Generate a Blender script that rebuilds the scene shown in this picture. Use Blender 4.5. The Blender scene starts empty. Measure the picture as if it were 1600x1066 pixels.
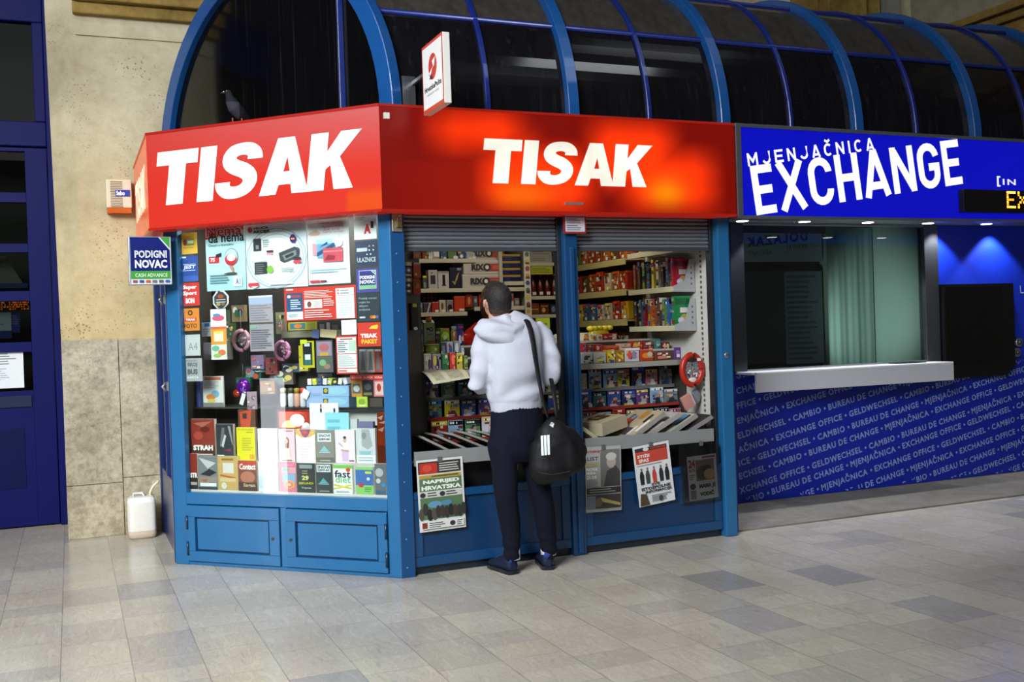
import bpy, math, random
from mathutils import Matrix, Vector, noise
R=random.Random(11)
SC=bpy.context.scene; COL=SC.collection
SC.view_settings.view_transform='Standard'
# ---------------------------------------------------------------- camera model (image taken as 1600x1066)
F=1626.2; CH=1.45
YAW,PIT,ROL=[math.radians(a) for a in (22.9917,-0.56475,1.91537)]
_f=Vector((math.sin(YAW)*math.cos(PIT),math.cos(YAW)*math.cos(PIT),math.sin(PIT)))
_r=Vector((math.cos(YAW),-math.sin(YAW),0)); _d=_f.cross(_r)
RX=_r*math.cos(ROL)+_d*math.sin(ROL); DX=_d*math.cos(ROL)-_r*math.sin(ROL); FX=_f
def hit(px,py,p,n):
    d=FX+RX*((px-800)/F)+DX*((py-533)/F); n=Vector(n); o=Vector((0,0,CH))
    return o+d*((Vector(p)-o).dot(n)/d.dot(n))
def onY(px,py,y): return hit(px,py,(0,y,0),(0,1,0))
def onX(px,py,x): return hit(px,py,(x,0,0),(1,0,0))
def onZ(px,py,z): return hit(px,py,(0,0,z),(0,0,1))
cam=bpy.data.objects.new('camera',bpy.data.cameras.new('camera')); COL.objects.link(cam)
cam.data.sensor_width=36; cam.data.lens=F/1600*36; cam.data.clip_end=200
cam.matrix_world=Matrix.Translation((0,0,CH))@Matrix((RX,-DX,-FX)).transposed().to_4x4()
SC.camera=cam
# ---------------------------------------------------------------- colour and materials
_cc={}
def C(h):
    if isinstance(h,tuple): return h
    if h not in _cc:
        s=h.lstrip('#')
        if len(s)==1: s=s*6
        if len(s)==3: s=''.join(a*2 for a in s)
        v=[int(s[i:i+2],16)/255 for i in (0,2,4)]
        _cc[h]=tuple(a/12.92 if a<.04045 else ((a+.055)/1.055)**2.4 for a in v)+(1.,)
    return _cc[h]
def nt(name):
    m=bpy.data.materials.new(name); m.use_nodes=True; t=m.node_tree
    return m,t,t.nodes['Principled BSDF']
def node(t,typ,**k):
    n=t.nodes.new(typ)
    for a,b in k.items():
        if a.startswith('i_'):
            n.inputs[int(a[2:]) if a[2:].isdigit() else a[2:].replace('_',' ')].default_value=b
        else: setattr(n,a,b)
    return n
def mathn(t,op,a,b=None,c=None):
    n=t.nodes.new('ShaderNodeMath'); n.operation=op
    for i,x in enumerate((a,b,c)):
        if x is None: continue
        if isinstance(x,(int,float)): n.inputs[i].default_value=x
        else: t.links.new(x,n.inputs[i])
    return n.outputs[0]
def mixc(t,f,a,b,bl='MIX'):
    n=t.nodes.new('ShaderNodeMix'); n.data_type='RGBA'; n.blend_type=bl
    for i,x in ((0,f),(6,a),(7,b)):
        if isinstance(x,(int,float)): n.inputs[i].default_value=x
        elif isinstance(x,tuple): n.inputs[i].default_value=x
        else: t.links.new(x,n.inputs[i])
    return n.outputs[2]
def ramp(t,fac,stops):
    n=t.nodes.new('ShaderNodeValToRGB'); e=n.color_ramp.elements
    while len(e)<len(stops): e.new(.5)
    for q,(p,c) in zip(e,stops): q.position=p; q.color=C(c)
    t.links.new(fac,n.inputs[0]); return n.outputs[0]
def vmat(name,rough,metal=0.,var=.12,scale=30,coat=0.,bump=0.,glow=0.,spec=.5,stretch=None,dif=1.):
    m,t,b=nt(name)
    a=node(t,'ShaderNodeAttribute',attribute_name='Col')
    tc=node(t,'ShaderNodeTexCoord'); mp=node(t,'ShaderNodeMapping')
    if stretch: mp.inputs['Scale'].default_value=stretch
    t.links.new(tc.outputs['Object'],mp.inputs[0])
    ns=node(t,'ShaderNodeTexNoise'); ns.inputs['Scale'].default_value=scale; ns.inputs['Detail'].default_value=4
    t.links.new(mp.outputs[0],ns.inputs['Vector'])
    f=mathn(t,'MULTIPLY_ADD',ns.outputs[0],2*var,1-var)
    hs=node(t,'ShaderNodeVectorMath',operation='SCALE'); t.links.new(a.outputs['Color'],hs.inputs[0]); t.links.new(f,hs.inputs['Scale'])
    if dif!=1:
        h2=node(t,'ShaderNodeVectorMath',operation='SCALE'); t.links.new(hs.outputs[0],h2.inputs[0]); h2.inputs['Scale'].default_value=dif; t.links.new(h2.outputs[0],b.inputs['Base Color'])
    else: t.links.new(hs.outputs[0],b.inputs['Base Color'])
    b.inputs['Roughness'].default_value=rough; b.inputs['Metallic'].default_value=metal
    b.inputs['Specular IOR Level'].default_value=spec; b.inputs['Coat Weight'].default_value=coat
    if bump:
        bp=node(t,'ShaderNodeBump'); bp.inputs['Strength'].default_value=bump; bp.inputs['Distance'].default_value=.01
        t.links.new(ns.outputs[0],bp.inputs['Height']); t.links.new(bp.outputs[0],b.inputs['Normal'])
    if glow:
        t.links.new(hs.outputs[0],b.inputs['Emission Color']); b.inputs['Emission Strength'].default_value=glow
    return m
PAINT=vmat('painted_metal',.32,var=.10,scale=6,coat=.15,spec=.5)
PLAS=vmat('plastic',.35,var=.05)
PAPER=vmat('printed_paper',.55,var=.07,scale=60)
GLOSSY=vmat('glossy_print',.22,var=.06,scale=60)
FAB=vmat('cloth',.9,var=.06,scale=220,bump=.15,spec=.2)
DARKFAB=vmat('nylon',.6,var=.15,scale=120,bump=.1,spec=.3)
METAL=vmat('brushed_metal',.34,metal=.85,var=.12,scale=8,stretch=(1,1,25))
SKIN=vmat('skin',.5,var=.06,scale=50)
HAIR=vmat('hair',.7,var=.35,scale=160,bump=.3)
SHINE=vmat('shiny_foil',.12,metal=.6,var=.2,scale=40)
LIT=vmat('lit_acrylic',.3,var=.02,glow=.95,dif=.3,spec=.3)
LITW=vmat('lit_lamp',.4,var=.0,glow=9)
LITBLUE=vmat('lit_blue_acrylic',.25,var=.02,glow=.75,dif=.35,spec=.3)
SOFTRED=vmat('red_acrylic',.25,var=.03,glow=.36,dif=.7)
DOTS=vmat('orange_diodes',.4,var=.0,glow=3.2)
def glassmat(name,tint,refl,rough=0.,solid=None):
    m=bpy.data.materials.new(name); m.use_nodes=True; t=m.node_tree; t.nodes.clear()
    o=node(t,'ShaderNodeOutputMaterial'); g=node(t,'ShaderNodeBsdfGlossy'); g.inputs['Roughness'].default_value=rough
    tr=node(t,'ShaderNodeBsdfTransparent'); tr.inputs[0].default_value=C(tint)
    fr=node(t,'ShaderNodeFresnel'); fr.inputs[0].default_value=1.5
    f=mathn(t,'MULTIPLY',fr.outputs[0],refl); mx=node(t,'ShaderNodeMixShader')
    t.links.new(f,mx.inputs[0]); t.links.new(tr.outputs[0],mx.inputs[1]); t.links.new(g.outputs[0],mx.inputs[2])
    t.links.new(mx.outputs[0],o.inputs[0]); return m
GLASS=glassmat('window_glass','#f4fbf8',1.1)
TINT=glassmat('tinted_glass','#b9cdc8',1.5)
CLEAR=glassmat('clear_film','#f2f5f6',1.6,.05)
# ---------------------------------------------------------------- mesh builder
_tc={}
def text2d(s,bold=0.,sp=1.):
    k=(s,bold,sp)
    if k not in _tc:
        c=bpy.data.curves.new('tmp','FONT'); c.body=s; c.offset=bold; c.resolution_u=2; c.space_character=sp; c.fill_mode='FRONT'
        o=bpy.data.objects.new('tmp',c); COL.objects.link(o)
        dg=bpy.context.evaluated_depsgraph_get(); me=bpy.data.meshes.new_from_object(o.evaluated_get(dg))
        v=[(a.co.x,a.co.y) for a in me.vertices]; f=[tuple(p.vertices) for p in me.polygons]
        bpy.data.objects.remove(o); bpy.data.curves.remove(c); bpy.data.meshes.remove(me)
        if not v: v=[(0,0)]
        x0=min(a[0] for a in v);x1=max(a[0] for a in v);y0=min(a[1] for a in v);y1=max(a[1] for a in v)
        _tc[k]=(v,f,x0,x1,y0,y1)
    return _tc[k]
class M:
    def __init__(s,T=None): s.v=[];s.f=[];s.c=[];s.s=[];s.T=T
    def P(s,p):
        p=Vector(p); s.v.append(s.T@p if s.T else p); return len(s.v)-1
    def face(s,ids,col,sm=False): s.f.append(tuple(ids)); s.c.append(col if isinstance(col,list) else C(col)); s.s.append(sm)
    def poly(s,pts,col,sm=False): s.face([s.P(p) for p in pts],col,sm)
    def box(s,x0,x1,y0,y1,z0,z1,col,front=None,R=None,o=None):
        q=[(x,y,z) for z in (z0,z1) for y in (y0,y1) for x in (x0,x1)]
        if R is not None:
            o=Vector(o or ((x0+x1)/2,(y0+y1)/2,(z0+z1)/2)); q=[o+R@(Vector(a)-o) for a in q]
        i=[s.P(a) for a in q]
        for n,(a,b,c,d) in enumerate(((0,2,3,1),(4,5,7,6),(0,1,5,4),(2,6,7,3),(0,4,6,2),(1,3,7,5))):
            s.face((i[a],i[b],i[c],i[d]),front if (front and n==2) else col)
    def prism(s,pts,z0,z1,col):     # plan polygon counter-clockwise
        n=len(pts); a=[s.P((x,y,z0)) for x,y in pts]; b=[s.P((x,y,z1)) for x,y in pts]
        s.face(a[::-1],col); s.face(b,col)
        for k in range(n): s.face((a[k],a[(k+1)%n],b[(k+1)%n],b[k]),col)
    def rings(s,rs,cols,cap=True,sm=True):
        ids=[[s.P(p) for p in r] for r in rs]; n=len(ids[0])
        for k in range(len(ids)-1):
            col=cols[min(k,len(cols)-1)] if isinstance(cols,list) else cols
            for j in range(n): s.face((ids[k][j],ids[k][(j+1)%n],ids[k+1][(j+1)%n],ids[k+1][j]),col,sm)
        if cap:
            c0=cols[0] if isinstance(cols,list) else cols; c1=cols[-1] if isinstance(cols,list) else cols
            s.face(ids[0][::-1],c0); s.face(ids[-1],c1)
    def lathe(s,o,prof,cols,n=14):
        o=Vector(o); s.rings([[o+Vector((max(r,1e-4)*math.cos(2*math.pi*j/n),max(r,1e-4)*math.sin(2*math.pi*j/n),z)) for j in range(n)] for r,z in prof],cols)
    def tube(s,pts,r,col,n=8,flat=None):
        pts=[Vector(p) for p in pts]; rs=[]
        for k,p in enumerate(pts):
            t=(pts[min(k+1,len(pts)-1)]-pts[max(k-1,0)]).normalized()
            a=t.orthogonal().normalized() if abs(t.x)>.95 else (Vector((1,0,0))-t*t.x).normalized()
            b=t.cross(a); ra=r[k] if isinstance(r,(list,tuple)) else r
            if isinstance(ra,tuple): ra,rb=ra
            else: rb=ra*(flat or 1)
            rs.append([p+a*(ra*math.cos(2*math.pi*j/n))+b*(rb*math.sin(2*math.pi*j/n)) for j in range(n)])
        s.rings(rs,col)
    def ell(s,o,rx,ry,rz,col,n=16,m=9,Rm=None):
        o=Vector(o); rs=[]
        for k in range(m+1):
            a=-math.pi/2+math.pi*k/m; a=max(-1.5,min(1.5,a))
            r=[Vector((rx*math.cos(a)*math.cos(2*math.pi*j/n),ry*math.cos(a)*math.sin(2*math.pi*j/n),rz*math.sin(a))) for j in range(n)]
            rs.append([o+(Rm@p if Rm else p) for p in r])
        s.rings(rs,col)
    def text(s,t,x0,x1,z0,z1,y,col,bold=.02,sp=1.,shear=0.,keep=False):
        v,f,a,b,c,d=text2d(t,bold,sp); sx=(x1-x0)/max(b-a,1e-6); sz=(z1-z0)/max(d-c,1e-6)
        if keep: sx=min(sx,sz); sz=sx if keep=='both' else sz
        i=[s.P((x0+(p-a)*sx+shear*(q-c)*sz,y,z0+(q-c)*sz)) for p,q in v]
        for g in f: s.face([i[k] for k in g],col)
    def art(s,x0,x1,z0,z1,y,ops,dy=.0006):
        """flat printing on a face that looks to local -y; ops in 0..1 of the rectangle"""
        W,Hh=x1-x0,z1-z0
        X=lambda u:x0+u*W; Z=lambda v:z0+v*Hh
        for op in ops:
            k=op[0]
            y-=dy
            if k=='r': s.poly([(X(op[1]),y,Z(op[2])),(X(op[3]),y,Z(op[2])),(X(op[3]),y,Z(op[4])),(X(op[1]),y,Z(op[4]))],op[5])
            elif k=='p': s.poly([(X(u),y,Z(v)) for u,v in op[1]],op[2])
            elif k=='e': s.poly([(X(op[1])+op[3]*W*math.cos(a*math.pi/10),y,Z(op[2])+op[4]*Hh*math.sin(a*math.pi/10)) for a in range(20)],op[5])
            elif k=='t': s.text(op[1],X(op[2]),X(op[4]),Z(op[3]),Z(op[5]),y,op[6],op[7] if len(op)>7 else .02,shear=op[8] if len(op)>8 else 0)
            elif k=='l':   # n lines of small print
                n=op[5]
                for q in range(n):
                    v=op[4]-(op[4]-op[2])*(q+.5)/n; h=(op[4]-op[2])/n*.22; e=op[1]+(op[3]-op[1])*(.6+.4*R.random())
                    s.poly([(X(op[1]),y,Z(v-h)),(X(e),y,Z(v-h)),(X(e),y,Z(v+h)),(X(op[1]),y,Z(v+h))],op[6])
    def build(s,name,mat,parent=None,bevel=0.,origin=None,seg=2,shade=None):
        me=bpy.data.meshes.new(name)
        lo=[min(p[k] for p in s.v) for k in range(3)]; hi=[max(p[k] for p in s.v) for k in range(3)]
        o=Vector(origin) if origin else Vector(((lo[0]+hi[0])/2,(lo[1]+hi[1])/2,lo[2]))
        me.from_pydata([p-o for p in s.v],[],s.f)
        ca=me.color_attributes.new('Col','FLOAT_COLOR','CORNER'); buf=[]
        for f,c in zip(s.f,s.c):
            if isinstance(c,list):
                for q in c: buf.extend(q)
            else: buf.extend(c*len(f))
        ca.data.foreach_set('color',buf)
        me.polygons.foreach_set('use_smooth',[True]*len(s.f) if shade else s.s)
        me.materials.append(mat); me.update()
        ob=bpy.data.objects.new(name,me); COL.objects.link(ob); put(ob,o,parent)
        if bevel:
            b=ob.modifiers.new('bevel','BEVEL'); b.width=bevel; b.segments=seg; b.limit_method='ANGLE'; b.angle_limit=math.radians(50)
        return ob
ORG={}
def put(ob,o,parent=None):
    ob.parent=parent; ob.location=o-(ORG[parent] if parent else Vector()); ORG[ob]=Vector(o)
def tag(o,label,cat,group=None):
    o['label']=label; o['category']=cat
    if group: o['group']=group
    return o
def thing(name,label,cat,loc,group=None):
    o=bpy.data.objects.new(name,None); o.empty_display_size=.1; COL.objects.link(o); put(o,Vector(loc)); return tag(o,label,cat,group)
def struct(m,name,mat,**k):
    o=m.build(name,mat,**k)
    if not k.get('parent'): o['kind']='structure'
    return o
def item(m,name,mat,label,cat,group=None,**k): return tag(m.build(name,mat,**k),label,cat,group)
def clone(root,delta,label=None):
    def rec(o,par):
        c=o.copy(); COL.objects.link(c); c.parent=par
        for ch in [x for x in ORG if x.parent==o]: todo.append((ch,c))
        return c
    todo=[]; r=rec(root,None); r.location=Vector(root.location)+Vector(delta)
    while todo:
        a,b=todo.pop(); rec(a,b)
    if label: r['label']=label
    return r
def remesh(m,name,mat,vox,parent,colfn,smooth=6,disp=None,origin=None,fac=.5):
    me=bpy.data.meshes.new('tmp'); me.from_pydata([tuple(p) for p in m.v],[],m.f); me.update()
    ob=bpy.data.objects.new('tmp',me); COL.objects.link(ob)
    r=ob.modifiers.new('r','REMESH'); r.mode='VOXEL'; r.voxel_size=vox; r.use_smooth_shade=True
    if smooth: q=ob.modifiers.new('s','SMOOTH'); q.iterations=smooth; q.factor=fac
    dg=bpy.context.evaluated_depsgraph_get(); out=bpy.data.meshes.new_from_object(ob.evaluated_get(dg))
    bpy.data.objects.remove(ob); bpy.data.meshes.remove(me)
    if disp:
        nn=[v.normal.copy() for v in out.vertices]
        for v,n in zip(out.vertices,nn): v.co=v.co+n*disp(v.co,n)
    ca=out.color_attributes.new('Col','FLOAT_COLOR','POINT')
    for v,d in zip(out.vertices,ca.data): d.color=C(colfn(v.co,v.normal))
    lo=Vector([min(v.co[k] for v in out.vertices) for k in range(3)]); hi=Vector([max(v.co[k] for v in out.vertices) for k in range(3)])
    o=Vector(origin) if origin else Vector(((lo.x+hi.x)/2,(lo.y+hi.y)/2,lo.z))
    for v in out.vertices: v.co=v.co-o
    out.materials.clear(); out.materials.append(mat); out.name=name
    out.polygons.foreach_set('use_smooth',[True]*len(out.polygons)); out.update()
    res=bpy.data.objects.new(name,out); COL.objects.link(res); put(res,o,parent); return res
# ---------------------------------------------------------------- main lines of the place
S2=math.sqrt(.5)
L0=Vector((.585,7.13,0)); CW=1.668              # left end of the slanted window bay, its width
T_CH=Matrix(((S2,S2,0,L0.x),(-S2,S2,0,L0.y),(0,0,1,0),(0,0,0,1)))   # bay frame: x right, y inward, z up
def chp(px,py,t=0.):
    p=hit(px,py,T_CH@Vector((0,t,0)),(1,1,0)); q=T_CH.inverted()@p; return q.x,q.z
def chrect(x0,y0,x1,y1,t):
    a=chp(x0,y0,t); b=chp(x1,y0,t); c=chp(x0,y1,t); d=chp(x1,y1,t)
    return (a[0]+c[0])/2,(b[0]+d[0])/2,(c[1]+d[1])/2,(a[1]+b[1])/2
def yrect(x0,y0,x1,y1,y):
    a=onY(x0,y0,y); b=onY(x1,y0,y); c=onY(x0,y1,y); d=onY(x1,y1,y)
    return (a.x+c.x)/2,(b.x+d.x)/2,(c.z+d.z)/2,(a.z+b.z)/2
YF=5.95; YW=8.46
BLUE='#1f6191'; BLUE_SHADED='#0f3f6b'; NAVY='#070d44'; RIBB='#124a88'  # second blue is the kiosk blue with front-side shade painted in
WORLD=.8; KEY=250; FILL=90; SHOP=6; DISP=18; FLOORL=190
# ================================================================ setting
def floor_mat():
    m,t,b=nt('marble_tiles')
    g=node(t,'ShaderNodeNewGeometry'); sp=node(t,'ShaderNodeSeparateXYZ'); t.links.new(g.outputs['Position'],sp.inputs[0])
    u=mathn(t,'DIVIDE',mathn(t,'ADD',sp.outputs[0],.09+30*.298),.298); col=mathn(t,'FLOOR',u); fu=mathn(t,'FRACT',u)
    wn=node(t,'ShaderNodeTexWhiteNoise',noise_dimensions='1D'); t.links.new(col,wn.inputs['W'])
    v=mathn(t,'ADD',mathn(t,'DIVIDE',mathn(t,'ADD',sp.outputs[1],30),.41),mathn(t,'MULTIPLY',mathn(t,'ROUND',mathn(t,'MULTIPLY',wn.outputs[0],3)),.25))
    row=mathn(t,'FLOOR',v); fv=mathn(t,'FRACT',v)
    # some tiles are halved
    cx=node(t,'ShaderNodeCombineXYZ'); t.links.new(col,cx.inputs[0]); t.links.new(row,cx.inputs[1])
    w2=node(t,'ShaderNodeTexWhiteNoise',noise_dimensions='2D'); t.links.new(cx.outputs[0],w2.inputs['Vector'])
    half=mathn(t,'GREATER_THAN',w2.outputs[0],.55)
    hs=mathn(t,'MULTIPLY',half,mathn(t,'FLOOR',mathn(t,'MULTIPLY',fv,2)))
    cx2=node(t,'ShaderNodeCombineXYZ'); t.links.new(col,cx2.inputs[0]); t.links.new(mathn(t,'ADD',row,mathn(t,'MULTIPLY',hs,.37)),cx2.inputs[1])
    w3=node(t,'ShaderNodeTexWhiteNoise',noise_dimensions='2D'); t.links.new(cx2.outputs[0],w3.inputs['Vector'])
    base=ramp(t,w3.outputs[0],[(0,'#a6a4a4'),(.06,'#bfb9af'),(.4,'#c9c2b4'),(.7,'#d0c9ba'),(1,'#cbc4b2')])
    mp=node(t,'ShaderNodeMapping'); mp.inputs['Scale'].default_value=(9,2.2,1); t.links.new(g.outputs['Position'],mp.inputs[0])
    off=node(t,'ShaderNodeVectorMath',operation='ADD'); t.links.new(mp.outputs[0],off.inputs[0]); t.links.new(w3.outputs['Color'],off.inputs[1])
    ns=node(t,'ShaderNodeTexNoise'); ns.inputs['Scale'].default_value=2.2; ns.inputs['Detail'].default_value=9; ns.inputs['Roughness'].default_value=.65; ns.inputs['Distortion'].default_value=1.2
    t.links.new(off.outputs[0],ns.inputs['Vector'])
    vein=ramp(t,ns.outputs[0],[(.3,'#9f9f9f'),(.47,'#f2f2f2'),(.53,'#c9c9c9'),(.58,'#ffffff'),(.8,'#e0e0e0')])
    c1=mixc(t,.42,base,vein,'MULTIPLY')
    n2=node(t,'ShaderNodeTexNoise'); n2.inputs['Scale'].default_value=1.3; n2.inputs['Detail'].default_value=5; t.links.new(g.outputs['Position'],n2.inputs['Vector'])
    c2=mixc(t,.5,c1,ramp(t,n2.outputs[0],[(.3,'#d2cdc2'),(.65,'#ffffff')]),'MULTIPLY')
    j1=mathn(t,'LESS_THAN',mathn(t,'MINIMUM',fu,mathn(t,'SUBTRACT',1,fu)),.009)
    j2=mathn(t,'LESS_THAN',mathn(t,'MINIMUM',fv,mathn(t,'SUBTRACT',1,fv)),.0055)
    j=mathn(t,'MAXIMUM',j1,mathn(t,'MULTIPLY',j2,.7)); n3=node(t,'ShaderNodeTexNoise'); n3.inputs['Scale'].default_value=5; t.links.new(g.outputs['Position'],n3.inputs['Vector'])
    jf=mathn(t,'MULTIPLY',j,mathn(t,'MULTIPLY',n3.outputs[0],.95))
    c3=mixc(t,jf,c2,C('#6a6254')); t.links.new(c3,b.inputs['Base Color'])
    t.links.new(ramp(t,n2.outputs[0],[(.3,'#8a8a8a'),(.7,'#757575')]),b.inputs['Roughness'])
    b.inputs['Specular IOR Level'].default_value=.42
    return m
def stone_mat(name,c0,c1,c2,scale,pits=0.,grad=None,bump=.25):
    m,t,b=nt(name); g=node(t,'ShaderNodeNewGeometry')
    n1=node(t,'ShaderNodeTexNoise'); n1.inputs['Scale'].default_value=scale; n1.inputs['Detail'].default_value=10; n1.inputs['Roughness'].default_value=.7
    t.links.new(g.outputs['Position'],n1.inputs['Vector'])
    c=ramp(t,n1.outputs[0],[(.28,c0),(.5,c1),(.72,c2)])
    n2=node(t,'ShaderNodeTexNoise'); n2.inputs['Scale'].default_value=scale*.12; n2.inputs['Detail'].default_value=4; t.links.new(g.outputs['Position'],n2.inputs['Vector'])
    c=mixc(t,.6,c,ramp(t,n2.outputs[0],[(.3,'#a8a294'),(.62,'#ffffff')]),'MULTIPLY')
    if pits:
        n3=node(t,'ShaderNodeTexVoronoi'); n3.inputs['Scale'].default_value=38; t.links.new(g.outputs['Position'],n3.inputs['Vector'])
        n4=node(t,'ShaderNodeTexNoise'); n4.inputs['Scale'].default_value=3; t.links.new(g.outputs['Position'],n4.inputs['Vector'])
        f=mathn(t,'LESS_THAN',n3.outputs['Distance'],mathn(t,'MULTIPLY',mathn(t,'SUBTRACT',n4.outputs[0],.42),.9))
        c=mixc(t,mathn(t,'MULTIPLY',f,pits),c,C('#6e5c44'))
    if grad:
        sp=node(t,'ShaderNodeSeparateXYZ'); t.links.new(g.outputs['Position'],sp.inputs[0])
        mr=node(t,'ShaderNodeMapRange'); mr.inputs[1].default_value=grad[0]; mr.inputs[2].default_value=grad[1]; t.links.new(sp.outputs[2],mr.inputs[0])
        c=mixc(t,mr.outputs[0],mixc(t,1.,c,C(grad[2]),'MULTIPLY'),mixc(t,1.,c,C(grad[3]),'MULTIPLY'))
    t.links.new(c,b.inputs['Base Color']); b.inputs['Roughness'].default_value=.8; b.inputs['Specular IOR Level'].default_value=.25
    bp=node(t,'ShaderNodeBump'); bp.inputs['Strength'].default_value=bump; bp.inputs['Distance'].default_value=.01; t.links.new(n1.outputs[0],bp.inputs['Height']); t.links.new(bp.outputs[0],b.inputs['Normal'])
    return m
FLOOR=floor_mat()
PLASTER=stone_mat('old_plaster','#c2b696','#d0c6aa','#d9d1bb',11,.6,(1.2,3.4,'#fff0cc','#f6f6f2'))
DADO=stone_mat('travertine_slabs','#8f8877','#bdb6a4','#d8d2c0',24,.5,(0,1.5,'#efe8da','#fffdf6'),.5)
OCHRE=stone_mat('ochre_stone','#75602f','#93793f','#a98e52',9)
GREYST=stone_mat('grey_stone','#6f6b66','#7f7b75','#8d8982',6,0,None,.1)
m=M(); m.poly([(-9,-9,0),(18,-9,0),(18,10,0),(-9,10,0)],'#aaa'); struct(m,'floor',FLOOR,origin=(0,0,0))
m=M(); m.box(4.17,9.6,6.045,6.95,0.0005,.012,'#777'); struct(m,'trim_1',GREYST)
# back wall with a splayed left edge; stone dado with joints; cornice
m=M()
XE=-.062
m.poly([(.09,YW,1.47),(10.6,YW,1.47),(10.6,YW,6),(.09,YW,6)],'#aaa')
m.poly([(XE,8.60,1.47),(.09,YW,1.47),(.09,YW,3.96),(XE-.03,8.60,4.0)],'#aaa')
m.poly([(XE,8.60,0),(XE,8.60,6),(XE,9.4,6),(XE,9.4,0)],'#aaa')
m.poly([(XE-.03,8.60,4.0),(.09,YW,3.96),(.09,YW,6),(XE-.03,8.6,6)],'#aaa')
m.poly([(XE,8.60,1.47),(XE,8.44,1.47),(.09,8.44,1.47),(.09,YW,1.47)],'#aaa')
struct(m,'wall_back',PLASTER,origin=(0,YW,0))
m=M(); zj=.40; xj=.335
for x0,x1,z0,z1 in ((XE,xj-.002,0,zj-.003),(xj+.002,.95,0,zj+.03),(XE,xj-.002,zj+.001,1.49),(xj+.002,.95,zj+.034,1.485),(.952,4.3,0,1.49)):
    m.box(x0,x1,8.435,8.70,z0,z1,'#999')
struct(m,'baseboard_back',DADO,bevel=.004)
m=M()
for y,z0,z1 in ((8.40,3.93,4.02),(8.34,4.02,4.14),(8.28,4.14,4.24)): m.box(.10,9.5,y,8.47,z0,z1,'#999')
struct(m,'trim_2',OCHRE,bevel=.012)
m=M(); m.box(.115,.96,8.445,8.47,3.78,3.80,'#bbb'); struct(m,'trim_6',PLASTER)
# pilasters high above the vault, seen at the top right
m=M()
for px0,px1,d in ((1065,1150,.12),(1262,1302,.06),(1302,1362,.20),(1366,1394,.10)):
    a=onY(px0,20,8.2).x; b=onY(px1,20,8.2).x; m.box(a,b,YW-d,8.47,3.9,5.6,'#999')
struct(m,'trim_3',OCHRE,bevel=.01)
m=M(); a=onY(1398,20,8.2).x; m.box(a,a+.16,8.3,8.47,3.9,5.6,'#ccc')
struct(m,'trim_4',stone_mat('pale_plaster','#85847e','#9a9993','#a8a7a1',5,.0))
xs=onY(1432,90,8.40).x
m=M(); m.box(xs,xs+.5,4.6,8.46,4.12,5.6,'#aaa'); struct(m,'wall_right',stone_mat('stained_plaster','#8b8473','#a69f8d','#b3ac9b',4,.3))
m=M()
for k,(dx,z0,z1) in enumerate(((.16,4.28,4.36),(.10,4.20,4.28),(.05,4.10,4.20),(.12,4.02,4.10))): m.box(xs-dx,xs+.45,4.6,8.45,z0,z1-.004,'#987')
struct(m,'trim_5',OCHRE,bevel=.01)
# tall blue station door with glazed lights (left edge)
YD=9.25
d=M()
NV='#080e54'; NAVYP=vmat('navy_paint',.45,var=.1,scale=5,spec=.15); DGLASS=glassmat('door_glass','#8f9490',.45)
d.box(-.118,XE+.03,YD-.07,YD+.06,0,4.6,NV)             # jamb
d.box(-1.9,-.118,YD-.05,YD+.06,3.06,3.26,NV)           # transom rail
d.box(-1.9,-.118,YD-.05,YD+.06,4.06,4.6,NV)
d.box(-.20,-.118,YD-.05,YD+.06,3.26,4.06,NV)
dd=d.build('door_1',NAVYP,bevel=.008); dd['kind']='structure'
zz=[3.02,2.69,2.61,2.28,2.21,1.90,1.82,1.49,1.41,1.10]
lf=M(); xi=-.285
lf.box(xi,-.125,YD-.03,YD+.03,.012,3.05,NV); lf.box(-1.80,-1.64,YD-.03,YD+.03,.012,3.05,NV)
edges=[3.05]+zz+[.012]
for k in range(0,len(edges),2): lf.box(-1.64,xi,YD-.03,YD+.03,edges[k+1],edges[k],NV)
lf.box(-1.55,-.36,YD-.034,YD-.03,.32,.80,'#060c42'); lf.box(-1.60,-.30,YD-.045,YD-.03,.97,1.06,'#262c48')
struct(lf,'door_leaf',NAVYP,parent=dd,bevel=.006)
gp=M()
for k in range(0,10,2):
    gp.poly([(-1.64,YD,zz[k+1]),(xi,YD,zz[k+1]),(xi,YD,zz[k]),(-1.64,YD,zz[k])],'#111')
gp.poly([(-1.9,YD,3.26),(-.20,YD,3.26),(-.20,YD,4.06),(-1.9,YD,4.06)],'#111')
struct(gp,'door_glass',DGLASS,parent=dd)
m=M(); m.box(-2.2,.02,9.9,9.95,0,4.6,'#4a4a44'); m.box(-2.2,.0,YD+.06,9.9,4.55,4.6,'#333'); m.box(-.03,.02,YD+.07,9.9,0,4.6,'#4a4a44')
struct(m,'wall_left',PAPER,origin=(-1,9.9,0))
m=M(); a=yrect(-60,549,37,608,YD-.005)
m.box(a[0],a[1],YD-.006,YD-.004,a[2],a[3],'#e8edf0'); m.art(a[0],a[1],a[2],a[3],YD-.006,[('l',.2,.62,.9,.95,5,'#7d8890'),('l',.3,.2,.8,.55,6,'#b9c2c8')])
item(m,'notice_sheet',PAPER,'white printed notice sheet taped in the lowest pane of the navy door','notice')
m=M(); a=yrect(-60,471,45,486,9.45); m.box(a[0],a[1],9.45,9.50,a[2],a[3],'#120a06')  # glowing bar behind the pane stands in for a reflected display
for i in range(60):
    for j in range(4):
        if R.random()<.62:
            x=a[0]+(a[1]-a[0])*(i+.5)/60; z=a[2]+(a[3]-a[2])*(j+.7)/4.4; m.poly([(x-.004,9.449,z-.006),(x+.005,9.449,z-.006),(x+.005,9.449,z+.006),(x-.004,9.449,z+.006)],'#ff8a1c')
item(m,'reflected_dots',vmat('reflection_glow',.4,glow=.5),'glowing orange dots behind the navy door glass, standing in for a reflected display','display')
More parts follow.
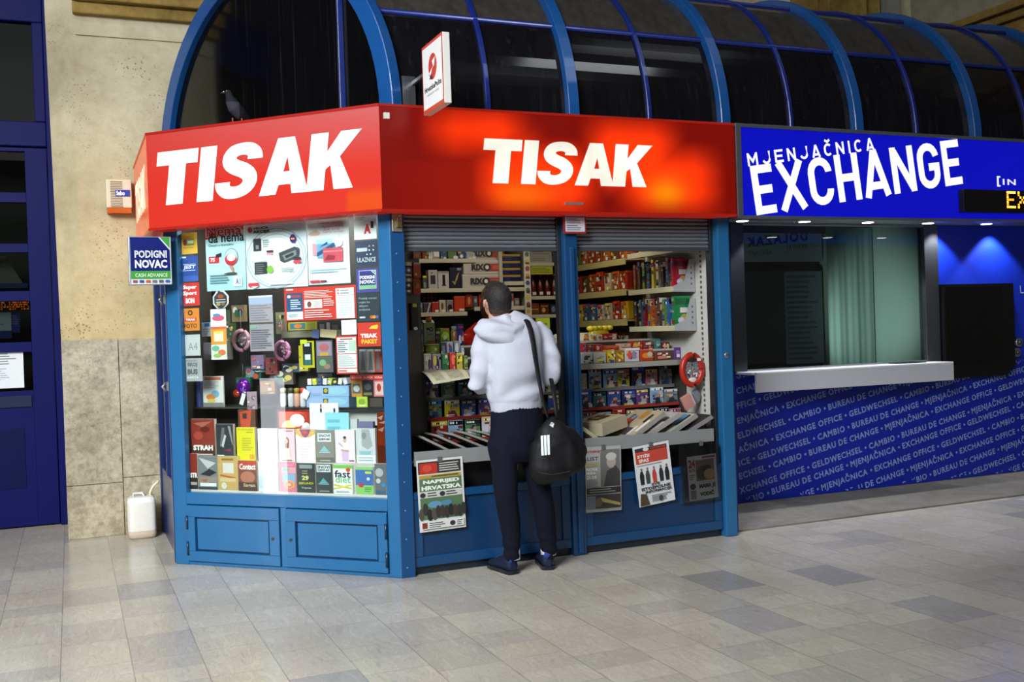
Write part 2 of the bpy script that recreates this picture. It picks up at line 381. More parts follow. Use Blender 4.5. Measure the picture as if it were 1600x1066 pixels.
for px0,px1,py0,py1,c,lb in ((-60,18,489,530,'#cfe0ea','pale blue sheet behind the door glass under the orange dots'),(19,31,489,520,'#2a4fb0','narrow blue and white leaflet behind the navy door glass')):
    m=M(); a=yrect(px0,py0,px1,py1,9.45); m.box(a[0],a[1],9.452,9.456,a[2],a[3],c); m.art(a[0],a[1],a[2],a[3],9.452,[('r',0,0,1,.3,'#2b3a9a'),('l',.1,.4,.9,.9,5,'#8a9aaa')]); item(m,'leaflet',PAPER,lb,'leaflet')
m=M(); a=yrect(-60,400,30,445,9.5); m.poly([(a[0],9.5,a[2]),(a[1]+.03,9.5,a[2]),(a[1]-.1,9.5,a[3]),(a[0],9.5,a[3])],'#8d8d80')
m.box(a[0],a[1]+.06,9.49,9.52,a[2]-.03,a[2]+.01,'#24508a'); item(m,'pale_canopy',PAPER,'pale grey awning shape with a blue hem seen through the third door pane','awning')
# ================================================================ newsstand kiosk body
KI=thing('newsstand_kiosk','blue corner newsstand kiosk with red illuminated name boards and a slanted display window','kiosk',(2.4,6.6,0))
def ch(): return M(T_CH)
# slanted bay: posts, rails, cabinet doors
m=ch(); m.box(1.585,CW,0,.09,0,2.30,BLUE); m.build('corner_post',PAINT,KI,bevel=.006)
m=ch(); m.box(0,.105,0,.05,0,2.30,BLUE); m.build('left_post',PAINT,KI,bevel=.006)
m=ch(); m.box(.105,1.585,.0,.07,2.195,2.30,BLUE_SHADED); m.build('head_rail',PAINT,KI,bevel=.004)
m=ch(); m.box(.105,1.585,.0,.07,.395,.470,BLUE); m.box(.105,1.585,.004,.07,0,.024,BLUE); m.box(.825,.868,.0,.07,.024,.395,BLUE); m.build('bay_frame',PAINT,KI,bevel=.004)
m=ch(); m.box(.105,1.585,.05,.06,.02,.40,'#0a2b4a'); m.build('cabinet_back',PAINT,KI)
for u0,u1,kx,hx in ((.110,.821,.772,.116),(.872,1.582,.905,1.578)):
    m=ch(); z0,z1=.028,.390
    p0,p1,q0,q1=u0+.063,u1-.075,z0+.065,z1-.075
    if hx>1: p0,p1=u0+.066,u1-.062
    for a in ((u0,u1,q1,z1),(u0,u1,z0,q0),(u0,p0,q0,q1),(p1,u1,q0,q1)): m.box(a[0],a[1],-.012,.03,a[2],a[3],BLUE)
    m.box(p0,p1,.012,.03,q0,q1,'#0d3c66'); m.box(p0+.012,p1-.012,-.002,.02,q0+.012,q1-.012,BLUE)
    dr=m.build('cabinet_door',PAINT,KI,bevel=.003)
    m=ch(); m.tube([(kx,-.010,.20),(kx,-.020,.20)],[.010,.009],'#7a6a4a',10); m.box(kx-.002,kx+.002,-.0212,-.018,.193,.207,'#2a2418'); k=m.build('door_lock',METAL,dr); k['label']='small brass cabinet lock'
    for zz0 in (.11,.28):
        m=ch(); m.tube([(hx,-.014,zz0-.045),(hx,-.014,zz0+.045)],.008,'#10263c',8); m.build('hinge',PAINT,dr)
# glass of the bay and white sill of the display
m=ch(); m.poly([(.105,.03,.47),(1.585,.03,.47),(1.585,.03,2.195),(.105,.03,2.195)],'#fff'); m.build('window_glass',GLASS,KI)
m=ch(); m.box(.02,1.585,.052,.40,.445,.485,'#d8d6cf'); g=m.build('display_sill',PLAS,KI); g['label']='pale display sill behind the slanted window'
m=ch(); m.box(.03,1.62,.44,.46,.0,2.30,'#24221f'); m.box(.03,1.62,.40,.44,2.26,2.30,'#5a554d'); m.box(.0,.02,.05,.44,.47,2.26,'#35322d'); m.box(1.60,1.62,.095,.44,.47,2.26,'#3e3a35'); m.build('display_back',PAPER,KI)
# third side, seen edge-on from the hall
m=M()
m.box(.585,.665,7.16,7.22,0,2.3,'#0e2458'); m.box(.60,.66,8.36,8.44,0,2.3,'#0e2458'); m.box(.61,.655,7.22,8.36,0,.50,'#0f2760'); m.box(.60,.66,7.22,8.36,2.12,2.3,'#0e2458'); m.box(.60,.66,7.75,7.80,.5,2.12,'#10285f')
m.build('side_frame',PAINT,KI,bevel=.005)
m=M(); m.poly([(.63,8.36,.5),(.63,7.22,.5),(.63,7.22,2.12),(.63,8.36,2.12)],'#222'); m.build('side_glass',GLASS,KI)
m=M(); m.box(.70,.72,7.25,8.3,.02,2.25,'#3a3844'); m.build('side_lining',PAPER,KI)
for z in (1.16,1.73):
    m=M(); m.box(.575,.586,7.165,7.215,z-.03,z+.03,'#b9bcc0'); m.tube([(.57,7.19,z-.03),(.545,7.17,z),(.57,7.19,z+.025)],.008,'#c9ccd0',8); m.build('door_handle',METAL,KI)
# front: posts, riser panel, rails
m=M(); m.prism([(1.765,5.95),(1.85,5.95),(1.85,6.05),(1.832,6.05),(1.76,5.985)],0,2.30,'#114270')  # front-side shade painted into the jamb blue
for k in range(13): 
    z=.06+k*.17; m.ell((1.80,5.949,z),.006,.004,.006,'#3f7db0',8,4)
m.build('corner_jamb',PAINT,KI,bevel=.003)
m=M(); m.box(2.905,3.00,5.95,6.06,0,2.20,BLUE_SHADED); m.box(2.935,2.97,5.93,5.95,.02,1.97,BLUE_SHADED); m.build('middle_post',PAINT,KI,bevel=.008)
m=M(); m.box(4.055,4.15,5.94,6.05,0,2.20,BLUE); m.box(4.10,4.15,6.05,8.40,0,2.20,BLUE_SHADED); m.build('right_post',PAINT,KI,bevel=.008)
m=M(); m.ell((4.10,5.937,1.235),.022,.008,.022,'#9aa0a4',12,5); m.build('bolt_cover',METAL,KI)
for x0,x1 in ((1.852,2.903),(3.002,4.053)):
    m=M(); m.box(x0,x1,5.985,6.01,.06,.50,'#0a3157'); m.box(x0,x1,5.965,6.0,.455,.50,BLUE_SHADED); m.box(x0,x1,5.97,6.0,.05,.11,BLUE_SHADED); m.box(x0,x1,5.998,6.03,.0,.05,'#14202c')  # shade under the ledge painted into the dark riser blue
    m.box(x0,x0+.06,5.972,6.0,.11,.455,BLUE_SHADED); m.box(x1-.06,x1,5.972,6.0,.11,.455,BLUE_SHADED); m.build('riser_panel',PAINT,KI,bevel=.004)
    m=M(); m.box(x0+.02,x1-.06,5.96,5.985,.655,.742,'#808383'); m.box(x0+.02,x1-.06,5.985,6.38,.655,.668,'#7c7f80'); g=m.build('newspaper_tray',PAINT,KI,bevel=.003); g['label']='grey metal ledge for newspapers'
    m=M(); m.box(x0,x1,6.10,6.12,.0,.655,'#15161a'); m.build('tray_backing',PAINT,KI)
    # roller shutter, half rolled up
    m=M(); n=9; z0,z1=1.965,2.20
    for k in range(n):
        a=z0+(z1-z0)*k/n; b=z0+(z1-z0)*(k+1)/n; h=b-a
        pr=[(6.03,a),(6.018,a+.15*h),(6.010,a+.5*h),(6.018,a+.85*h),(6.03,b),(6.045,b),(6.045,a)]
        i=[m.P((x0,y,z)) for y,z in pr]; j=[m.P((x1-.02,y,z)) for y,z in pr]
        for q in range(len(pr)): m.face((i[q],j[q],j[(q+1)%len(pr)],i[(q+1)%len(pr)]),'#6c737a')
    m.box(x0,x1-.02,6.005,6.05,1.950,1.966,'#3c4146'); g=m.build('roller_shutter',PAINT,KI); g['label']='grey slatted roller shutter'
    m=M(); m.box(x1-.025,x1,5.995,6.05,.50,2.20,'#4b535a'); m.build('shutter_guide',METAL,KI,bevel=.003)
# carcass
m=M(); m.prism([(.50,7.035),(1.69,5.845),(4.14,5.845),(4.14,8.40),(.50,8.40)],2.755,2.775,'#5a2320'); m.build('roof_plate',PAINT,KI)
m=M(); m.prism([(.62,7.18),(1.79,6.03),(4.05,6.07),(4.05,8.36),(.62,8.36)],2.30,2.32,'#b9b6aa'); m.build('ceiling_panel',PAPER,KI)
m=M(); m.box(.62,4.09,8.37,8.40,0,2.30,'#59544a'); m.build('back_panel',PAPER,KI)
m=M(); m.box(4.075,4.095,6.06,8.36,0,2.30,'#c9c8c0')
for k in range(46): m.box(4.070,4.0755,6.175,6.19,.55+k*.036,.568+k*.036,'#55554f')
g=m.build('slotted_side_wall',PAPER,KI); g['label']='white slotted shop wall inside on the right'
m=M(); m.prism([(.68,7.20),(1.80,6.09),(4.05,6.12),(4.05,8.37),(.68,8.37)],0,.02,'#55504a'); m.build('kiosk_floor',PAPER,KI)
# ---------- red name boards
ZB0,ZB1=2.168,2.785
T_B1=Matrix(((S2,S2,0,.490),(-S2,S2,0,7.022),(0,0,1,0),(0,0,0,1))); BW=1.691
def letters_tisak(m,x0,x1,z0,z1,y,shear,colf):
    H=z1-z0; k=(x1-x0)/3.86; sh=shear; x0=x0-sh*H
    def pl(pts):
        ps=[(x0+p[0]*k+sh*p[1]*H,y,z0+p[1]*H) for p in pts]; m.face([m.P(p) for p in ps],[colf(p[0],p[2]) for p in ps])
    pl([(.26,0),(.60,0),(.60,.74),(.26,.74)]); pl([(0,.74),(.83,.74),(.83,1),(0,1)])
    pl([(.88,0),(1.20,0),(1.20,1),(.88,1)])
    # S: thick stroke along a spine
    sp=[(1.955,.69),(1.94,.79),(1.84,.872),(1.68,.888),(1.53,.845),(1.465,.735),(1.50,.63),(1.62,.555),(1.76,.495),(1.87,.40),(1.885,.285),(1.81,.175),(1.66,.115),(1.48,.125),(1.38,.215),(1.365,.31)]
    ws=[.29,.27,.25,.235,.25,.27,.28,.29,.29,.28,.27,.25,.235,.25,.27,.29]
    def cr(P_,q):
        n=len(P_); o=[]
        for i in range(n-1):
            a,b,c_,d=P_[max(i-1,0)],P_[i],P_[i+1],P_[min(i+2,n-1)]
            for k in range(q):
                t_=k/q; o.append(tuple(.5*(2*b[j]+(c_[j]-a[j])*t_+(2*a[j]-5*b[j]+4*c_[j]-d[j])*t_**2+(3*b[j]-a[j]-3*c_[j]+d[j])*t_**3) for j in range(len(b))))
        return o+[P_[-1]]
    s3=cr([(p[0],p[1],w) for p,w in zip(sp,ws)],4); sp=[p[:2] for p in s3]; ws=[p[2] for p in s3]
    L=[];Rr=[]
    for i,(px,pz) in enumerate(sp):
        a=sp[max(i-1,0)]; b=sp[min(i+1,len(sp)-1)]; tx,tz=b[0]-a[0],b[1]-a[1]; n=math.hypot(tx,tz); tx/=n; tz/=n; w=ws[i]/2
        if i==0: tx,tz=0.,1.
        if i==len(sp)-1: tx,tz=0.,1.
        if i==0: L.append((px-w,pz)); Rr.append((px+w,pz)); L[-1],Rr[-1]=(px+w*-1.,pz),(px+w,pz); continue
        L.append((px-tz*w,pz+tx*w*.92)); Rr.append((px+tz*w,pz-tx*w*.92))
    for i in range(len(sp)-1):
        pl([L[i],Rr[i],Rr[i+1],L[i+1]])
    # A
    pl([(2.09,0),(2.40,0),(2.445,.17),(2.51,.40),(2.565,.66),(2.565,1),(2.36,1)])
    pl([(3.00,0),(2.67,1),(2.565,1),(2.565,.66),(2.63,.40),(2.665,.17),(2.70,0)])
    pl([(2.445,.17),(2.665,.17),(2.63,.40),(2.51,.40)])
    # K
    pl([(2.97,0),(3.28,0),(3.28,1),(2.97,1)]); pl([(3.28,.36),(3.28,.66),(3.50,1),(3.86,1),(3.50,.54)]); pl([(3.36,.44),(3.52,.56),(3.80,0),(3.46,0)])
def board(T,w,colf,ends=True,name='name_board',mat=LIT,side='#8e1a10',nx=70,nz=20):
    m=M(T); m.box(0,w,.004,.16,ZB0,ZB1,side)
    g=[[m.P((w*i/nx,0,ZB0+(ZB1-ZB0)*j/nz)) for j in range(nz+1)] for i in range(nx+1)]
    for i in range(nx):
        for j in range(nz):
            ids=(g[i][j],g[i+1][j],g[i+1][j+1],g[i][j+1]); m.face(ids,[colf(w*(i+a)/nx,(j+b)/nz) for a,b in ((0,0),(1,0),(1,1),(0,1))],True)
    # thin lips along the edges
    m.box(0,w,-.006,.004,ZB0-.004,ZB0+.012,side); m.box(0,w,-.006,.004,ZB1-.010,ZB1+.004,side)
    return m
def lin(r,g,b): return (r,g,b,1.)
def frontcol(x,v):  # uneven tube light behind the board painted into its face colours
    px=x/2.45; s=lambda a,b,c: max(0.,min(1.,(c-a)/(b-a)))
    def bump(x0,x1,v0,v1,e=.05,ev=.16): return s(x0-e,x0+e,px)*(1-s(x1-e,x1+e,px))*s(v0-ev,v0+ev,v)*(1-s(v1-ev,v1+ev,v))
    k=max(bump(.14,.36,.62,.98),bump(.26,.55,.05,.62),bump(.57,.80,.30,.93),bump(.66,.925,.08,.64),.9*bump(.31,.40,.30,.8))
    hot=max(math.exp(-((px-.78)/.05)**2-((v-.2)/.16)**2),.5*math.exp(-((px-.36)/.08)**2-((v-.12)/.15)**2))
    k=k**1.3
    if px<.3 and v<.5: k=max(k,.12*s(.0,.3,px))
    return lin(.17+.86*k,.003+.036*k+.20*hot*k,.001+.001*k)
X0F=1.686
def letcol(x,z):  # letters painted duller where the board's painted light is weak
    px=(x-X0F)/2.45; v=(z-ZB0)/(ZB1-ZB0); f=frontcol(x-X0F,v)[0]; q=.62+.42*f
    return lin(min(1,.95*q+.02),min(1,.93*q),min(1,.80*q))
T_F=Matrix.Translation((X0F,5.83,0))
m=board(T_F,2.45,frontcol); fb=m.build('name_board',LIT,KI); fb['label']='red front board with uneven patches of inner light painted in its colours'
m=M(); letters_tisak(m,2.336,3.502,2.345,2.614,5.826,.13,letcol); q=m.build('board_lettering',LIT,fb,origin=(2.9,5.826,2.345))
q['label']='cream white raised lettering'
m=M(); m.box(2.86,2.985,5.818,5.83,2.222,2.238,'#c9c3b4'); m.build('board_latch',METAL,fb)
m=M(); m.box(1.712,1.745,5.812,5.83,2.70,2.735,'#c2c0b6'); m.build('junction_box',PLAS,fb)
def chcol(u,v):  # pinkish reflection painted in towards the top right
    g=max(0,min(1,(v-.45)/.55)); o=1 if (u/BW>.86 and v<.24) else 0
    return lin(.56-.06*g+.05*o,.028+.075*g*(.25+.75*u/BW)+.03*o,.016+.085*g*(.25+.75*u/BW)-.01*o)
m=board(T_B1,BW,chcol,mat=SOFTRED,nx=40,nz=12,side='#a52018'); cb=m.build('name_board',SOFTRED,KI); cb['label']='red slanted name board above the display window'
def inB(px,py): q=T_B1.inverted()@hit(px,py,T_B1.translation,(1,1,0)); return q.x,q.z
a=inB(247,237)[0]; b=inB(566,203)[0]; c=inB(260,319)[0]; dd2=inB(561,295)[0]
m=M(T_B1); letters_tisak(m,a,b,2.318,2.655,-.004,.15,lambda x,z:lin(.86,.86,.85)); q=m.build('board_lettering',vmat('white_acrylic',.3,var=.02,glow=.12),cb); q['label']='white raised lettering'
T_B3=Matrix(((0,1,0,.490),(-1,0,0,8.40),(0,0,1,0),(0,0,0,1)))
m=board(T_B3,1.378,lambda u,v:lin(.85,.12,.04),nx=10,nz=4,side='#b03018'); sb=m.build('name_board',SOFTRED,KI); sb['label']='red side board seen edge-on near the wall'
m=M(T_B3); letters_tisak(m,.16,1.20,2.34,2.62,-.004,.15,lambda x,z:lin(1,.86,.62)); m.build('board_lettering',LIT,sb)
# padlock plate on the corner post
m=M(); m.box(1.775,1.838,5.935,5.95,2.06,2.17,'#b5ad98'); g=m.build('hasp_plate',METAL,KI,bevel=.003)
m=M(); m.box(1.80,1.83,5.915,5.933,2.085,2.125,'#8a7a4c'); m.tube([(1.805,5.924,2.12),(1.805,5.924,2.145),(1.815,5.924,2.155),(1.825,5.924,2.145),(1.825,5.924,2.12)],.004,'#c2c2bc',8); m.build('padlock',METAL,g,bevel=.004)
# ---------- barrel vault over both kiosks
VA=thing('barrel_vault_roof','long dark glazed barrel vault with curved blue ribs above both kiosks','roof',(5.8,7.185,2.78))
VC=Vector((0,7.185,2.75)); VR=1.235
VG=vmat('dusty_dark_glass',.10,var=.6,scale=14,spec=.30,stretch=(1,1,.12))  # unlit interior painted in as near-black, on top of real dust
def grime(m):
    t=m.node_tree; b=t.nodes['Principled BSDF']; src=b.inputs['Base Color'].links[0].from_socket
    g=node(t,'ShaderNodeNewGeometry'); mp=node(t,'ShaderNodeMapping'); mp.inputs['Scale'].default_value=(16,16,.7); t.links.new(g.outputs['Position'],mp.inputs[0])
    n=node(t,'ShaderNodeTexNoise'); n.inputs['Scale'].default_value=2; n.inputs['Detail'].default_value=6; t.links.new(mp.outputs[0],n.inputs['Vector'])
    st=ramp(t,n.outputs[0],[(.58,'#000000'),(.8,'#1a1a1b')])
    v=node(t,'ShaderNodeTexVoronoi'); v.inputs['Scale'].default_value=9; t.links.new(g.outputs['Position'],v.inputs['Vector'])
    sp=ramp(t,v.outputs['Distance'],[(.015,'#3c3c3a'),(.035,'#000000')])
    c=mixc(t,1.,mixc(t,1.,src,st,'ADD'),sp,'ADD'); t.links.new(c,b.inputs['Base Color'])
grime(VG)
def arc(x,r,a0=0,a1=180,n=36):
    return [Vector((x,VC.y-r*math.cos(math.radians(a0+(a1-a0)*k/n)),VC.z+.03+r*math.sin(math.radians(a0+(a1-a0)*k/n)))) for k in range(n+1)]
def rib(x,w,ri,ro,col,name):
    m=M(); rs=[]
    for k in range(37):
        a=math.pi*k/36; cy,sz=-math.cos(a),math.sin(a)
        rs.append([Vector((x-w/2,VC.y+cy*ri,VC.z+.03+sz*ri)),Vector((x-w/2,VC.y+cy*ro,VC.z+.03+sz*ro)),Vector((x+w/2,VC.y+cy*ro,VC.z+.03+sz*ro)),Vector((x+w/2,VC.y+cy*ri,VC.z+.03+sz*ri))])
    m.rings(rs,col,sm=False); return m.build(name,PAINT,VA,bevel=.004,seg=1)
big=[2.985+1.143*k for k in range(-0,7)]; 
for x in big: rib(x,.075,VR-.05,VR+.055,RIBB,'vault_rib')
slim=[2.415]+[2.985+1.143*(k+.5) for k in range(6)]
for x in slim: rib(x,.032,VR-.02,VR+.022,'#0f226c','glazing_bar')
for ang in (31,62,118,150):
    a=math.radians(ang); y=VC.y-(VR+.004)*math.cos(a); z=VC.z+.03+(VR+.004)*math.sin(a)
    xs0=1.80-(y-5.95)*.42
    m=M(); m.tube([(xs0,y,z),(9.85,y,z)],.019,'#0f226c',6); m.build('purlin',PAINT,VA)
# oblique end arch from the front corner back to the wall
E0=Vector((1.80,5.95,0)); E1=Vector((.755,8.42,0))
def endx(y): return E0.x+(y-E0.y)*(E1.x-E0.x)/(E1.y-E0.y)
nrm=Vector((-(E1.y-E0.y),(E1.x-E0.x),0)).normalized()   # outward
m=M(); rs=[]
for k in range(41):
    a=math.pi*k/40; q=[]
    for r,o in ((VR-.055,-.03),(VR-.055,.045),(VR+.06,.045),(VR+.06,-.03)):
        y=VC.y-r*math.cos(a); p=Vector((endx(y),y,VC.z+.03+r*math.sin(a)))+nrm*o; q.append(p)
    rs.append(q)
m.rings(rs,RIBB,sm=False); e=m.build('end_arch',PAINT,VA,bevel=.004,seg=1)
m=M(); pts=[]
for k in range(41):
    a=math.pi*k/40; y=VC.y-(VR-.03)*math.cos(a); pts.append((endx(y),y,VC.z+.03+(VR-.03)*math.sin(a)))
m.poly(pts,'#060607'); m.build('end_glass',VG,VA)
ym=6.372; 
m=M(); zt=VC.z+.03+math.sqrt(VR**2-(ym-VC.y)**2); p=Vector((endx(ym),ym,0))+nrm*.012
m.box(p.x-.018,p.x+.018,p.y-.018,p.y+.018,2.78,zt-.03,'#0f2468'); m.build('end_mullion',PAINT,VA,bevel=.003)
# curved glass bays
xb=sorted([1.80]+big+slim)
for k in range(len(xb)-1):
    for a0,a1 in ((0,31),(31,62),(62,118),(118,180)):
        m=M(); n=10
        for q in range(n):
            A=[a0+(a1-a0)*(q+i)/n for i in (0,1)]; pts=[]
            for ax,xx in ((A[0],0),(A[0],1),(A[1],1),(A[1],0)):
                y=VC.y-VR*math.cos(math.radians(ax)); z=VC.z+.03+VR*math.sin(math.radians(ax))
                x=xb[k+1] if xx else (xb[k] if k else endx(y))
                if k==0 and xx==0: x=min(x,xb[1])
                pts.append((x,y,z))
            m.poly(pts,'#100f12' if a0<31 else '#38342f',True)
        m.build('glass_panel',VG,VA)
m=M(); m.box(1.70,9.9,5.90,5.99,2.765,2.785,'#20242c'); m.box(.74,9.9,8.38,8.455,2.765,2.785,'#20242c'); m.box(4.14,9.9,5.99,8.38,2.765,2.775,'#181a20'); m.build('vault_base',PAINT,VA)
# ================================================================ exchange office
YE=6.93; XR=9.6
EX=thing('exchange_booth','blue exchange office beside the newsstand with a lit name board and a glazed teller window','booth',(6.6,6.95,.012))
GREYM='#8f959c'
XB='#0f2db0'
m=M(); m.box(4.17,XR,5.855,5.95,2.172,2.77,'#0d22c0',front='#0b10c0'); fb=m.build('name_board',LITBLUE,EX); fb['label']='lit blue board reading EXCHANGE'
m=M()
m.box(4.155,4.20,5.835,5.96,2.155,2.795,GREYM); m.box(4.20,XR,5.84,5.96,2.77,2.795,GREYM); m.box(4.20,XR,5.84,5.96,2.155,2.175,GREYM)
m.build('board_frame',METAL,EX,bevel=.003)
# rounded upright capitals drawn as strokes
def arcp(cx,cy,rx,ry,a0,a1,n=9): return [(cx+rx*math.cos(math.radians(a0+(a1-a0)*k/n)),cy+ry*math.sin(math.radians(a0+(a1-a0)*k/n))) for k in range(n+1)]
def glyph(ch,w,t):
    h=t/2; l,r=h,w-h; rr=(w-t)/2; cx=w/2
    ry=min(rr*1.05,(1-t)/2); op=8 if 1-h-ry>.62 else 42
    Ctop=arcp(cx,1-h-ry,rr,ry,op,180); Cbot=arcp(cx,h+ry,rr,ry,180,360-op); e0=[(r,.68)] if op==8 else []; e1=[(r,.32)] if op==8 else []
    return {'E':[[(l,0),(l,1)],[(l,h),(w,h)],[(l,.5),(w*.92,.5)],[(l,1-h),(w,1-h)]],'X':[[(h*.9,0),(w-h*.9,1)],[(w-h*.9,0),(h*.9,1)]],
    'C':[e0+Ctop+Cbot+e1],'H':[[(l,0),(l,1)],[(r,0),(r,1)],[(l,.5),(r,.5)]],'A':[[(h*.8,0),(cx,1)],[(w-h*.8,0),(cx,1)],[(w*.24,.24),(w*.76,.24)]],
    'N':[[(l,0),(l,1)],[(r,0),(r,1)],[(l+.02,.92),(r-.02,.08)]],'G':[[(r,.70)]+Ctop+Cbot+[(r,.46)],[(cx,.47),(w,.47)]],
    'M':[[(l,0),(l,1)],[(r,0),(r,1)],[(l,.93),(cx,.34),(r,.93)]],'J':[[(r,1),(r,.32)]+arcp(cx,h+rr,rr,rr,0,-160)],'I':[[(cx,0),(cx,1)]],
    'Č':[e0+Ctop+Cbot+e1,[(w*.2,1.28),(cx,1.12),(w*.8,1.28)]]}[ch]
def ribbon(m,pts,t,f,col):
    L=[];Q=[]
    for i,p in enumerate(pts):
        a=pts[max(i-1,0)];b=pts[min(i+1,len(pts)-1)]
        d1=(p[0]-a[0],p[1]-a[1]);d2=(b[0]-p[0],b[1]-p[1])
        def un(d): n=math.hypot(*d); return (d[0]/n,d[1]/n) if n>1e-9 else None
        u1=un(d1) or un(d2); u2=un(d2) or un(d1)
        n=(-(u1[1]+u2[1]),u1[0]+u2[0]); q=math.hypot(*n) or 1; n=(n[0]/q,n[1]/q); k=t/2/max(.5,abs(n[0]*-u1[1]+n[1]*u1[0]))
        L.append((p[0]+n[0]*k,p[1]+n[1]*k)); Q.append((p[0]-n[0]*k,p[1]-n[1]*k))
    for i in range(len(pts)-1): m.poly([f(*L[i]),f(*Q[i]),f(*Q[i+1]),f(*L[i+1])],col)
def sign(m,s,x,z,w,h,ang,y,t,gap,widths={},col='#ffffff'):
    n=len(s); ws=[widths.get(c,1.) for c in s]; unit=(w-gap*(n-1))/sum(ws); ca,sa=math.cos(math.radians(ang)),math.sin(math.radians(ang)); u=0
    for c,wk in zip(s,ws):
        cw=unit*wk/h
        for k,st in enumerate(glyph(c,cw,t)):
            f=lambda a,b,u=u: (x+(u+a*h)*ca-b*h*sa, y-.0002*k, z+(u+a*h)*sa+b*h*ca)
            ribbon(m,st,t,f,col)
        u+=unit*wk+gap
m=M(); sign(m,'EXCHANGE',4.318,2.178,1.895,.335,7.9,5.852,.165,.034,{'E':.84,'A':1.12,'N':1.04,'X':1.12})
q=m.build('board_lettering',LIT,fb); q['label']='white lettering EXCHANGE climbing to the right'
m=M(); sign(m,'MJENJAČNICA',4.262,2.508,1.105,.088,7.9,5.852,.18,.036,{'I':.32,'M':1.2})
q=m.build('board_lettering',LIT,fb); q['label']='small white lettering MJENJAČNICA'
m=M(); m.text('[',6.54,6.575,2.425,2.505,5.852,'#e8ecff',.03); m.text('IN',6.60,6.735,2.44,2.485,5.852,'#e8ecff',.02,1.25); q=m.build('board_lettering',LIT,fb); q['label']='small white bracket lettering at the right end'
# LED scroller
a=yrect(1503,298,1640,333,5.82)
LD=thing('led_scroller','black LED scroller with orange dot letters on the blue exchange board','display',((a[0]+8.0)/2,5.83,a[2]))
m=M(); m.box(a[0],8.0,5.80,5.853,a[2],a[3],'#0a0808'); m.build('case',PLAS,LD,bevel=.004)
F5={'E':['11111','10000','10000','11110','10000','10000','11111'],'X':['10001','10001','01010','00100','01010','10001','10001'],'C':['01110','10001','10000','10000','10000','10001','01110'],'H':['10001','10001','10001','11111','10001','10001','10001']}
m=M(); x=6.585; st=.0185
for c in 'EXCH':
    for r,row in enumerate(F5[c]):
        for k,bit in enumerate(row):
            if bit=='1':
                X=x+k*st; Z=a[3]-.016-r*.0185; col='#ffcf3a' if r%2==0 else '#ff7a12'
                m.poly([(X-.009,5.7985,Z-.0075),(X+.009,5.7985,Z-.0075),(X+.009,5.7985,Z+.0075),(X-.009,5.7985,Z+.0075)],col)
    x+=st*6.2
m.build('diodes',DOTS,LD)
# soffit, window, shelf, printed front
m=M(); m.box(4.17,XR,5.96,YE,2.252,2.30,'#8c9096'); m.build('soffit',PAINT,EX)
m=M(); m.box(4.156,4.168,5.96,YE+.02,.012,2.25,'#1f3f72'); m.build('side_cheek',PAINT,EX)
XG0,XG1=4.965,6.845
m=M()
m.box(4.84,XG0,YE-.02,YE+.06,1.06,2.25,'#4a4e56'); m.box(XG1,7.0,YE-.02,YE+.06,1.06,2.25,'#6c7077'); m.box(XG0,XG1,YE-.015,YE+.05,2.232,2.25,'#9da1a6'); m.box(XG0,XG1,YE-.015,YE+.05,1.06,1.075,'#9da1a6')
m.build('window_frame',METAL,EX,bevel=.004)
m=M(); m.poly([(XG0,YE+.02,1.07),(XG1,YE+.02,1.07),(XG1,YE+.02,2.24),(XG0,YE+.02,2.24)],'#fff'); m.build('window_glass',TINT,EX)
m=M(); m.box(4.86,4.885,6.68,YE-.0,1.042,1.062,'#d4d5d8'); m.box(4.868,6.905,6.68,YE,1.045,1.062,'#dcdde0'); m.box(4.875,6.905,6.68,6.70,.905,1.045,'#c6c6cc'); m.build('counter_shelf',PLAS,EX,bevel=.003)
m=M(); m.box(6.4,6.72,6.80,6.90,1.062,1.07,'#24282c'); m.build('coin_tray',METAL,EX)
m=M(); m.box(4.30,XR,YE+.03,YE+.06,.012,1.06,'#0c2694',front='#0c2694'); m.box(7.0,XR,YE,YE+.05,1.06,2.25,'#1434c8'); pn=m.build('blue_front',vmat('blue_laminate',.42,var=.05),EX)
m=M(); m.box(4.84,XR,YE,YE+.028,.015,1.06,'#0b23a0'); tp=m.build('printed_panel',vmat('blue_vinyl',.4,var=.05),EX); tp['label']='blue panel printed with slanting rows of exchange words'
S5='MJENJAČNICA • EXCHANGE OFFICE • GELDWECHSEL • CAMBIO • BUREAU DE CHANGE • '
st=['CHANGE','FFICE','ENJAČ','ELDW','AČNICA','ICE •','ECHSEL','XCHANGE O','AMBIO','BUREAU']
zs=[.885,.766,.647,.528,.415,.309,.205,.090,-.005,-.115]
m=M(); CA,SA=math.cos(math.radians(11)),math.sin(math.radians(11)); SC1=.050
extra=[(1.005,'GELDW'),(1.12,'OFFICE'),(1.235,'NICA'),(1.35,'HSEL'),(1.47,'OFF'),(1.6,'DE CH'),(1.72,'CAMB'),(1.84,'HANGE'),(-.225,'GELDW'),(-.335,'ČNICA'),(-.45,'CAMB'),(-.56,'OFFICE'),(-.67,'DE CH')]
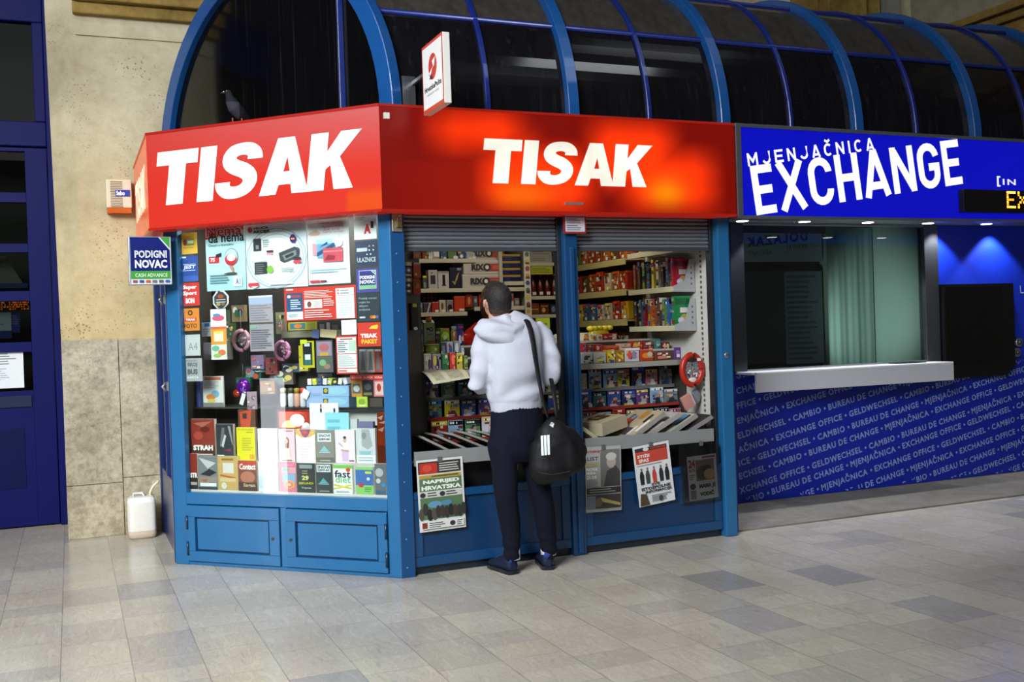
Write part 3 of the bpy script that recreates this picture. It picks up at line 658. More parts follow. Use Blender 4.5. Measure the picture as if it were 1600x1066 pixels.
for z0,b in list(zip(zs,st))+extra:
    i=S5.index(b); u=0.
    seq=(S5[i:]+S5*2)
    for wd in seq.replace('•','• ').split(' '):
        if not wd: u+=.006; continue
        v,f,x0,x1,y0,y1=text2d(wd,.032,1.16); hh=.62; k=SC1/.72*(1.0 if wd!='•' else 1.0)
        if u*CA+4.86>XR: break
        pts=[]
        for p,q in v:
            a=u+(p-x0)*k; bb=q*k; pts.append((4.868+a*CA-bb*SA,z0+a*SA+bb*CA))
        keep=[g for g in f if all(4.845<pts[j][0]<XR and .018<pts[j][1]<(1.04 if pts[j][0]<7.86 else 1.04) for j in g)]
        if keep:
            ii={j:m.P((pts[j][0],YE-.002,pts[j][1])) for g in keep for j in g}
            for g in keep: m.face([ii[j] for j in g],'#8496cf')
        u+=(x1-x0)*k+(.020 if wd=='•' else .030)
q=m.build('panel_lettering',PAPER,tp); q['label']='pale slanting words in several languages'
# dark screen beside the window, small metal knobs
sc=thing('wall_screen','black wall screen under the blue downlights right of the teller window','screen',(7.43,6.90,.93))
m=M(); m.prism([(7.01,YE-.06),(7.84,YE-.06),(7.84,YE),(7.01,YE)],.985,1.728,'#07080b')
m.box(7.01,7.74,YE-.06,YE,.905,.985,'#07080b'); m.poly([(7.74,YE-.06,.905),(7.84,YE-.06,.985),(7.74,YE-.06,.985)],'#07080b'); m.poly([(7.74,YE-.06,.905),(7.74,YE,.905),(7.84,YE,.985),(7.84,YE-.06,.985)],'#07080b'); m.build('case',PLAS,sc)
m=M(); m.poly([(7.04,YE-.0612,1.02),(7.70,YE-.0612,1.02),(7.70,YE-.0612,1.70),(7.04,YE-.0612,1.70)],'#020304'); m.build('display_glass',GLOSSY,sc)
for px,py,lb in ((1592,535,'upper round metal button beside the black screen'),(1589,551,'lower round metal button beside the black screen')):
    p=onY(px,py,YE-.02); m=M(); m.tube([(p.x,YE-.001,p.z),(p.x,YE-.03,p.z)],[.045,.04],'#9da0a4',16); m.tube([(p.x,YE-.03,p.z),(p.x,YE-.045,p.z)],[.02,.018],'#6c6f73',12); item(m,'wall_button',METAL,lb,'button')
p=onY(1594,455,YE-.002)
m=M(); m.poly([(p.x,YE-.002,p.z-.02),(p.x+.05,YE-.002,p.z-.02),(p.x+.05,YE-.002,p.z-.012),(p.x,YE-.002,p.z-.012)],'#dfe4ff'); m.poly([(p.x,YE-.002,p.z-.02),(p.x+.008,YE-.002,p.z-.02),(p.x+.008,YE-.002,p.z+.05),(p.x,YE-.002,p.z+.05)],'#dfe4ff'); m.build('panel_mark',PAPER,EX)
# inside the booth: pale curtain wall on the right, dark on the left
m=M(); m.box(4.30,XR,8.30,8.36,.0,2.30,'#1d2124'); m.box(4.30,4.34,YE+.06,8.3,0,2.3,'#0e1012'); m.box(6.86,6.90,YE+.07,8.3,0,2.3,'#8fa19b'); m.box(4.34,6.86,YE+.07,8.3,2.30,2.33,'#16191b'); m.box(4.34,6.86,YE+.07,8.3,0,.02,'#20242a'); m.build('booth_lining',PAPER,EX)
m=M(); n=36; xs0,xs1=6.32,6.845
for k in range(n):
    f=lambda i:(xs0+(xs1-xs0)*i/n, 7.55+.002*math.sin(i*1.3)+.004*math.sin(i*.5))
    x0,y0=f(k);x1,y1=f(k+1); m.poly([(x0,y0,.9),(x1,y1,.9),(x1,y1,2.29),(x0,y0,2.29)],'#93a8a1',True)
item(m,'window_blind',FAB,'pale green-grey hanging blind behind the teller glass on the right','blind')
# downlights under the board
p0=onY(1160,345,6.35); first=None
GD='downlights under the blue exchange board'
for k,px in enumerate((1160,1257,1356,1450,1541,1632)):
    p=onY(px,346,6.35)
    if first is None:
        dl=thing('downlight','round white downlight under the blue board, nearest the newsstand','ceiling light',(p.x,6.35,2.195),GD); first=p.x
        m=M(); m.lathe((p.x,6.35,2.197),[(.0,.0),(.045,.0),(.058,.006),(.06,.055),(0,.055)],['#fff','#c9ccd0','#c9ccd0','#c9ccd0'],18); m.build('rim',PLAS,dl)
        m=M(); m.lathe((p.x,6.35,2.1935),[(.0,.0),(.042,.0),(.042,.004),(0,.004)],'#fffdf4',18); m.build('lens',LITW,dl)
        root=dl
    else: clone(root,(p.x-first,0,0),'round white downlight under the blue board, '+['','second','third','fourth','fifth','sixth'][k]+' from the newsstand')
# ================================================================ stickers and posters on the slanted window
def sheet(name,label,cat,px,ops,base='#f2f4f4',group=None,t=.046,mat=PAPER,edge=None,rnd=None):
    x0,x1,z0,z1=chrect(*px,t); m=ch()
    m.poly([(x0,t,z0),(x1,t,z0),(x1,t,z1),(x0,t,z1)],base); m.poly([(x0,t+.0008,z0),(x0,t+.0008,z1),(x1,t+.0008,z1),(x1,t+.0008,z0)],edge or '#cfd2d2')
    m.art(x0,x1,z0,z1,t,ops); return item(m,name,mat,label,cat,group)
PO='posters across the top of the display window'
sheet('poster','pale cyan poster with big red and black slanting headline, leftmost of three','poster',(322,350,383.5,454),[
 ('r',0,0,1,1,'#c3e6ec'),('r',0,.0,1,.18,'#b4dfe8'),('p',[(0,.78),(.16,.80),(.98,.90),(.98,1),(0,1)],'#d42a30'),('t','Nema',.02,.81,.96,.99,'#f4d8d8',.05),('t','Nema',.04,.82,.93,.975,'#c9222a',.01),
 ('t','da nema',.08,.725,.99,.87,'#15181c',.02),('t','Ostani u kontaktu',.08,.67,.72,.71,'#3a4a52',0),
 ('r',.08,.42,.34,.52,'#d8322e'),('t','75',.12,.44,.24,.50,'#fff',.04),('p',[(.26,.5),(.40,.51),(.41,.57),(.27,.55)],'#20242c'),
 ('e',.66,.50,.17,.13,'#7d8a90'),('e',.66,.50,.155,.118,'#c3e6ec'),('e',.65,.46,.15,.09,'#cf3038'),('e',.66,.49,.11,.055,'#f3efe8'),('p',[(.60,.36),(.70,.36),(.74,.25),(.70,.25)],'#cf8f80'),('e',.64,.245,.17,.022,'#474a46'),
 ('l',.1,.10,.6,.25,4,'#6d8e96'),('r',.70,.05,.92,.20,'#e6f0f2'),('t','A1',.76,.08,.88,.17,'#4a7fa0',.03)],group=PO)
sheet('poster','white poster with phones, a speaker and pale ring pattern, middle of three','poster',(384.5,346,480,450),[
 ('r',0,0,1,1,'#dfe6ec')]+[('e',.5,.45,r,r*.92,c) for r,c in ((.50,'#b4bec8'),(.475,'#e9eef2'),(.455,'#bcc6d0'),(.435,'#eef2f5'),(.40,'#c6d0d8'),(.385,'#f1f5f7'),(.35,'#d6dee4'),(.34,'#f4f7f8'))]+[
 ('r',0,.90,1,1,'#d3d9dd'),('e',.09,.90,.04,.045,'#d4424a'),('t','VRUĆA',.14,.90,.40,.945,'#20252c',.04),('t','AKCIJA',.14,.83,.42,.885,'#20252c',.04),
 ('r',.14,.57,.27,.76,'#2d3036'),('r',.18,.60,.23,.66,'#8a9096'),('l',.30,.62,.44,.74,4,'#8d979d'),('r',.15,.22,.36,.40,'#3a3d42'),('l',.17,.23,.34,.38,5,'#75797e'),('e',.27,.47,.17,.055,'#f8fafa'),('r',.36,.54,.47,.57,'#3b3f44'),('r',.36,.50,.47,.535,'#e39aa0'),('e',.41,.28,.055,.06,'#8cc152'),
 ('p',[(.56,.52),(.82,.60),(.90,.57),(.88,.44),(.64,.37),(.58,.40)],'#4d5257'),('p',[(.62,.48),(.84,.55),(.85,.47),(.66,.40)],'#8c9296'),('p',[(.66,.47),(.80,.515),(.81,.475),(.68,.43)],'#3c4044'),
 ('e',.80,.72,.05,.065,'#4a2d7c'),('r',.77,.705,.83,.73,'#f0a030'),('r',.80,.40,.92,.44,'#33373c'),('r',.80,.35,.92,.395,'#d4424a'),('l',.60,.22,.84,.30,3,'#9aa4aa'),
 ('r',.05,.04,.22,.09,'#d0343c'),('p',[(.10,.04),(.22,.04),(.14,.01)],'#fff'),('r',.40,.05,.78,.07,'#f6f8f9')],group=PO)
sheet('poster','white poster with two overlapping bank cards, rightmost of three','poster',(481,340,546,444),[
 ('r',0,0,1,1,'#e3edf3'),('r',0,.62,1,1,'#e9edf0'),('r',0,.88,.94,1,'#d9d6d0'),('e',.16,.92,.14,.06,'#d7dcde'),('e',.16,.92,.11,.045,'#e9edf0'),('e',.18,.77,.15,.03,'#e4b3a6'),('e',.2,.80,.07,.02,'#d9c79a'),
 ('t','NOVA KARTICA',.36,.90,.86,.935,'#cc6a72',.02),('t','POGODNOSTI',.38,.85,.88,.885,'#cc6a72',.02),('t','ZA SVE',.40,.805,.80,.835,'#d68088',.0),('t','SAMO OVDJE',.40,.76,.88,.79,'#d68088',.0),
 ('r',.13,.44,.24,.62,'#d9a4b0'),('r',.22,.60,.60,.68,'#b9dbe6'),('r',.24,.40,.68,.61,'#7fb0d2'),('p',[(.24,.48),(.66,.62),(.68,.56),(.24,.42)],'#355a84'),('p',[(.3,.56),(.5,.64),(.5,.6)],'#2a4a70'),('r',.39,.33,.86,.54,'#d65a68'),('r',.39,.48,.86,.50,'#e896a0'),('p',[(.42,.36),(.66,.36),(.68,.42),(.5,.44)],'#a23a46'),
 ('e',.77,.62,.095,.07,'#f2f4f5'),('r',.74,.68,.78,.76,'#eef0f2'),('r',.03,.22,.95,.235,'#cfdbe2'),('l',.06,.17,.8,.21,1,'#b8c8d2'),('r',.06,.03,.30,.065,'#cf4048'),('r',.31,.035,.46,.06,'#8a2a34')],group=PO)
ST='square stickers down the left edge of the display window'
L=[('yellow square sticker with a red and green emblem, top of the left column',(281.5,364,308,397),'#d9ae3c',[('e',.30,.55,.13,.15,'#8c2a2a'),('r',.40,.42,.84,.68,'#7fae3a'),('r',.40,.66,.84,.69,'#26301c'),('r',.40,.41,.84,.44,'#26301c'),('t','gratis',.46,.46,.80,.64,'#f0f4e0',.03),('t','isplata',.2,.26,.8,.34,'#7c5f22',0)]),
('blue square sticker with a white slanting word, second in the left column',(282.5,400,309,440),'#2c4c9c',[('r',.0,.0,1,.22,'#3d62b4'),('r',.1,.92,.34,.98,'#e8ecf2'),('r',.1,.42,.86,.44,'#dfe8f4'),('r',.16,.66,.9,.68,'#dfe8f4'),('t','JEST',.16,.46,.86,.64,'#e8eef8',.04,.2)]),
('red square sticker with three white words, third in the left column',(282,442,311.5,478),'#d0342c',[('t','Super',.14,.68,.86,.90,'#fff',.04,.1),('t','Sport',.14,.42,.86,.64,'#fff',.04,.1),('t','BON',.28,.10,.74,.34,'#fff',.05)]),
('orange square sticker with a dark camera mark, fourth in the left column',(284,482,311.5,517),'#dc8a34',[('e',.5,.80,.14,.12,'#4a3320'),('e',.5,.80,.07,.06,'#dc8a34'),('r',.18,.42,.84,.58,'#d8342c'),('t','TISAK',.22,.45,.80,.55,'#fff',.04),('t','FOTO',.16,.12,.86,.32,'#3c2c1c',.0)]),
('grey sticker with the letters A4, fifth in the left column',(286,523,313,556),'#b4b7b7',[('p',[(0,.72),(.2,.98),(1,1),(1,0),(0,0)],'#c3c6c6'),('t','A4',.30,.26,.84,.62,'#8d9292',.0)]),
('grey sticker for bus tickets, lowest in the left column',(287.5,560,316,596),'#a9abab',[('r',.05,.86,.7,.92,'#8d8f90'),('t','BROJ',.22,.60,.74,.82,'#6a6c6e',.05),('t','BUS',.20,.30,.76,.54,'#5c5e60',.05),('t','KARTA',.2,.12,.8,.22,'#e8eaea',.02)])]
for lb,px,bc,ops in L: sheet('sticker',lb,'sticker',px,ops,bc,ST)
SR='notices down the right edge of the display window'
L=[('white sticker with a big red A and small black 1, top of the right column','sticker',(553,336,588,374),'#eceef0',[('r',.06,.88,.5,.93,'#9a9ea2'),('r',.06,.80,.4,.84,'#b5b9bc'),('t','A',.44,.22,.76,.62,'#cc2a30',.06),('t','1',.76,.44,.88,.72,'#1c1f24',.04)]),
('navy sticker with white dots and a pale bar, second in the right column','sticker',(555.5,376,591,416),'#33415c',[('r',.06,.58,.52,.72,'#c9d2d6'),('e',.62,.78,.035,.03,'#d8a890'),('e',.80,.78,.035,.03,'#d8a890'),('e',.62,.62,.035,.03,'#e0e2e4'),('e',.80,.62,.035,.03,'#e0e2e4'),('e',.52,.46,.035,.03,'#e0e2e4'),('e',.68,.46,.035,.03,'#e0e2e4'),('t','ULAZNICE',.08,.16,.90,.34,'#dfe6ea',.01)]),
('violet sticker with a white and green cash card, third in the right column','sticker',(557,419.5,591.5,457),'#4a4a98',[('r',.12,.14,.90,.92,'#dfe4ee'),('p',[(.14,.30),(.88,.30),(.88,.70),(.66,.90),(.14,.90)],'#2c3580'),('p',[(.70,.90),(.88,.90),(.88,.72)],'#86c290'),('r',.14,.16,.88,.30,'#86c28c'),('t','PODIGNI',.18,.56,.84,.70,'#fff',.04),('t','NOVAC',.18,.36,.84,.52,'#fff',.04)]),
('dark slate sticker with four lines of white writing, fourth in the right column','sticker',(558.5,458,592,502.5),'#2f3c46',[('t','Pošalji novac',.08,.76,.92,.86,'#b9c4c8',0),('t','najbrže',.08,.63,.6,.72,'#b9c4c8',0),('t','diljem',.08,.50,.5,.59,'#b9c4c8',0),('t','svijeta',.08,.37,.6,.46,'#b9c4c8',0),('r',.1,.12,.36,.18,'#cfd8da'),('e',.66,.15,.08,.06,'#d8602c'),('e',.78,.15,.08,.06,'#e0a030'),('e',.92,.15,.07,.06,'#5c6ab0')]),
('red square sticker with white and yellow words, fifth in the right column','sticker',(559,504,595,541.5),'#d23a28',[('p',[(.5,.74),(.62,.86),(.88,.9),(.9,.80),(.84,.72)],'#e6d23a'),('t','TISAK',.12,.36,.86,.54,'#fff',.05),('t','PAKET',.16,.12,.86,.30,'#e8c83a',.05)]),
('red landscape notice with a blue box and white price list, above the toys','notice',(444.5,448,556.5,500),'#d43c2e',[('r',.03,.93,.13,.97,'#fff'),('r',.03,.04,.26,.28,'#eef0f2'),('r',.03,.28,.26,.84,'#2f5480'),('e',.07,.74,.025,.05,'#e8eaee'),('t','PORUKA',.10,.70,.24,.78,'#d8503c',.03),('l',.09,.34,.24,.66,5,'#dfe6ee'),('l',.06,.10,.22,.22,3,'#a0a8b0'),
 ('l',.29,.66,.70,.90,5,'#f4dcd6'),('r',.29,.36,.54,.62,'#f2efe8'),('e',.36,.48,.03,.09,'#7c4a44'),('l',.42,.40,.53,.58,4,'#b9b2aa'),('l',.56,.40,.72,.64,4,'#f4dcd6'),('l',.29,.06,.68,.32,4,'#f4dcd6'),('r',.735,.02,.985,.92,'#eef0f0'),('r',.735,.70,.985,.712,'#d43c2e'),('l',.77,.08,.96,.66,8,'#c4cccc'),('e',.77,.86,.012,.025,'#d43c2e'),('e',.77,.77,.012,.025,'#d43c2e'),('l',.80,.73,.95,.89,2,'#9aa')]),
('blank white sheet hanging below the red landscape notice','notice',(533.5,500,557,523),'#eceff1',[('l',.1,.1,.9,.9,4,'#dfe3e5')]),
('tall red-framed price sheet left of the red square sticker','notice',(525.5,525,558.5,584.5),'#cf3a2c',[('r',.06,.04,.96,.14,'#f0efec'),('r',.06,.16,.96,.52,'#eef0ee'),('r',.06,.54,.96,.96,'#e6eaea'),('r',.2,.90,.8,.93,'#7c3030'),('l',.1,.56,.6,.88,6,'#6d7478'),('r',.62,.60,.94,.88,'#bcd4c2'),('l',.1,.19,.9,.5,6,'#aab2b4'),('r',.1,.07,.5,.10,'#cf3a2c')])]
for lb,nm,px,bc,ops in L: sheet(nm,lb,nm,px,ops,bc,SR if nm=='sticker' else None)
sheet('hanging_strip','long hanging strip of pictures, white above and orange below, under the cyan poster','picture strip',(330,483,354,562),[('r',0,.66,1,1,'#eef2f4'),('e',.5,.82,.4,.06,'#d85a78'),('e',.4,.88,.25,.03,'#5a86c0'),('r',0,.60,1,.65,'#d86a3a'),('r',0,.30,1,.60,'#e09a3c'),('r',.2,.36,.8,.56,'#f2ecc8'),('e',.5,.54,.25,.025,'#d8d83a'),('r',0,.02,1,.29,'#dfe6cf'),('e',.3,.22,.25,.06,'#6cb49c'),('e',.7,.14,.25,.06,'#d8744c'),('e',.4,.08,.25,.04,'#88c06a'),('r',0,0,.85,.03,'#f4f4f0')],'#eef',t=.06)
sheet('paper_list','grey hanging paper list with two printed blocks, centre of the window','list',(390,462,427,549),[('r',0,0,1,1,'#a39ea6'),('r',.0,.85,1,.97,'#a9b6d0'),('r',0,.97,1,1,'#f2f2f2'),('l',.05,.54,.95,.84,7,'#857f8a'),('r',0,.49,1,.52,'#5c5440'),('r',.04,.42,.3,.46,'#7fb89c'),('l',.05,.04,.95,.40,9,'#6e6874')],'#a39ea6',t=.07)
# octagonal clear ornament
x0,x1,z0,z1=chrect(333,456,357,482,.06); m=ch(); cx,cz,r=(x0+x1)/2,(z0+z1)/2,(x1-x0)/2
oc=[(cx+r*math.cos(math.radians(22.5+45*k)),.06,cz+r*math.sin(math.radians(22.5+45*k))) for k in range(8)]
m.poly(oc,'#40444a'); m.tube(oc+[oc[0]],.006,'#dfe4e2',6); m.art(x0,x1,z0,z1,.06,[('r',.2,.5,.8,.55,'#d8dcd8'),('r',.18,.36,.82,.40,'#d8dcd8'),('e',.5,.72,.2,.12,'#b5562e'),('e',.35,.25,.14,.1,'#b59a6a'),('e',.66,.26,.12,.1,'#8a6a4a')])
item(m,'window_ornament',PLAS,'small octagonal framed ornament hanging under the cyan poster','ornament')
# ================================================================ goods in the slanted display
zs=chp(500,723,.076)[1]
m=ch(); m.box(.03,1.58,.074,.40,.485,zs,'#b9b7b0'); item(m,'display_step',PAPER,'pale step behind the lower row of books in the display window','display stand')
ZS1=.485; ZS2=zs
def book(label,px,t,zb,cover,ops,th=.022,name='book',cat='book',group=None,back='#e9e4d6'):
    x0,x1,z0,z1=chrect(*px,t); m=ch(); m.box(x0,x1-.002,t,t+th,zb,z1,back,front=cover); m.box(x0,x1-.002,t+th,t+th+.001,zb,z1,cover)
    m.art(x0,x1-.002,zb,z1,t,ops); return item(m,name,GLOSSY,label,cat,group)
G1='books in the lower row of the display window'; G2='books in the upper row of the display window'
B1=[('dark red paperback with white title half hidden at the left end of the lower row',(297,709,309,769),'#8c3428',[('r',0,0,1,.35,'#3a2a24'),('t','STR',.05,.32,1.0,.46,'#f0ece6',.05),('r',.1,.12,.9,.2,'#b5aca4')]),
('grey book with a dark wing photo beside the half hidden red one',(310,713,340,769),'#7d8284',[('p',[(.05,.95),(.95,.8),(.5,.62)],'#c6cacb'),('p',[(.1,.45),(.6,.62),(.98,.52),(.6,.40)],'#2c3032'),('r',0,.22,1,.38,'#9a8c82'),('p',[(.1,.28),(.5,.32),(.4,.22)],'#b5603c'),('r',.1,.10,.95,.20,'#eceeee'),('r',0,0,1,.08,'#44484a')]),
('sand-coloured book with a pale landscape in the lower row',(341,713,372,769),'#c8a764',[('r',.25,.50,.8,.80,'#d8d6d0'),('p',[(.1,.46),(.9,.38),(.9,.33),(.1,.42)],'#b5563a'),('r',.1,.25,.9,.36,'#d6c28e'),('e',.3,.13,.14,.1,'#ddd8c8'),('r',.2,.88,.8,.93,'#8a7040')]),
('dark red space book with white title, lower row',(373,720,402,770),'#7c4434',[('r',0,.75,1,1,'#b8402c'),('t','Contact',.06,.70,.94,.90,'#f6f0ea',.04),('e',.5,.45,.4,.2,'#b5745a'),('r',0,0,1,.28,'#4a3024'),('t','Sagan',.25,.10,.9,.25,'#d0b48a',.03)]),
('book with the bright reflection painted into its pale blue cover, lower row',(404,722,435,772),'#dfe8f0',[('r',0,.1,1,.5,'#c3d6e8'),('r',.55,.55,.9,.85,'#d6e2ee')]),  # cover whitened to match the reflection crossing it
('pink book with coloured bands and a yellow ring, lower row',(437,722,463,772),'#e0708c',[('r',.1,.62,1,.82,'#e69aae'),('e',.4,.75,.22,.07,'#7ab88a'),('r',.2,.32,.95,.60,'#7cb2d4'),('e',.6,.25,.34,.15,'#e2a44c'),('e',.6,.25,.22,.1,'#e0708c'),('e',.6,.25,.1,.05,'#ead06a'),('r',.1,.86,.9,.93,'#e88aa0')]),
('black book with the yellow-green number 29, lower row',(464,724,493,773),'#2e3232',[('r',.15,.82,.85,.95,'#8a9296'),('r',.3,.72,.6,.75,'#a8a05a'),('r',.3,.64,.6,.67,'#a8a05a'),('t','29',.28,.42,.66,.58,'#dfe08a',.05),('t','SEKUNDI',.1,.28,.9,.36,'#b9c03a',.04),('t','Vrijeme',.25,.12,.78,.2,'#dfe4e4',0)]),
('dark grey book with a teal peak and white title block, lower row',(494,725,520,774),'#3c4446',[('r',.05,.72,.9,.97,'#e4e8e8'),('t','SNOVI',.1,.84,.85,.94,'#2c3234',.03),('t','SJENE',.1,.74,.85,.82,'#2c3234',.03),('p',[(.2,.34),(.45,.52),(.75,.34)],'#5ca6ae'),('r',.15,.30,.8,.33,'#9ac2c6'),('r',.2,.05,.8,.10,'#8a9092')]),
('white and green diet book with a yellow tape measure, lower row',(521,727,551,777),'#f2f4f0',[('r',0,.88,1,1,'#7cbf5a'),('e',.8,.84,.12,.07,'#d8442e'),('t','fast',.08,.56,.92,.82,'#26314a',.02),('t','diet',.12,.38,.92,.62,'#76b886',.01),('p',[(.04,.34),(.96,.22),(.96,.17),(.04,.28)],'#c6c43a'),('p',[(.04,.20),(.96,.34),(.96,.29),(.04,.15)],'#d8d45a'),('l',.15,.04,.85,.12,2,'#a0a6a6')]),
('blue and green activity book at the right of the lower row',(556,730,584,779),'#8ecb70',[('r',0,.34,1,.90,'#4a72b4'),('r',.55,.76,.9,.84,'#d0d83a'),('e',.72,.57,.09,.06,'#d8dce0'),('e',.3,.34,.14,.08,'#c6404a'),('l',.5,.1,.95,.28,3,'#5a9a4a')]),
('grey photo book with a blue dot at the far right of the lower row',(586,725,604,777),'#6a6e72',[('e',.4,.72,.35,.14,'#b5b8ba'),('e',.3,.45,.2,.08,'#c9cccc'),('e',.75,.33,.2,.07,'#3a8ac0'),('r',.1,.05,.9,.15,'#3c6a8a')])]
for lb,px,c,ops in B1: book(lb,px,.052,ZS1,c,ops,group=G1)
B2=[('dark red paperback with white title, tallest at the left of the upper row',(299,655,336,711),'#8e382c',[('p',[(.1,.9),(.9,.95),(.5,.8)],'#a86a54'),('e',.3,.6,.2,.1,'#b04a36'),('e',.6,.75,.2,.07,'#6a241c'),('r',0,0,1,.34,'#4c3028'),('t','STRAH',.08,.24,.92,.37,'#f4f0ea',.06),('r',.1,.13,.9,.16,'#c9c0b8'),('r',.1,.05,.9,.11,'#d8d2cc')]),
('black and grey book with a blurred figure in the upper row',(338,663,365,711),'#34373c',[('p',[(.2,.4),(.35,.9),(.5,.9),(.45,.35)],'#6a6e74'),('p',[(.3,.42),(.5,.72),(.6,.68),(.4,.36)],'#c6cacc'),('p',[(.7,.95),(.9,.5),(1,.4),(.85,.95)],'#8c9094'),('p',[(.4,.28),(.85,.34),(.85,.25)],'#8c2a5a'),('r',.05,.05,.45,.16,'#e4e6e8')]),
('bright yellow paperback in the upper row',(370,668,399,722),'#dfd616',[('t','Crna kutija',.1,.90,.9,.96,'#6a5e10',0),('r',.55,.84,.9,.87,'#a89c20'),('l',.3,.3,.9,.7,6,'#b8ae1c'),('r',.7,.06,.95,.2,'#d8a028')]),
('book with the bright reflection painted into its pale cover, upper row',(403,670,434,722),'#eceaf0',[('l',.1,.2,.9,.9,8,'#d2d0dc')]),  # cover paled to match the same reflection
('pale pink book with a long-haired girl in the upper row',(436,671,461,722),'#e6c3cf',[('r',.3,.93,.9,.96,'#8a5a6a'),('p',[(.38,.40),(.62,.40),(.66,.68),(.5,.78),(.36,.66)],'#8a5a44'),('e',.5,.64,.09,.07,'#e2b8a0'),('p',[(.25,.05),(.75,.05),(.66,.42),(.34,.42)],'#e8d8c8'),('r',.2,.04,.8,.07,'#7a6a60')]),
('white book with a jewelled purple and gold top in the upper row',(462.5,671,493,722),'#f0ecec',[('p',[(0,1),(0,.85),(.3,.75),(.7,.75),(1,.85),(1,1)],'#d8b46a'),('p',[(.2,1),(.35,.8),(.5,.74),(.65,.8),(.8,1)],'#a04a78'),('e',.5,.92,.12,.06,'#c0603a'),('l',.2,.1,.8,.62,6,'#e0d4d4')]),
('grey book with a teal peak and white title block, upper row',(494.5,672,522,725),'#8b8a82',[('r',.08,.64,.86,.90,'#e8eaea'),('t','SNOVI',.14,.78,.8,.87,'#3c4244',.03),('t','SJENE',.14,.67,.8,.75,'#3c4244',.03),('p',[(.2,.34),(.45,.52),(.75,.34)],'#8cc0c0'),('r',.15,.30,.8,.33,'#b5cfce'),('r',.0,.0,1,.16,'#6e6c66'),('r',.2,.05,.8,.08,'#b0aea6')]),
('pale pink cookbook with a chef crossing arms in the upper row',(524,672,555,725),'#ecdde2',[('p',[(.35,.05),(.65,.05),(.68,.4),(.32,.4)],'#d8b8dc'),('p',[(.25,.4),(.75,.4),(.62,.6),(.38,.6)],'#f0e6e2'),('e',.5,.70,.08,.08,'#d8ae96'),('e',.5,.77,.08,.04,'#5c4434'),('p',[(.2,.62),(.4,.5),(.42,.47),(.22,.58)],'#6c6468'),('p',[(.3,.42),(.7,.38),(.7,.34),(.3,.37)],'#d0a890'),('r',.7,.05,.95,.09,'#8a5a7a')]),
('white and grey photo book with a blue stripe in the upper row',(556.5,670,587,722),'#cfd4d6',[('p',[(.3,.98),(.7,.98),(.85,.5),(.6,.4),(.3,.5)],'#a8acae'),('e',.42,.8,.12,.1,'#8c9092'),('r',0,.0,1,.24,'#e4eaec'),('p',[(.15,.36),(.8,.36),(.72,.26),(.2,.26)],'#8fc0cc'),('l',.1,.05,.9,.2,2,'#b0bcc0')])]
for lb,px,c,ops in B2: book(lb,px,.078,ZS2,c,ops,group=G2)
m=ch(); x0,x1,z0,z1=chrect(589,645,604,724,.10); m.box(x0,x1,.102,.15,ZS2,z1,'#a8401f')
m.art(x0,x1,ZS2,z1,.102,[('p',[(.1,.9),(.7,.95),(.5,.85)],'#f0d8c8'),('p',[(.2,.8),(.9,.84),(.8,.78)],'#f0c8b0'),('p',[(.1,.66),(.8,.72),(.6,.62)],'#e8b8a0'),('r',.0,.0,1,.35,'#7a3018')]); item(m,'crisp_bag',SHINE,'shiny orange-red bag standing at the right end of the upper book row','bag',bevel=.008)
# upper shelf of the display with a dark edge
zt=chp(510,637,.22)[1]
m=ch(); u0=chp(432,640,.22)[0]; m.box(u0,1.59,.22,.43,zt-.014,zt,'#222226'); m.box(u0+.02,1.48,.30,.305,zt-.12,zt-.015,'#c9c9c4'); 
m.box(u0,u0+.015,.22,.43,ZS2,zt-.014,'#5c5a55'); m.box(1.575,1.59,.22,.43,ZS2,zt-.014,'#5c5a55'); item(m,'display_shelf',PLAS,'short display shelf with a dark front edge behind the right half of the books','shelf')
def cb(label,cat,name,px,t,d,zb,col,ops,mat=GLOSSY,group=None,bev=0,ht=None):
    x0,x1,z0,z1=chrect(*px,t); m=ch(); zb=z0 if zb is None else zb; m.box(x0,x1,t,t+d,zb,z1 if ht is None else zb+ht,col); m.art(x0,x1,zb,z1 if ht is None else zb+ht,t,ops); return item(m,name,mat,label,cat,group,bevel=bev)
z_a=chp(510,633,.24)[1]; h1=.068
bl=[('e',.25,.55,.22,.3,'#9db4dc'),('e',.7,.5,.25,.35,'#9ccbe0'),('r',.40,.25,.52,.8,'#2c3a34'),('e',.46,.55,.045,.2,'#c0a83a'),('r',.05,.1,.35,.3,'#8aa2cc')]
cb('pale blue puzzle box, lower of two on the display shelf','box','puzzle_box',(479,618,545,636),.24,.12,zt,'#8fb6dc',bl,ht=h1)
cb('pale blue puzzle box, upper of two on the display shelf','box','puzzle_box',(479,602,545,618),.24,.12,zt+h1+.001,'#94bce2',bl,ht=h1)
# heap of small packets on the blue boxes
pal=['#e8e6d8','#d6d23a','#3c5a8c','#e8e8ee','#b8c43c','#2c3a4a','#d8d0c0','#c8ccd8','#e0c83c','#f2f2ee']
zz1=zt+2*h1+.002
for k in range(8):
    u=chp(486+k*8.0,600,.27)[0]; m=ch(); a=R.uniform(-.3,.3)
    Rm=Matrix.Rotation(a,3,'Y'); m.box(u-.014,u+.014,.25,.33,zz1+.006,zz1+.045,pal[k],R=Rm); m.box(u-.012,u+.010,.2494,.2500,zz1+.016,zz1+.03,pal[(k+3)%10],R=Rm,o=(u,.29,zz1+.025)); item(m,'sweet_packet',GLOSSY,['leftmost','second','third','fourth','fifth','sixth','seventh','rightmost'][k]+' small wrapped packet in the heap on the pale blue boxes','packet','packets heaped on the pale blue boxes',bevel=.004)
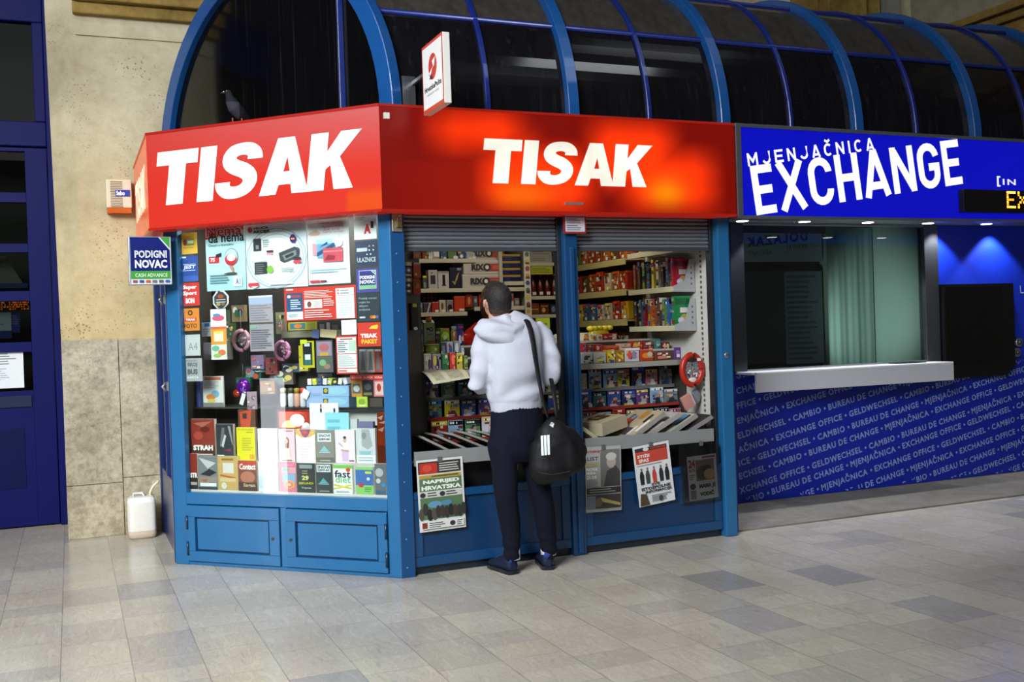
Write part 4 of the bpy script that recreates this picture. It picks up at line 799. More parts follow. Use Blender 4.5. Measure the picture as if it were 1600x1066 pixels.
# magazine dispenser with a red header
x0,x1,z0,z1=chrect(548.5,589,601,620,.24); DSP=thing('magazine_dispenser','small red-topped dispenser of picture magazines at the right end of the shelf','dispenser',T_CH@Vector(((x0+x1)/2,.28,zt)))
m=ch(); m.box(x0,x1,.245,.33,z0,z1,'#7c5a3a'); m.box(x0+.03,x1-.03,.26,.33,zt,z0,'#4a4038'); m.build('rack',PAPER,DSP); m=ch(); m.box(x0,x1,.235,.245,z1-.02,z1+.012,'#c8342a'); m.art(x0,x1,z1-.02,z1+.012,.235,[('t','NOVO  SUPER  IGRA',.05,.3,.95,.7,'#f0d8d0',.0)]); m.build('header',PAPER,DSP)
w=(x1-x0)/3
for k,(c,o) in enumerate((('#c98a3a',[('r',.1,.2,.9,.8,'#5a6a70'),('e',.5,.5,.3,.2,'#c9d0c8')]),('#2c3034',[('e',.5,.6,.35,.2,'#55595c'),('r',.1,.1,.9,.25,'#8a7c50')]),('#d87a86',[('r',.12,.1,.9,.9,'#e4c0b8'),('e',.5,.55,.2,.25,'#b04038')]))):
    m=ch(); m.box(x0+k*w+.003,x0+(k+1)*w-.003,.24,.2445,z0,z1-.022,c); m.art(x0+k*w+.003,x0+(k+1)*w-.003,z0,z1-.022,.24,o); m.build('cover_card',GLOSSY,DSP)
cb('small lime green box under the red-topped dispenser','box','small_box',(557,620,574,633),.235,.012,zt,'#b4cf4c',[('e',.5,.5,.3,.3,'#8aa83a'),('r',.2,.1,.8,.25,'#e0e8a0')])
def iz(px,t,lb,c,ops): 
    x0,x1,z0,z1=chrect(*px,t); m=ch(); m.box(x0,x1,t,t+.006,ZS2,z1,c); m.art(x0,x1,ZS2,z1,t,ops); item(m,'counter_card',PAPER,lb,'card')
iz((484,630,529,668),.122,'white advertising card with dark letters izzi standing behind the books','#e6e8ec',[('t','izzi',.36,.55,.90,.92,'#2c3036',.03),('e',.4,.95,.03,.04,'#c8405a'),('r',.3,.28,.5,.38,'#d8b83a'),('e',.44,.14,.06,.1,'#c07a70')])
iz((494,645,545,670),.112,'pale cyan card leaning in front of the white card','#8fd0e0',[('r',.0,.0,.28,1,'#e2e8ea'),('l',.35,.2,.9,.9,5,'#68b4c8')])
cb('small white carton behind the pink cookbook','box','carton',(527,655,558,672),.130,.025,ZS2,'#dfe3e4',[('r',0,.78,1,1,'#c3cac8'),('r',.15,.15,.85,.6,'#eceeee')])
cb('muted purple carton behind the white photo book','box','carton',(559,659,583,672),.130,.025,ZS2,'#76749a',[('r',.2,.3,.7,.6,'#b05070')])
cb('red patterned sweets bag lying behind the pink books','bag','sweets_bag',(434,641,490,672),.132,.03,ZS2,'#b03c2a',[('e',.3,.6,.2,.2,'#d88a5a'),('e',.55,.8,.2,.12,'#e4e4dc'),('e',.6,.45,.2,.2,'#d8b03a'),('r',.4,.3,.7,.4,'#3a5aa0'),('e',.8,.6,.14,.16,'#e8e0d8'),('e',.85,.25,.12,.16,'#8a7a7a'),('e',.15,.3,.12,.2,'#6a3a34'),('r',.35,.1,.8,.2,'#d0603a')],SHINE,bev=.01)
# jars and small plush things left on the shelf
for k,(px,c,c2,lb) in enumerate(((443,'#d8cfa8','#e6e6ea','white tub with a pale yellow lid on the display shelf'),(455,'#4a463c','#cfd0d8','grey tub with a dark lid on the display shelf'),(464.5,'#a8862c','#d8a088','gold-lidded jar on the display shelf'),(474,'#d8402a','#d8dade','red-capped jar beside the blue boxes'))):
    u=chp(px,625,.28)[0]; J=thing('jar',lb,'jar',T_CH@Vector((u,.28,zt))); r=.021
    m=ch(); m.lathe((u,.28,zt),[(r*.9,0),(r,.01),(r,.075),(r*.8,.09),(0,.09)],c2,12); m.build('body',PLAS,J); m=ch(); m.lathe((u,.28,zt+.091),[(r*.9,0),(r*.95,.03),(0,.034)],c,12); m.build('lid',PLAS,J)
m=ch(); x0,x1,z0,z1=chrect(467,609,480,624,.20); cxx,czz=(x0+x1)/2,(z0+z1)/2; q=(x1-x0)/2
m.box(cxx-q*.8,cxx+q*.8,.225,.228,czz-q*.9,czz+q*.9,'#eef0ee',R=Matrix.Rotation(.5,3,'Y')); m.tube([(cxx+q*.4,.2265,czz+q*.8),(cxx+q*.4,.235,zt+.10)],.0015,'#ccc',4); item(m,'price_tag',PAPER,'white diamond-turned price tag hanging by the jars','tag')
# goods hanging on the display back wall, left part: glass shelf with toys
zg=chp(350,636,.22)[1]; uu0=.03; uu1=chp(402,636,.22)[0]
m=ch(); m.box(uu0,u0-.01,.20,.43,zg-.01,zg,'#3a3a34'); item(m,'toy_shelf',PLAS,'dark narrow shelf of toys behind the left half of the books','shelf')
cb('colour magazine in clear film standing on the toy shelf at the left','magazine','bagged_magazine',(317,588,349,632),.22,.012,zg,'#d9dbd6',[('e',.6,.42,.2,.12,'#7cb4cc'),('e',.38,.32,.22,.1,'#d88a4a'),('e',.4,.2,.2,.06,'#e0c060'),('r',.1,.88,.9,.97,'#c86a50'),('r',0,0,1,.14,'#85827e'),('l',.1,.6,.9,.84,4,'#b8bcc0')],CLEAR and GLOSSY)
cb('thin blue book edge-on beside the bagged magazine','book','book',(306,592,313,632),.22,.02,zg,'#5a6cb0',[('r',.0,.0,.3,1,'#3c4c90')])
m=ch(); u,z=chp(373,607,.21); m.ell((u,.26,z),.052,.035,.062,'#6a1ca0',14,8); 
for k in range(14): m.ell((u+R.uniform(-.035,.035),.236,z+R.uniform(-.045,.045)),.010,.005,.010,R.choice(['#c03cd8','#e8e0f0','#8c2ce0','#40208c','#e04aa0']),8,4)
m.ell((u-.04,.25,z-.035),.035,.025,.03,'#c0442c',10,6); m.tube([(u,.26,z+.06),(u,.26,z+.16)],.002,'#888',4); item(m,'foil_balloon',SHINE,'shiny purple foil ornament hanging left of the bright reflection','ornament',shade=True)
m=ch(); x0,x1,z0,z1=chrect(376,622,388,633,.2); m.box(x0,x0+.03,.20,.202,z0+.0,z0+.075,'#e8ebe8',R=Matrix.Rotation(.35,3,'Y')); m.tube([(x0+.02,.201,z0+.07),(x0+.01,.22,z0+.12)],.0015,'#aaa',4); item(m,'price_tag',PAPER,'white price tag under the purple foil ornament','tag')
def ring_toy(px,py,r,cols,lb,t=.24):
    u,z=chp(px,py,t); m=ch(); pts=[(u+r*math.cos(a*math.pi/9),t,z+r*1.05*math.sin(a*math.pi/9)) for a in range(19)]
    m.tube(pts,r*.22,cols[0],8); m.ell((u,t+.03,z),r*.85,.02,r*.85,cols[1],14,6)
    for k in range(16):
        a=R.uniform(0,6.28); q=R.uniform(0,.7)*r; m.ell((u+q*math.cos(a),t+.012,z+q*math.sin(a)),r*.14,.004,r*.14,R.choice(cols[2:]),8,4)
    m.tube([(u,t,z+r),(u,t,z+r+.14)],.0015,'#999',4); return item(m,'toy_set',GLOSSY,lb,'toy',shade=True)
ring_toy(377,532,.062,['#a87a88','#564a50','#b86a80','#6a7a70','#c8b0b8','#4a4a50','#8a5a6a'],'round pink-rimmed toy set hanging left of the grey list')
ring_toy(441,548,.055,['#c080a8','#7a5068','#e090b8','#5070a8','#e8c8d8','#c84060','#e8e8f0'],'bright pink toy set hanging right of the grey list')
cb('yellow card with a black toy phone hanging in the display','toy','toy_card',(470,533,491,575),.23,.004,None,'#c2bc1e',[('r',.16,.10,.86,.95,'#1d2226'),('r',.24,.12,.78,.5,'#2c6a68'),('r',.32,.3,.72,.5,'#dfe4e2'),('r',.3,.8,.7,.92,'#c6ccd0'),('r',0,.9,.5,1.05,'#cfd83a')])
cb('grey picture card with a striped figure hanging right of the yellow card','toy','toy_card',(494,532,520,582),.23,.004,None,'#66606c',[('r',.06,.52,.94,.96,'#9a8ca0'),('e',.5,.78,.3,.12,'#b86a72'),('r',.25,.52,.75,.62,'#c8a23a'),('r',.06,.06,.94,.46,'#5a6a5c'),('e',.4,.3,.2,.1,'#7cb07c'),('e',.65,.18,.2,.08,'#a07a70')])
cb('yellow comic strip box on the back wall below the red notice','box','comic_box',(450,503,495,516),.30,.02,None,'#b8a42a',[('r',.08,.15,.6,.85,'#3c7a94'),('e',.35,.5,.14,.25,'#d07a34'),('r',.65,.2,.95,.8,'#8a9a3c')])
cb('dark patterned box beside the yellow comic box','box','small_box',(496,502,532,522),.30,.02,None,'#37343a',[('r',.1,.2,.3,.8,'#6c6870'),('r',.4,.1,.55,.9,'#8a8288'),('r',.65,.3,.9,.7,'#585058')])
m=ch(); x0,x1,z0,z1=chrect(440,517,532,527,.27); m.box(x0,x1,.27,.43,z0,z1,'#7d7a6a'); item(m,'wall_ledge',PAPER,'grey ledge on the display back wall under the comic boxes','shelf')
m=ch(); x0,x1,z0,z1=chrect(488,519,526,528,.25); m.box(x0,x0+.05,.25,.252,z0,z1+.02,'#5a6aa0',R=Matrix.Rotation(.12,3,'Y')); m.box(x0+.06,x1,.25,.252,z0,z1+.015,'#d8c8a0',R=Matrix.Rotation(.1,3,'Y')); item(m,'card_strip',PAPER,'row of small picture cards clipped to the grey ledge','cards')
for px0,px1,c,lb in ((563,571,'#8a8f92','grey clothing packet hanging under the red square sticker'),(575,583,'#a8a09a','pale clothing packet hanging in the middle under the red square sticker'),(587,595,'#b04438','red clothing packet hanging at the right under the red square sticker')):
    cb(lb,'packet','hanging_packet',(px0-2,546,px1+2,582),.26,.01,None,c,[('p',[(.2,.1),(.8,.1),(.6,.9),(.4,.9)],'#6c7074'),('r',.1,.92,.9,1,'#d8dadc')])
cb('white leaflet pinned on the left of the display back wall','leaflet','leaflet',(315,504,331,526),.20,.003,None,'#c6d2dc',[('r',.3,.7,.8,.95,'#4a7ab8'),('l',.1,.1,.9,.6,3,'#9aa8b4')])
cb('pale board hanging behind the picture strip at the left','leaflet','leaflet',(318,535,345,562),.26,.003,None,'#8b8790',[('e',.6,.5,.3,.3,'#9a8a98')])
# toys and tins seen lower in the middle: clear-bagged plush
FZ=lambda n,pal_:[('r',(q:=R.uniform(0,.75)),(v:=R.uniform(0,.85)),q+R.uniform(.08,.25),v+R.uniform(.04,.15),R.choice(pal_)) for _ in range(n)]
cb('red and green toy pack behind the yellow paperback','toy','toy_pack',(372,640,399,668),.112,.02,ZS2,'#5a3a24',[('p',[(.1,.95),(.8,1),(.6,.4),(.2,.3)],'#c2482a'),('p',[(.3,.5),(.9,.6),(.95,.1),(.4,.05)],'#4a8a3c'),('e',.7,.35,.14,.14,'#e4dcd0')]+FZ(6,['#2c2a24','#d8603a','#6aa04a','#e0d8c8']))
cb('pale pink bagged toys beside the purple ornament','toy','toy_pack',(386,612,401,640),.19,.008,None,'#a8929c',FZ(12,['#d8c0cc','#8a7480','#e8dce0','#b88aa0','#746870']))
for k,(px,py,w,h,c,lb) in enumerate(((347,500,26,30,'#4c5648','dark green boxed toy on the back wall left of the grey list'),(372,490,20,26,'#8a7a5a','tan boxed toy on the back wall under the white poster'),(410,575,30,14,'#5c5a4a','brown boxed toy low behind the grey list'),(440,590,36,22,'#6a5c58','brown patterned toy pack behind the jars'),(455,575,28,14,'#3c4a6a','blue toy pack behind the jars'),(395,583,26,20,'#2c5a4a','green foil toy pack left of the bright reflection'))):
    cb(lb,'toy','toy_pack',(px-w/2,py-h/2,px+w/2,py+h/2),.36,.03,None,c,[('e',R.uniform(.2,.8),R.uniform(.2,.8),.16,.2,R.choice(['#c85a3a','#d8c86a','#7a9ab0','#b86a8a','#e0dcd0','#3a6a4a','#2a2c34'])) for _ in range(7)])
for k,(px,py,w,h,c,lb) in enumerate(((352,545,16,34,'#6c6a60','grey blister pack on the display wall right of the picture strip'),(360,520,12,30,'#4a5a3c','olive blister pack on the display wall beside the picture strip'),(402,566,20,22,'#7a6a8a','mauve toy pack on the display wall under the grey list'),(424,572,18,26,'#8a3c3a','red toy pack on the display wall under the bright pink toy'),(474,560,14,40,'#c9b83a','yellow blister card behind the black toy phone'),(508,592,22,16,'#3a4656','slate box on the display wall over the heaped packets'),(540,560,12,44,'#7c7468','grey-brown pack behind the tall price sheet'),(438,505,14,34,'#8d8a72','pale metal rack strip on the display wall left of the red notice'),(380,600,22,20,'#2f6a50','green foil pack beside the purple ornament'),(418,606,22,20,'#a87a4a','tan toy pack on the display wall beside the bright reflection'),(330,610,20,30,'#74727a','grey toy pack behind the bagged magazine'),(562,610,20,30,'#5a6a70','slate pack behind the magazine dispenser'))):
    cb(lb,'toy','toy_pack',(px-w/2,py-h/2,px+w/2,py+h/2),.33,.025,None,c,[('r',(q:=R.uniform(0,.7)),(v:=R.uniform(0,.8)),q+R.uniform(.1,.3),v+R.uniform(.05,.2),R.choice(['#c85a3a','#d8c86a','#7a9ab0','#b86a8a','#e0dcd0','#3a6a4a','#2a2c34'])) for _ in range(9)])
# ================================================================ sign plates around the kiosk
T_P=None
a=yrect(204,371,268,444,6.99); SP=thing('hanging_sign','navy and green square cash-advance sign at the left corner of the newsstand','sign',((a[0]+a[1])/2,7.0,a[2]))
x0,x1,z0,z1=a
m=M(); m.box(x0-.012,x1,6.985,7.035,z0-.005,z1+.005,'#b9bfc4'); m.build('frame',METAL,SP,bevel=.004)
m=M(); m.box(x1-.05,x1-.02,7.035,7.20,z1-.06,z1-.03,'#33373c'); m.build('bracket',METAL,SP)
m=M(); m.poly([(x0,6.984,z0),(x1-.004,6.984,z0),(x1-.004,6.984,z1),(x0,6.984,z1)],'#c9cdd0')
m.art(x0,x1-.004,z0,z1,6.984,[('p',[(0,.28),(.98,.28),(.98,.72),(.70,1),(0,1)],'#141f66'),('p',[(.74,1),(.98,1),(.98,.76)],'#3f8f3c'),('r',0,.11,.98,.28,'#3f8f3c'),('t','PODIGNI',.10,.56,.90,.72,'#c6cacc',.035),('t','NOVAC',.10,.34,.90,.52,'#d2d6d8',.04),('t','CASH ADVANCE',.10,.15,.90,.23,'#cfe0c8',.01)]+[('r',.04+.16*k,.03,.15+.16*k,.085,c) for k,c in enumerate(('#8a4a4a','#3a4a8a','#b0562c','#6a6c70','#55585c','#3c5aa0'))])
m.build('sign_face',GLOSSY,SP)
# alarm siren box on the plaster wall
a=yrect(166,280,206,333,8.36); x0,x1,z0,z1=a; AL=thing('alarm_box','beige wall alarm box with an orange lens under louvres, left of the red side board','alarm',((x0+x1)/2,8.41,z0))
m=M(); m.box(x0,x1,8.36,YW,z0+.04,z1,'#d9cdb2')
m.build('case',PLAS,AL,bevel=.008)
m=M()
for k in range(16): m.box(x0+.03,x1-.065,8.356,8.361,z1-.022-k*.0125,z1-.017-k*.0125,'#7d6c50')
m.build('louvres',PLAS,AL)
m=M(); m.box(x0+.004,x1-.004,8.365,YW-.004,z0,z0+.042,'#c25a12'); m.build('lens',GLOSSY,AL,bevel=.004)
m=M(); m.poly([(x0+.065,8.355,z0+.125),(x1-.012,8.355,z0+.125),(x1-.012,8.355,z0+.175),(x0+.065,8.355,z0+.175)],'#2f3f9c'); m.text('Sabo',x0+.07,x1-.05,z0+.132,z0+.168,8.3535,'#fff',.04); m.build('badge',GLOSSY,AL)
# small projecting sign on the front corner of the vault
xp=1.925; y1,zt1=5.69,3.085; zb1=2.70; y0=5.335
PJ=thing('projecting_sign','small white sign with red rim and round emblem projecting above the red corner','sign',(xp,y0+.2,zb1))
m=M(); m.box(xp-.012,xp+.03,y0,y1,zb1,zt1,'#d5d3cc'); m.build('case',PLAS,PJ,bevel=.003)
T_J=Matrix(((0,1,0,xp-.012),(-1,0,0,y1),(0,0,1,0),(0,0,0,1))); W=y1-y0
m=M(T_J); m.poly([(0,-.001,zb1),(W,-.001,zb1),(W,-.001,zt1),(0,-.001,zt1)],'#cf4a2c')
m.art(0,W,zb1,zt1,-.0015,[('r',.035,.06,.965,.955,'#f3f2ef'),('e',.52,.62,.20,.19,'#cf3a22'),('p',[(.34,.55),(.55,.62),(.50,.70),(.66,.74),(.60,.62),(.52,.60),(.42,.50)],'#f3f2ef'),('p',[(.36,.46),(.52,.44),(.46,.53)],'#3a2a24'),('t','HrvatskaPošta',.12,.30,.92,.375,'#34322f',.015),('t','poštanske usluge',.24,.225,.80,.265,'#8f8c86',0)])
m.build('sign_face',GLOSSY,PJ)
m=M(); m.box(xp-.005,xp+.012,y1,5.92,2.93,2.95,'#a9adb0'); m.box(1.86,1.94,5.915,5.94,2.80,2.98,'#6a6e72'); m.build('bracket',METAL,PJ)
# price notice hanging between the shutters
a=yrect(880.5,335,915.5,365,5.915); x0,x1,z0,z1=a
m=M(); m.box(x0,x1,5.915,5.925,z0,2.165,'#8c2414'); m.art(x0,x1,z0,z1,5.915,[('r',.08,.10,.94,.94,'#c3c6d2'),('l',.14,.5,.9,.9,4,'#5c5e6a'),('l',.14,.14,.9,.46,3,'#6c6e7a'),('r',.08,.86,.94,.90,'#55575f')]); m.box(x0+.02,x1-.02,5.925,5.955,z1-.05,z1-.02,'#444'); item(m,'opening_hours_notice',PAPER,'small red-framed notice hanging between the two shutters under the front board','notice')
# jerrycan
a=yrect(199,776,244,838,8.22); x0,x1=a[0],a[1]; cx=(x0+x1)/2; hh=a[3]; JC=thing('jerrycan','white plastic jerrycan with a pale hose standing by the stone wall at the kiosk side','canister',(cx,8.22,0))
m=M(); w=(x1-x0)/2
def rr(z,wx,wy,n=20): return [Vector((cx+wx*math.copysign(abs(math.cos(2*math.pi*k/n))**.45,math.cos(2*math.pi*k/n)),8.25+wy*math.copysign(abs(math.sin(2*math.pi*k/n))**.45,math.sin(2*math.pi*k/n)),z)) for k in range(n)]
m.rings([rr(0,w*.88,.075),rr(.012,w*.96,.085),rr(.035,w,.09),rr(.06,w*1.0,.09),rr(hh-.04,w,.09),rr(hh-.014,w*.94,.082),rr(hh,w*.78,.06)],['#b5a690','#c4b5a0','#cbbba6','#e2ded4','#eceae4','#eceae4','#eceae4']); m.build('body',PLAS,JC)
m=M(); m.tube([(cx-w*.5,8.25,hh-.005),(cx-w*.5,8.25,hh+.02),(cx+w*.1,8.25,hh+.025),(cx+w*.3,8.25,hh-.005)],.012,'#e6e4dc',8); m.build('handle',PLAS,JC)
m=M(); m.tube([(cx+w*.62,8.25,hh-.012),(cx+w*.70,8.25,hh+.03),(cx+w*.9,8.24,hh+.07),(cx+w*1.28,8.23,hh+.105)],.011,'#dcd8b0',8); m.build('hose',PLAS,JC)
# pigeon on the ledge behind the slanted board
pp=hit(373,188,(0,0,2.775),(0,0,1)); pp=Vector((hit(372,185,T_B1@Vector((0,.16,0)),(1,1,0)).x,0,2.775)); pp.y=7.512+.32-pp.x
PG=thing('pigeon','dark grey pigeon standing on the ledge above the slanted red board','pigeon',pp)
m=M()
def PV(dx,dy,z): return pp+Vector((dx*1.2,dy*1.2,z*1.2))
m.tube([PV(.085,.03,.055),PV(.065,.02,.07),PV(.03,.01,.10),PV(-.005,0,.135),PV(-.022,-.004,.165),PV(-.030,-.006,.192),PV(-.034,-.006,.212),PV(-.036,-.006,.222)],[(.012,.005),(.026,.016),(.042,.040),(.046,.046),(.036,.036),(.023,.023),(.021,.021),(.010,.010)],'#3a3d44',12)
m.ell(PV(-.036,-.006,.208),.023,.019,.019,'#3c4048',12,8)
remesh(m,'body',FAB,.006,PG,lambda p,n:'#15161a' if p.x>pp.x+.02 else ('#34363c' if p.z<pp.z+.19 else '#1c1e24'))
m=M(); m.tube([PV(-.056,-.012,.207),PV(-.078,-.018,.202)],[.006,.001],'#4a4644',8); m.build('beak',PLAS,PG)
m=M(); m.ell(PV(-.060,-.014,.211),.005,.004,.004,'#e8e6e2',8,5); m.build('cere',PLAS,PG)
m=M(); m.ell(PV(-.046,-.024,.214),.004,.003,.004,'#d8742c',8,5); m.build('eye',GLOSSY,PG)
for dx in (-.018,.03):
    m=M(); m.tube([PV(dx,-.01,.075),PV(dx,-.014,.006)],.004,'#b5605a',6)
    for a in (-.5,0,.5): m.tube([PV(dx,-.014,.005),PV(dx-.026*math.cos(a),-.014-.02*math.sin(a)-.006,.004)],.003,'#b5605a',6)
    m.build('leg',PLAS,PG)
m=M(); m.tube([PV(.07,.02,.06),PV(.14,.05,.03)],[(.024,.008),(.03,.003)],'#121317',8); m.build('tail',FAB,PG)
# ================================================================ inside the newsstand
def fuzz(col,n=6):
    pal_=['#d8d2c0','#c9b23c','#8a2c20','#2c3a6a','#1c1a1a','#b8683c','#5a7a4a','#8a8a8c','#d8ccb8']
    return [('r',(x:=R.uniform(0,.8)),(y:=R.uniform(0,.8)),min(1,x+R.uniform(.08,.35)),min(1,y+R.uniform(.06,.22)),R.choice(pal_)) for _ in range(n)]
def yb(label,cat,name,px,y,d,zb,col,ops=(),mat=GLOSSY,group=None,bev=.003,parent=None):
    x0,x1,z0,z1=yrect(*px,y); zb=z0 if zb is None else zb; m=M(); m.box(x0,x1-.002,y,y+d,zb,z1,col); m.art(x0,x1-.002,zb,z1,y,ops,.0008)
    return item(m,name,mat,label,cat,group,bevel=bev) if not parent else m.build(name,mat,parent,bevel=bev)
SHC='#b9b49c'; YB=7.75
BS=thing('shelving_unit','cream back wall shelving of small goods behind the shopkeeper','shelf unit',(2.95,7.95,.02))
for x0,x1,z in ((2.44,3.00,2.03),(2.44,3.42,1.797),(2.44,2.91,1.61),(2.97,3.42,1.645),(3.235,3.415,1.845),(2.44,3.42,1.37),(2.44,3.42,1.0)):
    m=M(); m.box(x0,x1,YB,8.08,z-.012,z,SHC); m.box(x0,x1,YB-.006,YB+.004,z-.028,z+.004,SHC); m.build('shelf_board',PLAS,BS,bevel=.002)
for x0,x1 in ((3.195,3.225),(3.425,3.45),(2.40,2.438)):
    m=M(); m.box(x0,x1,YB-.004,8.10,.02,2.295,'#a9a48c'); m.build('upright',PLAS,BS)
m=M(); m.box(2.44,3.42,8.085,8.10,.02,2.28,'#2a2721'); m.build('back_board',PAPER,BS)
CS=thing('shelving_unit','cream back wall shelving right of the printed strip, with red bottles','shelf unit',(3.7,7.95,.02))
for z in (2.0,1.723,1.571,1.37,1.0):
    m=M(); m.box(3.47,4.06,YB+.05,8.08,z-.012,z,SHC); m.box(3.47,4.06,YB+.044,YB+.054,z-.024,z+.004,SHC); m.build('shelf_board',PLAS,CS,bevel=.002)
m=M(); m.box(3.452,3.469,YB+.04,8.10,.02,2.29,'#a9a48c'); m.build('upright',PLAS,CS); m=M(); m.box(3.47,4.06,8.085,8.10,.02,2.29,'#231f1a'); m.build('back_board',PAPER,CS)
# top shelf
for px,c,lb in (((660,394,669,405),'#8a3c34','small red box on the top back shelf at the left'),((670,393,677,405),'#c9c8bc','small pale box second from left on the top back shelf'),((688,391,699,405),'#2f4c80','blue pouch on the top back shelf'),((700,392,714,405),'#5a7a3a','green pouch on the top back shelf'),((715,391,728,405),'#2c4474','dark blue box on the top back shelf'),((729,395,743,404),'#9ab0b8','pale blue box at the right end of the top back shelf')):
    yb(lb,'box','small_box',px,YB+.03,.06,2.034,c,[('e',R.random(),R.random(),.2,.2,R.choice(['#c8a040','#e0e0d8','#6a9a5a']))for _ in range(3)])
yb('white paper bag on the top back shelf between the red and blue boxes','bag','paper_bag',(677.5,392,687,405),YB+.03,.05,2.034,'#e9e8e4',[('r',0,0,1,.3,'#a88a5a')],PAPER)
# second shelf
yb('white phone box with a dark screen picture, second back shelf','box','phone_box',(669.5,422,684,450),YB+.03,.07,1.801,'#aeaaa6',[('r',.22,.25,.76,.72,'#35363c'),('r',.24,.82,.5,.86,'#6a3a34')])
yb('white box with a tall black device picture, second back shelf','box','phone_box',(684.5,424,702,450),YB+.03,.07,1.801,'#b8b4ae',[('r',.40,.22,.64,.80,'#17171a'),('p',[(.28,.16),(.76,.16),(.66,.24),(.38,.24)],'#222'),('r',.05,.9,.95,.98,'#8c8a84')])
yb('dark purple game box beside the white boxes, second back shelf','box','game_box',(703,418,722,450),YB+.03,.07,1.801,'#262238',[('p',[(.35,.2),(.6,.42),(.8,.8),(.55,.6)],'#a8923c'),('p',[(.15,.35),(.5,.3),(.4,.15)],'#8a8a3c'),('r',.6,.86,.95,.97,'#8c8c90')])
yb('tiny yellow packet at the left end of the second back shelf','packet','packet',(661,431,667,450),YB+.03,.05,1.801,'#4c4e44',[('r',0,.85,1,1,'#c8c83a'),('r',.2,.1,.8,.5,'#8a8c80')])
# three RIXO cartons
x0,x1,z0,z1=yrect(723.5,428,797,450,YB+.0); hb=.108; W=.33
RX0=thing('stationery_carton','pale carton with a red pill mark, lowest of three on the back shelf','carton',(x0+W/2,YB+.15,1.801),'cartons with a red pill mark')
m=M(); m.box(x0,x0+W,YB+.01,YB+.29,1.801,1.801+hb,'#b3ada0'); m.box(x0-.002,x0+W+.002,YB+.008,YB+.29,1.801+hb*.90,1.801+hb+.001,'#c3bdb0'); m.build('carton_body',PAPER,RX0)
m=M(); z=1.801; yy=YB+.006
m.art(x0,x0+W,z,z+hb,yy,[('r',.60,.22,.99,.76,'#a82c22'),('e',.60,.49,.10,.27,'#a82c22'),('t','RIX',.20,.26,.52,.74,'#1c1c1e',.05),('e',.60,.49,.098,.29,'#1a1716'),('e',.60,.49,.048,.15,'#d8d2c6'),('r',.75,.34,.93,.62,'#b5583c'),('r',.22,.22,.5,.25,'#8a857a')]); m.build('carton_print',PAPER,RX0)
clone(RX0,(.012,0,hb+.004),'pale carton with a red pill mark, middle of three on the back shelf')
clone(RX0,(.045,.03,2*hb+.008),'pale carton with a red pill mark, topmost of three and half under the shutter')
# cigarette cartons
for k in range(4):
    x0,x1=3.238,3.398; z=1.850+k*.056; m=M(); m.box(x0,x1,YB+.03,YB+.12,z,z+.054,'#131a48'); m.art(x0,x1,z,z+.054,YB+.03,[('r',0,.68,1,1,'#a8842c'),('l',.1,.1,.5,.6,2,'#2c3570')],.0008); item(m,'navy_carton',GLOSSY,'navy carton with a gold band, '+['bottom','second','third','topmost'][k]+' of the stack on the back shelf','carton','navy cartons with gold bands')
# printed strip hanging at the upright
m=M(); x0,x1,z0,z1=yrect(819.5,391,829.5,503,YB-.02); m.box(x0,x1,YB-.02,YB-.017,z0,2.29,'#c3bcae'); m.art(x0,x1,z0,2.2,YB-.02,[('e',.5,.04+.085*k,.32,.028,['#3a4a78','#b5923c','#8a3a2c','#c9a83c','#4a6a4a'][k%5]) for k in range(11)]+[('r',.2,.01+.17*k,.8,.03+.17*k,'#5c2c28') for k in range(6)]); item(m,'ticket_strip',PAPER,'long hanging strip of colourful picture tickets between the two back shelf units','strip')
# third row
for k,px in enumerate(((661,458,666,470),(667,457,672,470),(672.5,458,677.5,470),(678,458,683,470))):
    yb('red packet, '+['leftmost','second','third','rightmost'][k]+' of four at the back of the third shelf','packet','red_packet',px,YB+.2,.04,1.614,'#8e2420',[('r',.1,.85,.9,.95,'#6c1814')],group='red packets at the back of the third shelf')
for px,c,ops,lb in (((650,473,661,488),'#5c6468',[('r',.1,.5,.9,.8,'#8a9298')],'grey magazine pack at the left of the third back shelf'),((662,473,674,488),'#4a3c4c',[('p',[(.4,0),(.6,0),(1,1),(.8,1)],'#b5b0a4')],'striped pack, second on the third back shelf'),((675,472,686,488),'#a03428',[('r',.45,.05,.95,.25,'#d8d4cc')],'small red box with a white price label on the third back shelf'),((686.5,469,697,487),'#b0aa9a',[('e',.45,.5,.2,.3,'#7c4a1c'),('r',.4,.05,.9,.2,'#d8d4cc')],'cream box with a brown bottle picture on the third back shelf'),((698,469,708.5,487),'#7a7c80',[('e',.5,.35,.35,.3,'#3c1c18'),('r',.4,.05,.9,.22,'#d8d4cc')],'grey box with a dark red picture on the third back shelf'),((709.5,463,727,487),'#b23418',[('r',.1,.1,.9,.9,'#b8401c'),('r',.45,.06,.9,.2,'#d8d4cc'),('r',0,.94,1,1,'#c9663c')],'large orange-red box at the right end of the third back shelf')):
    yb(lb,'box','goods_box',px,YB+.03,.07,1.614,c,ops)
for px,c,ops,lb in (((727.5,460,739,480),'#8a3420',[('e',.5,.5,.2,.3,'#c07a4a')],'rust-red box on the short shelf below the pale cartons'),((739.5,463,747,480),'#4c4e50',[('e',.5,.6,.3,.2,'#9a9c98')],'dark grey pot on the short shelf below the pale cartons'),((748,460,757,480),'#9a2c1c',[('e',.5,.5,.3,.2,'#c85a3a')],'red pack on the short shelf below the pale cartons'),((797,458,803,480),'#b8b4ac',[('r',0,.4,1,.8,'#a83228')],'red and white tube right of the customer head'),((804,466,812,480),'#6c6a62',[('r',.2,.3,.8,.7,'#9a9890')],'grey pack on the short shelf right of the red and white tube')):
    yb(lb,'box','goods_box',px,YB+.03,.07,1.649,c,ops)
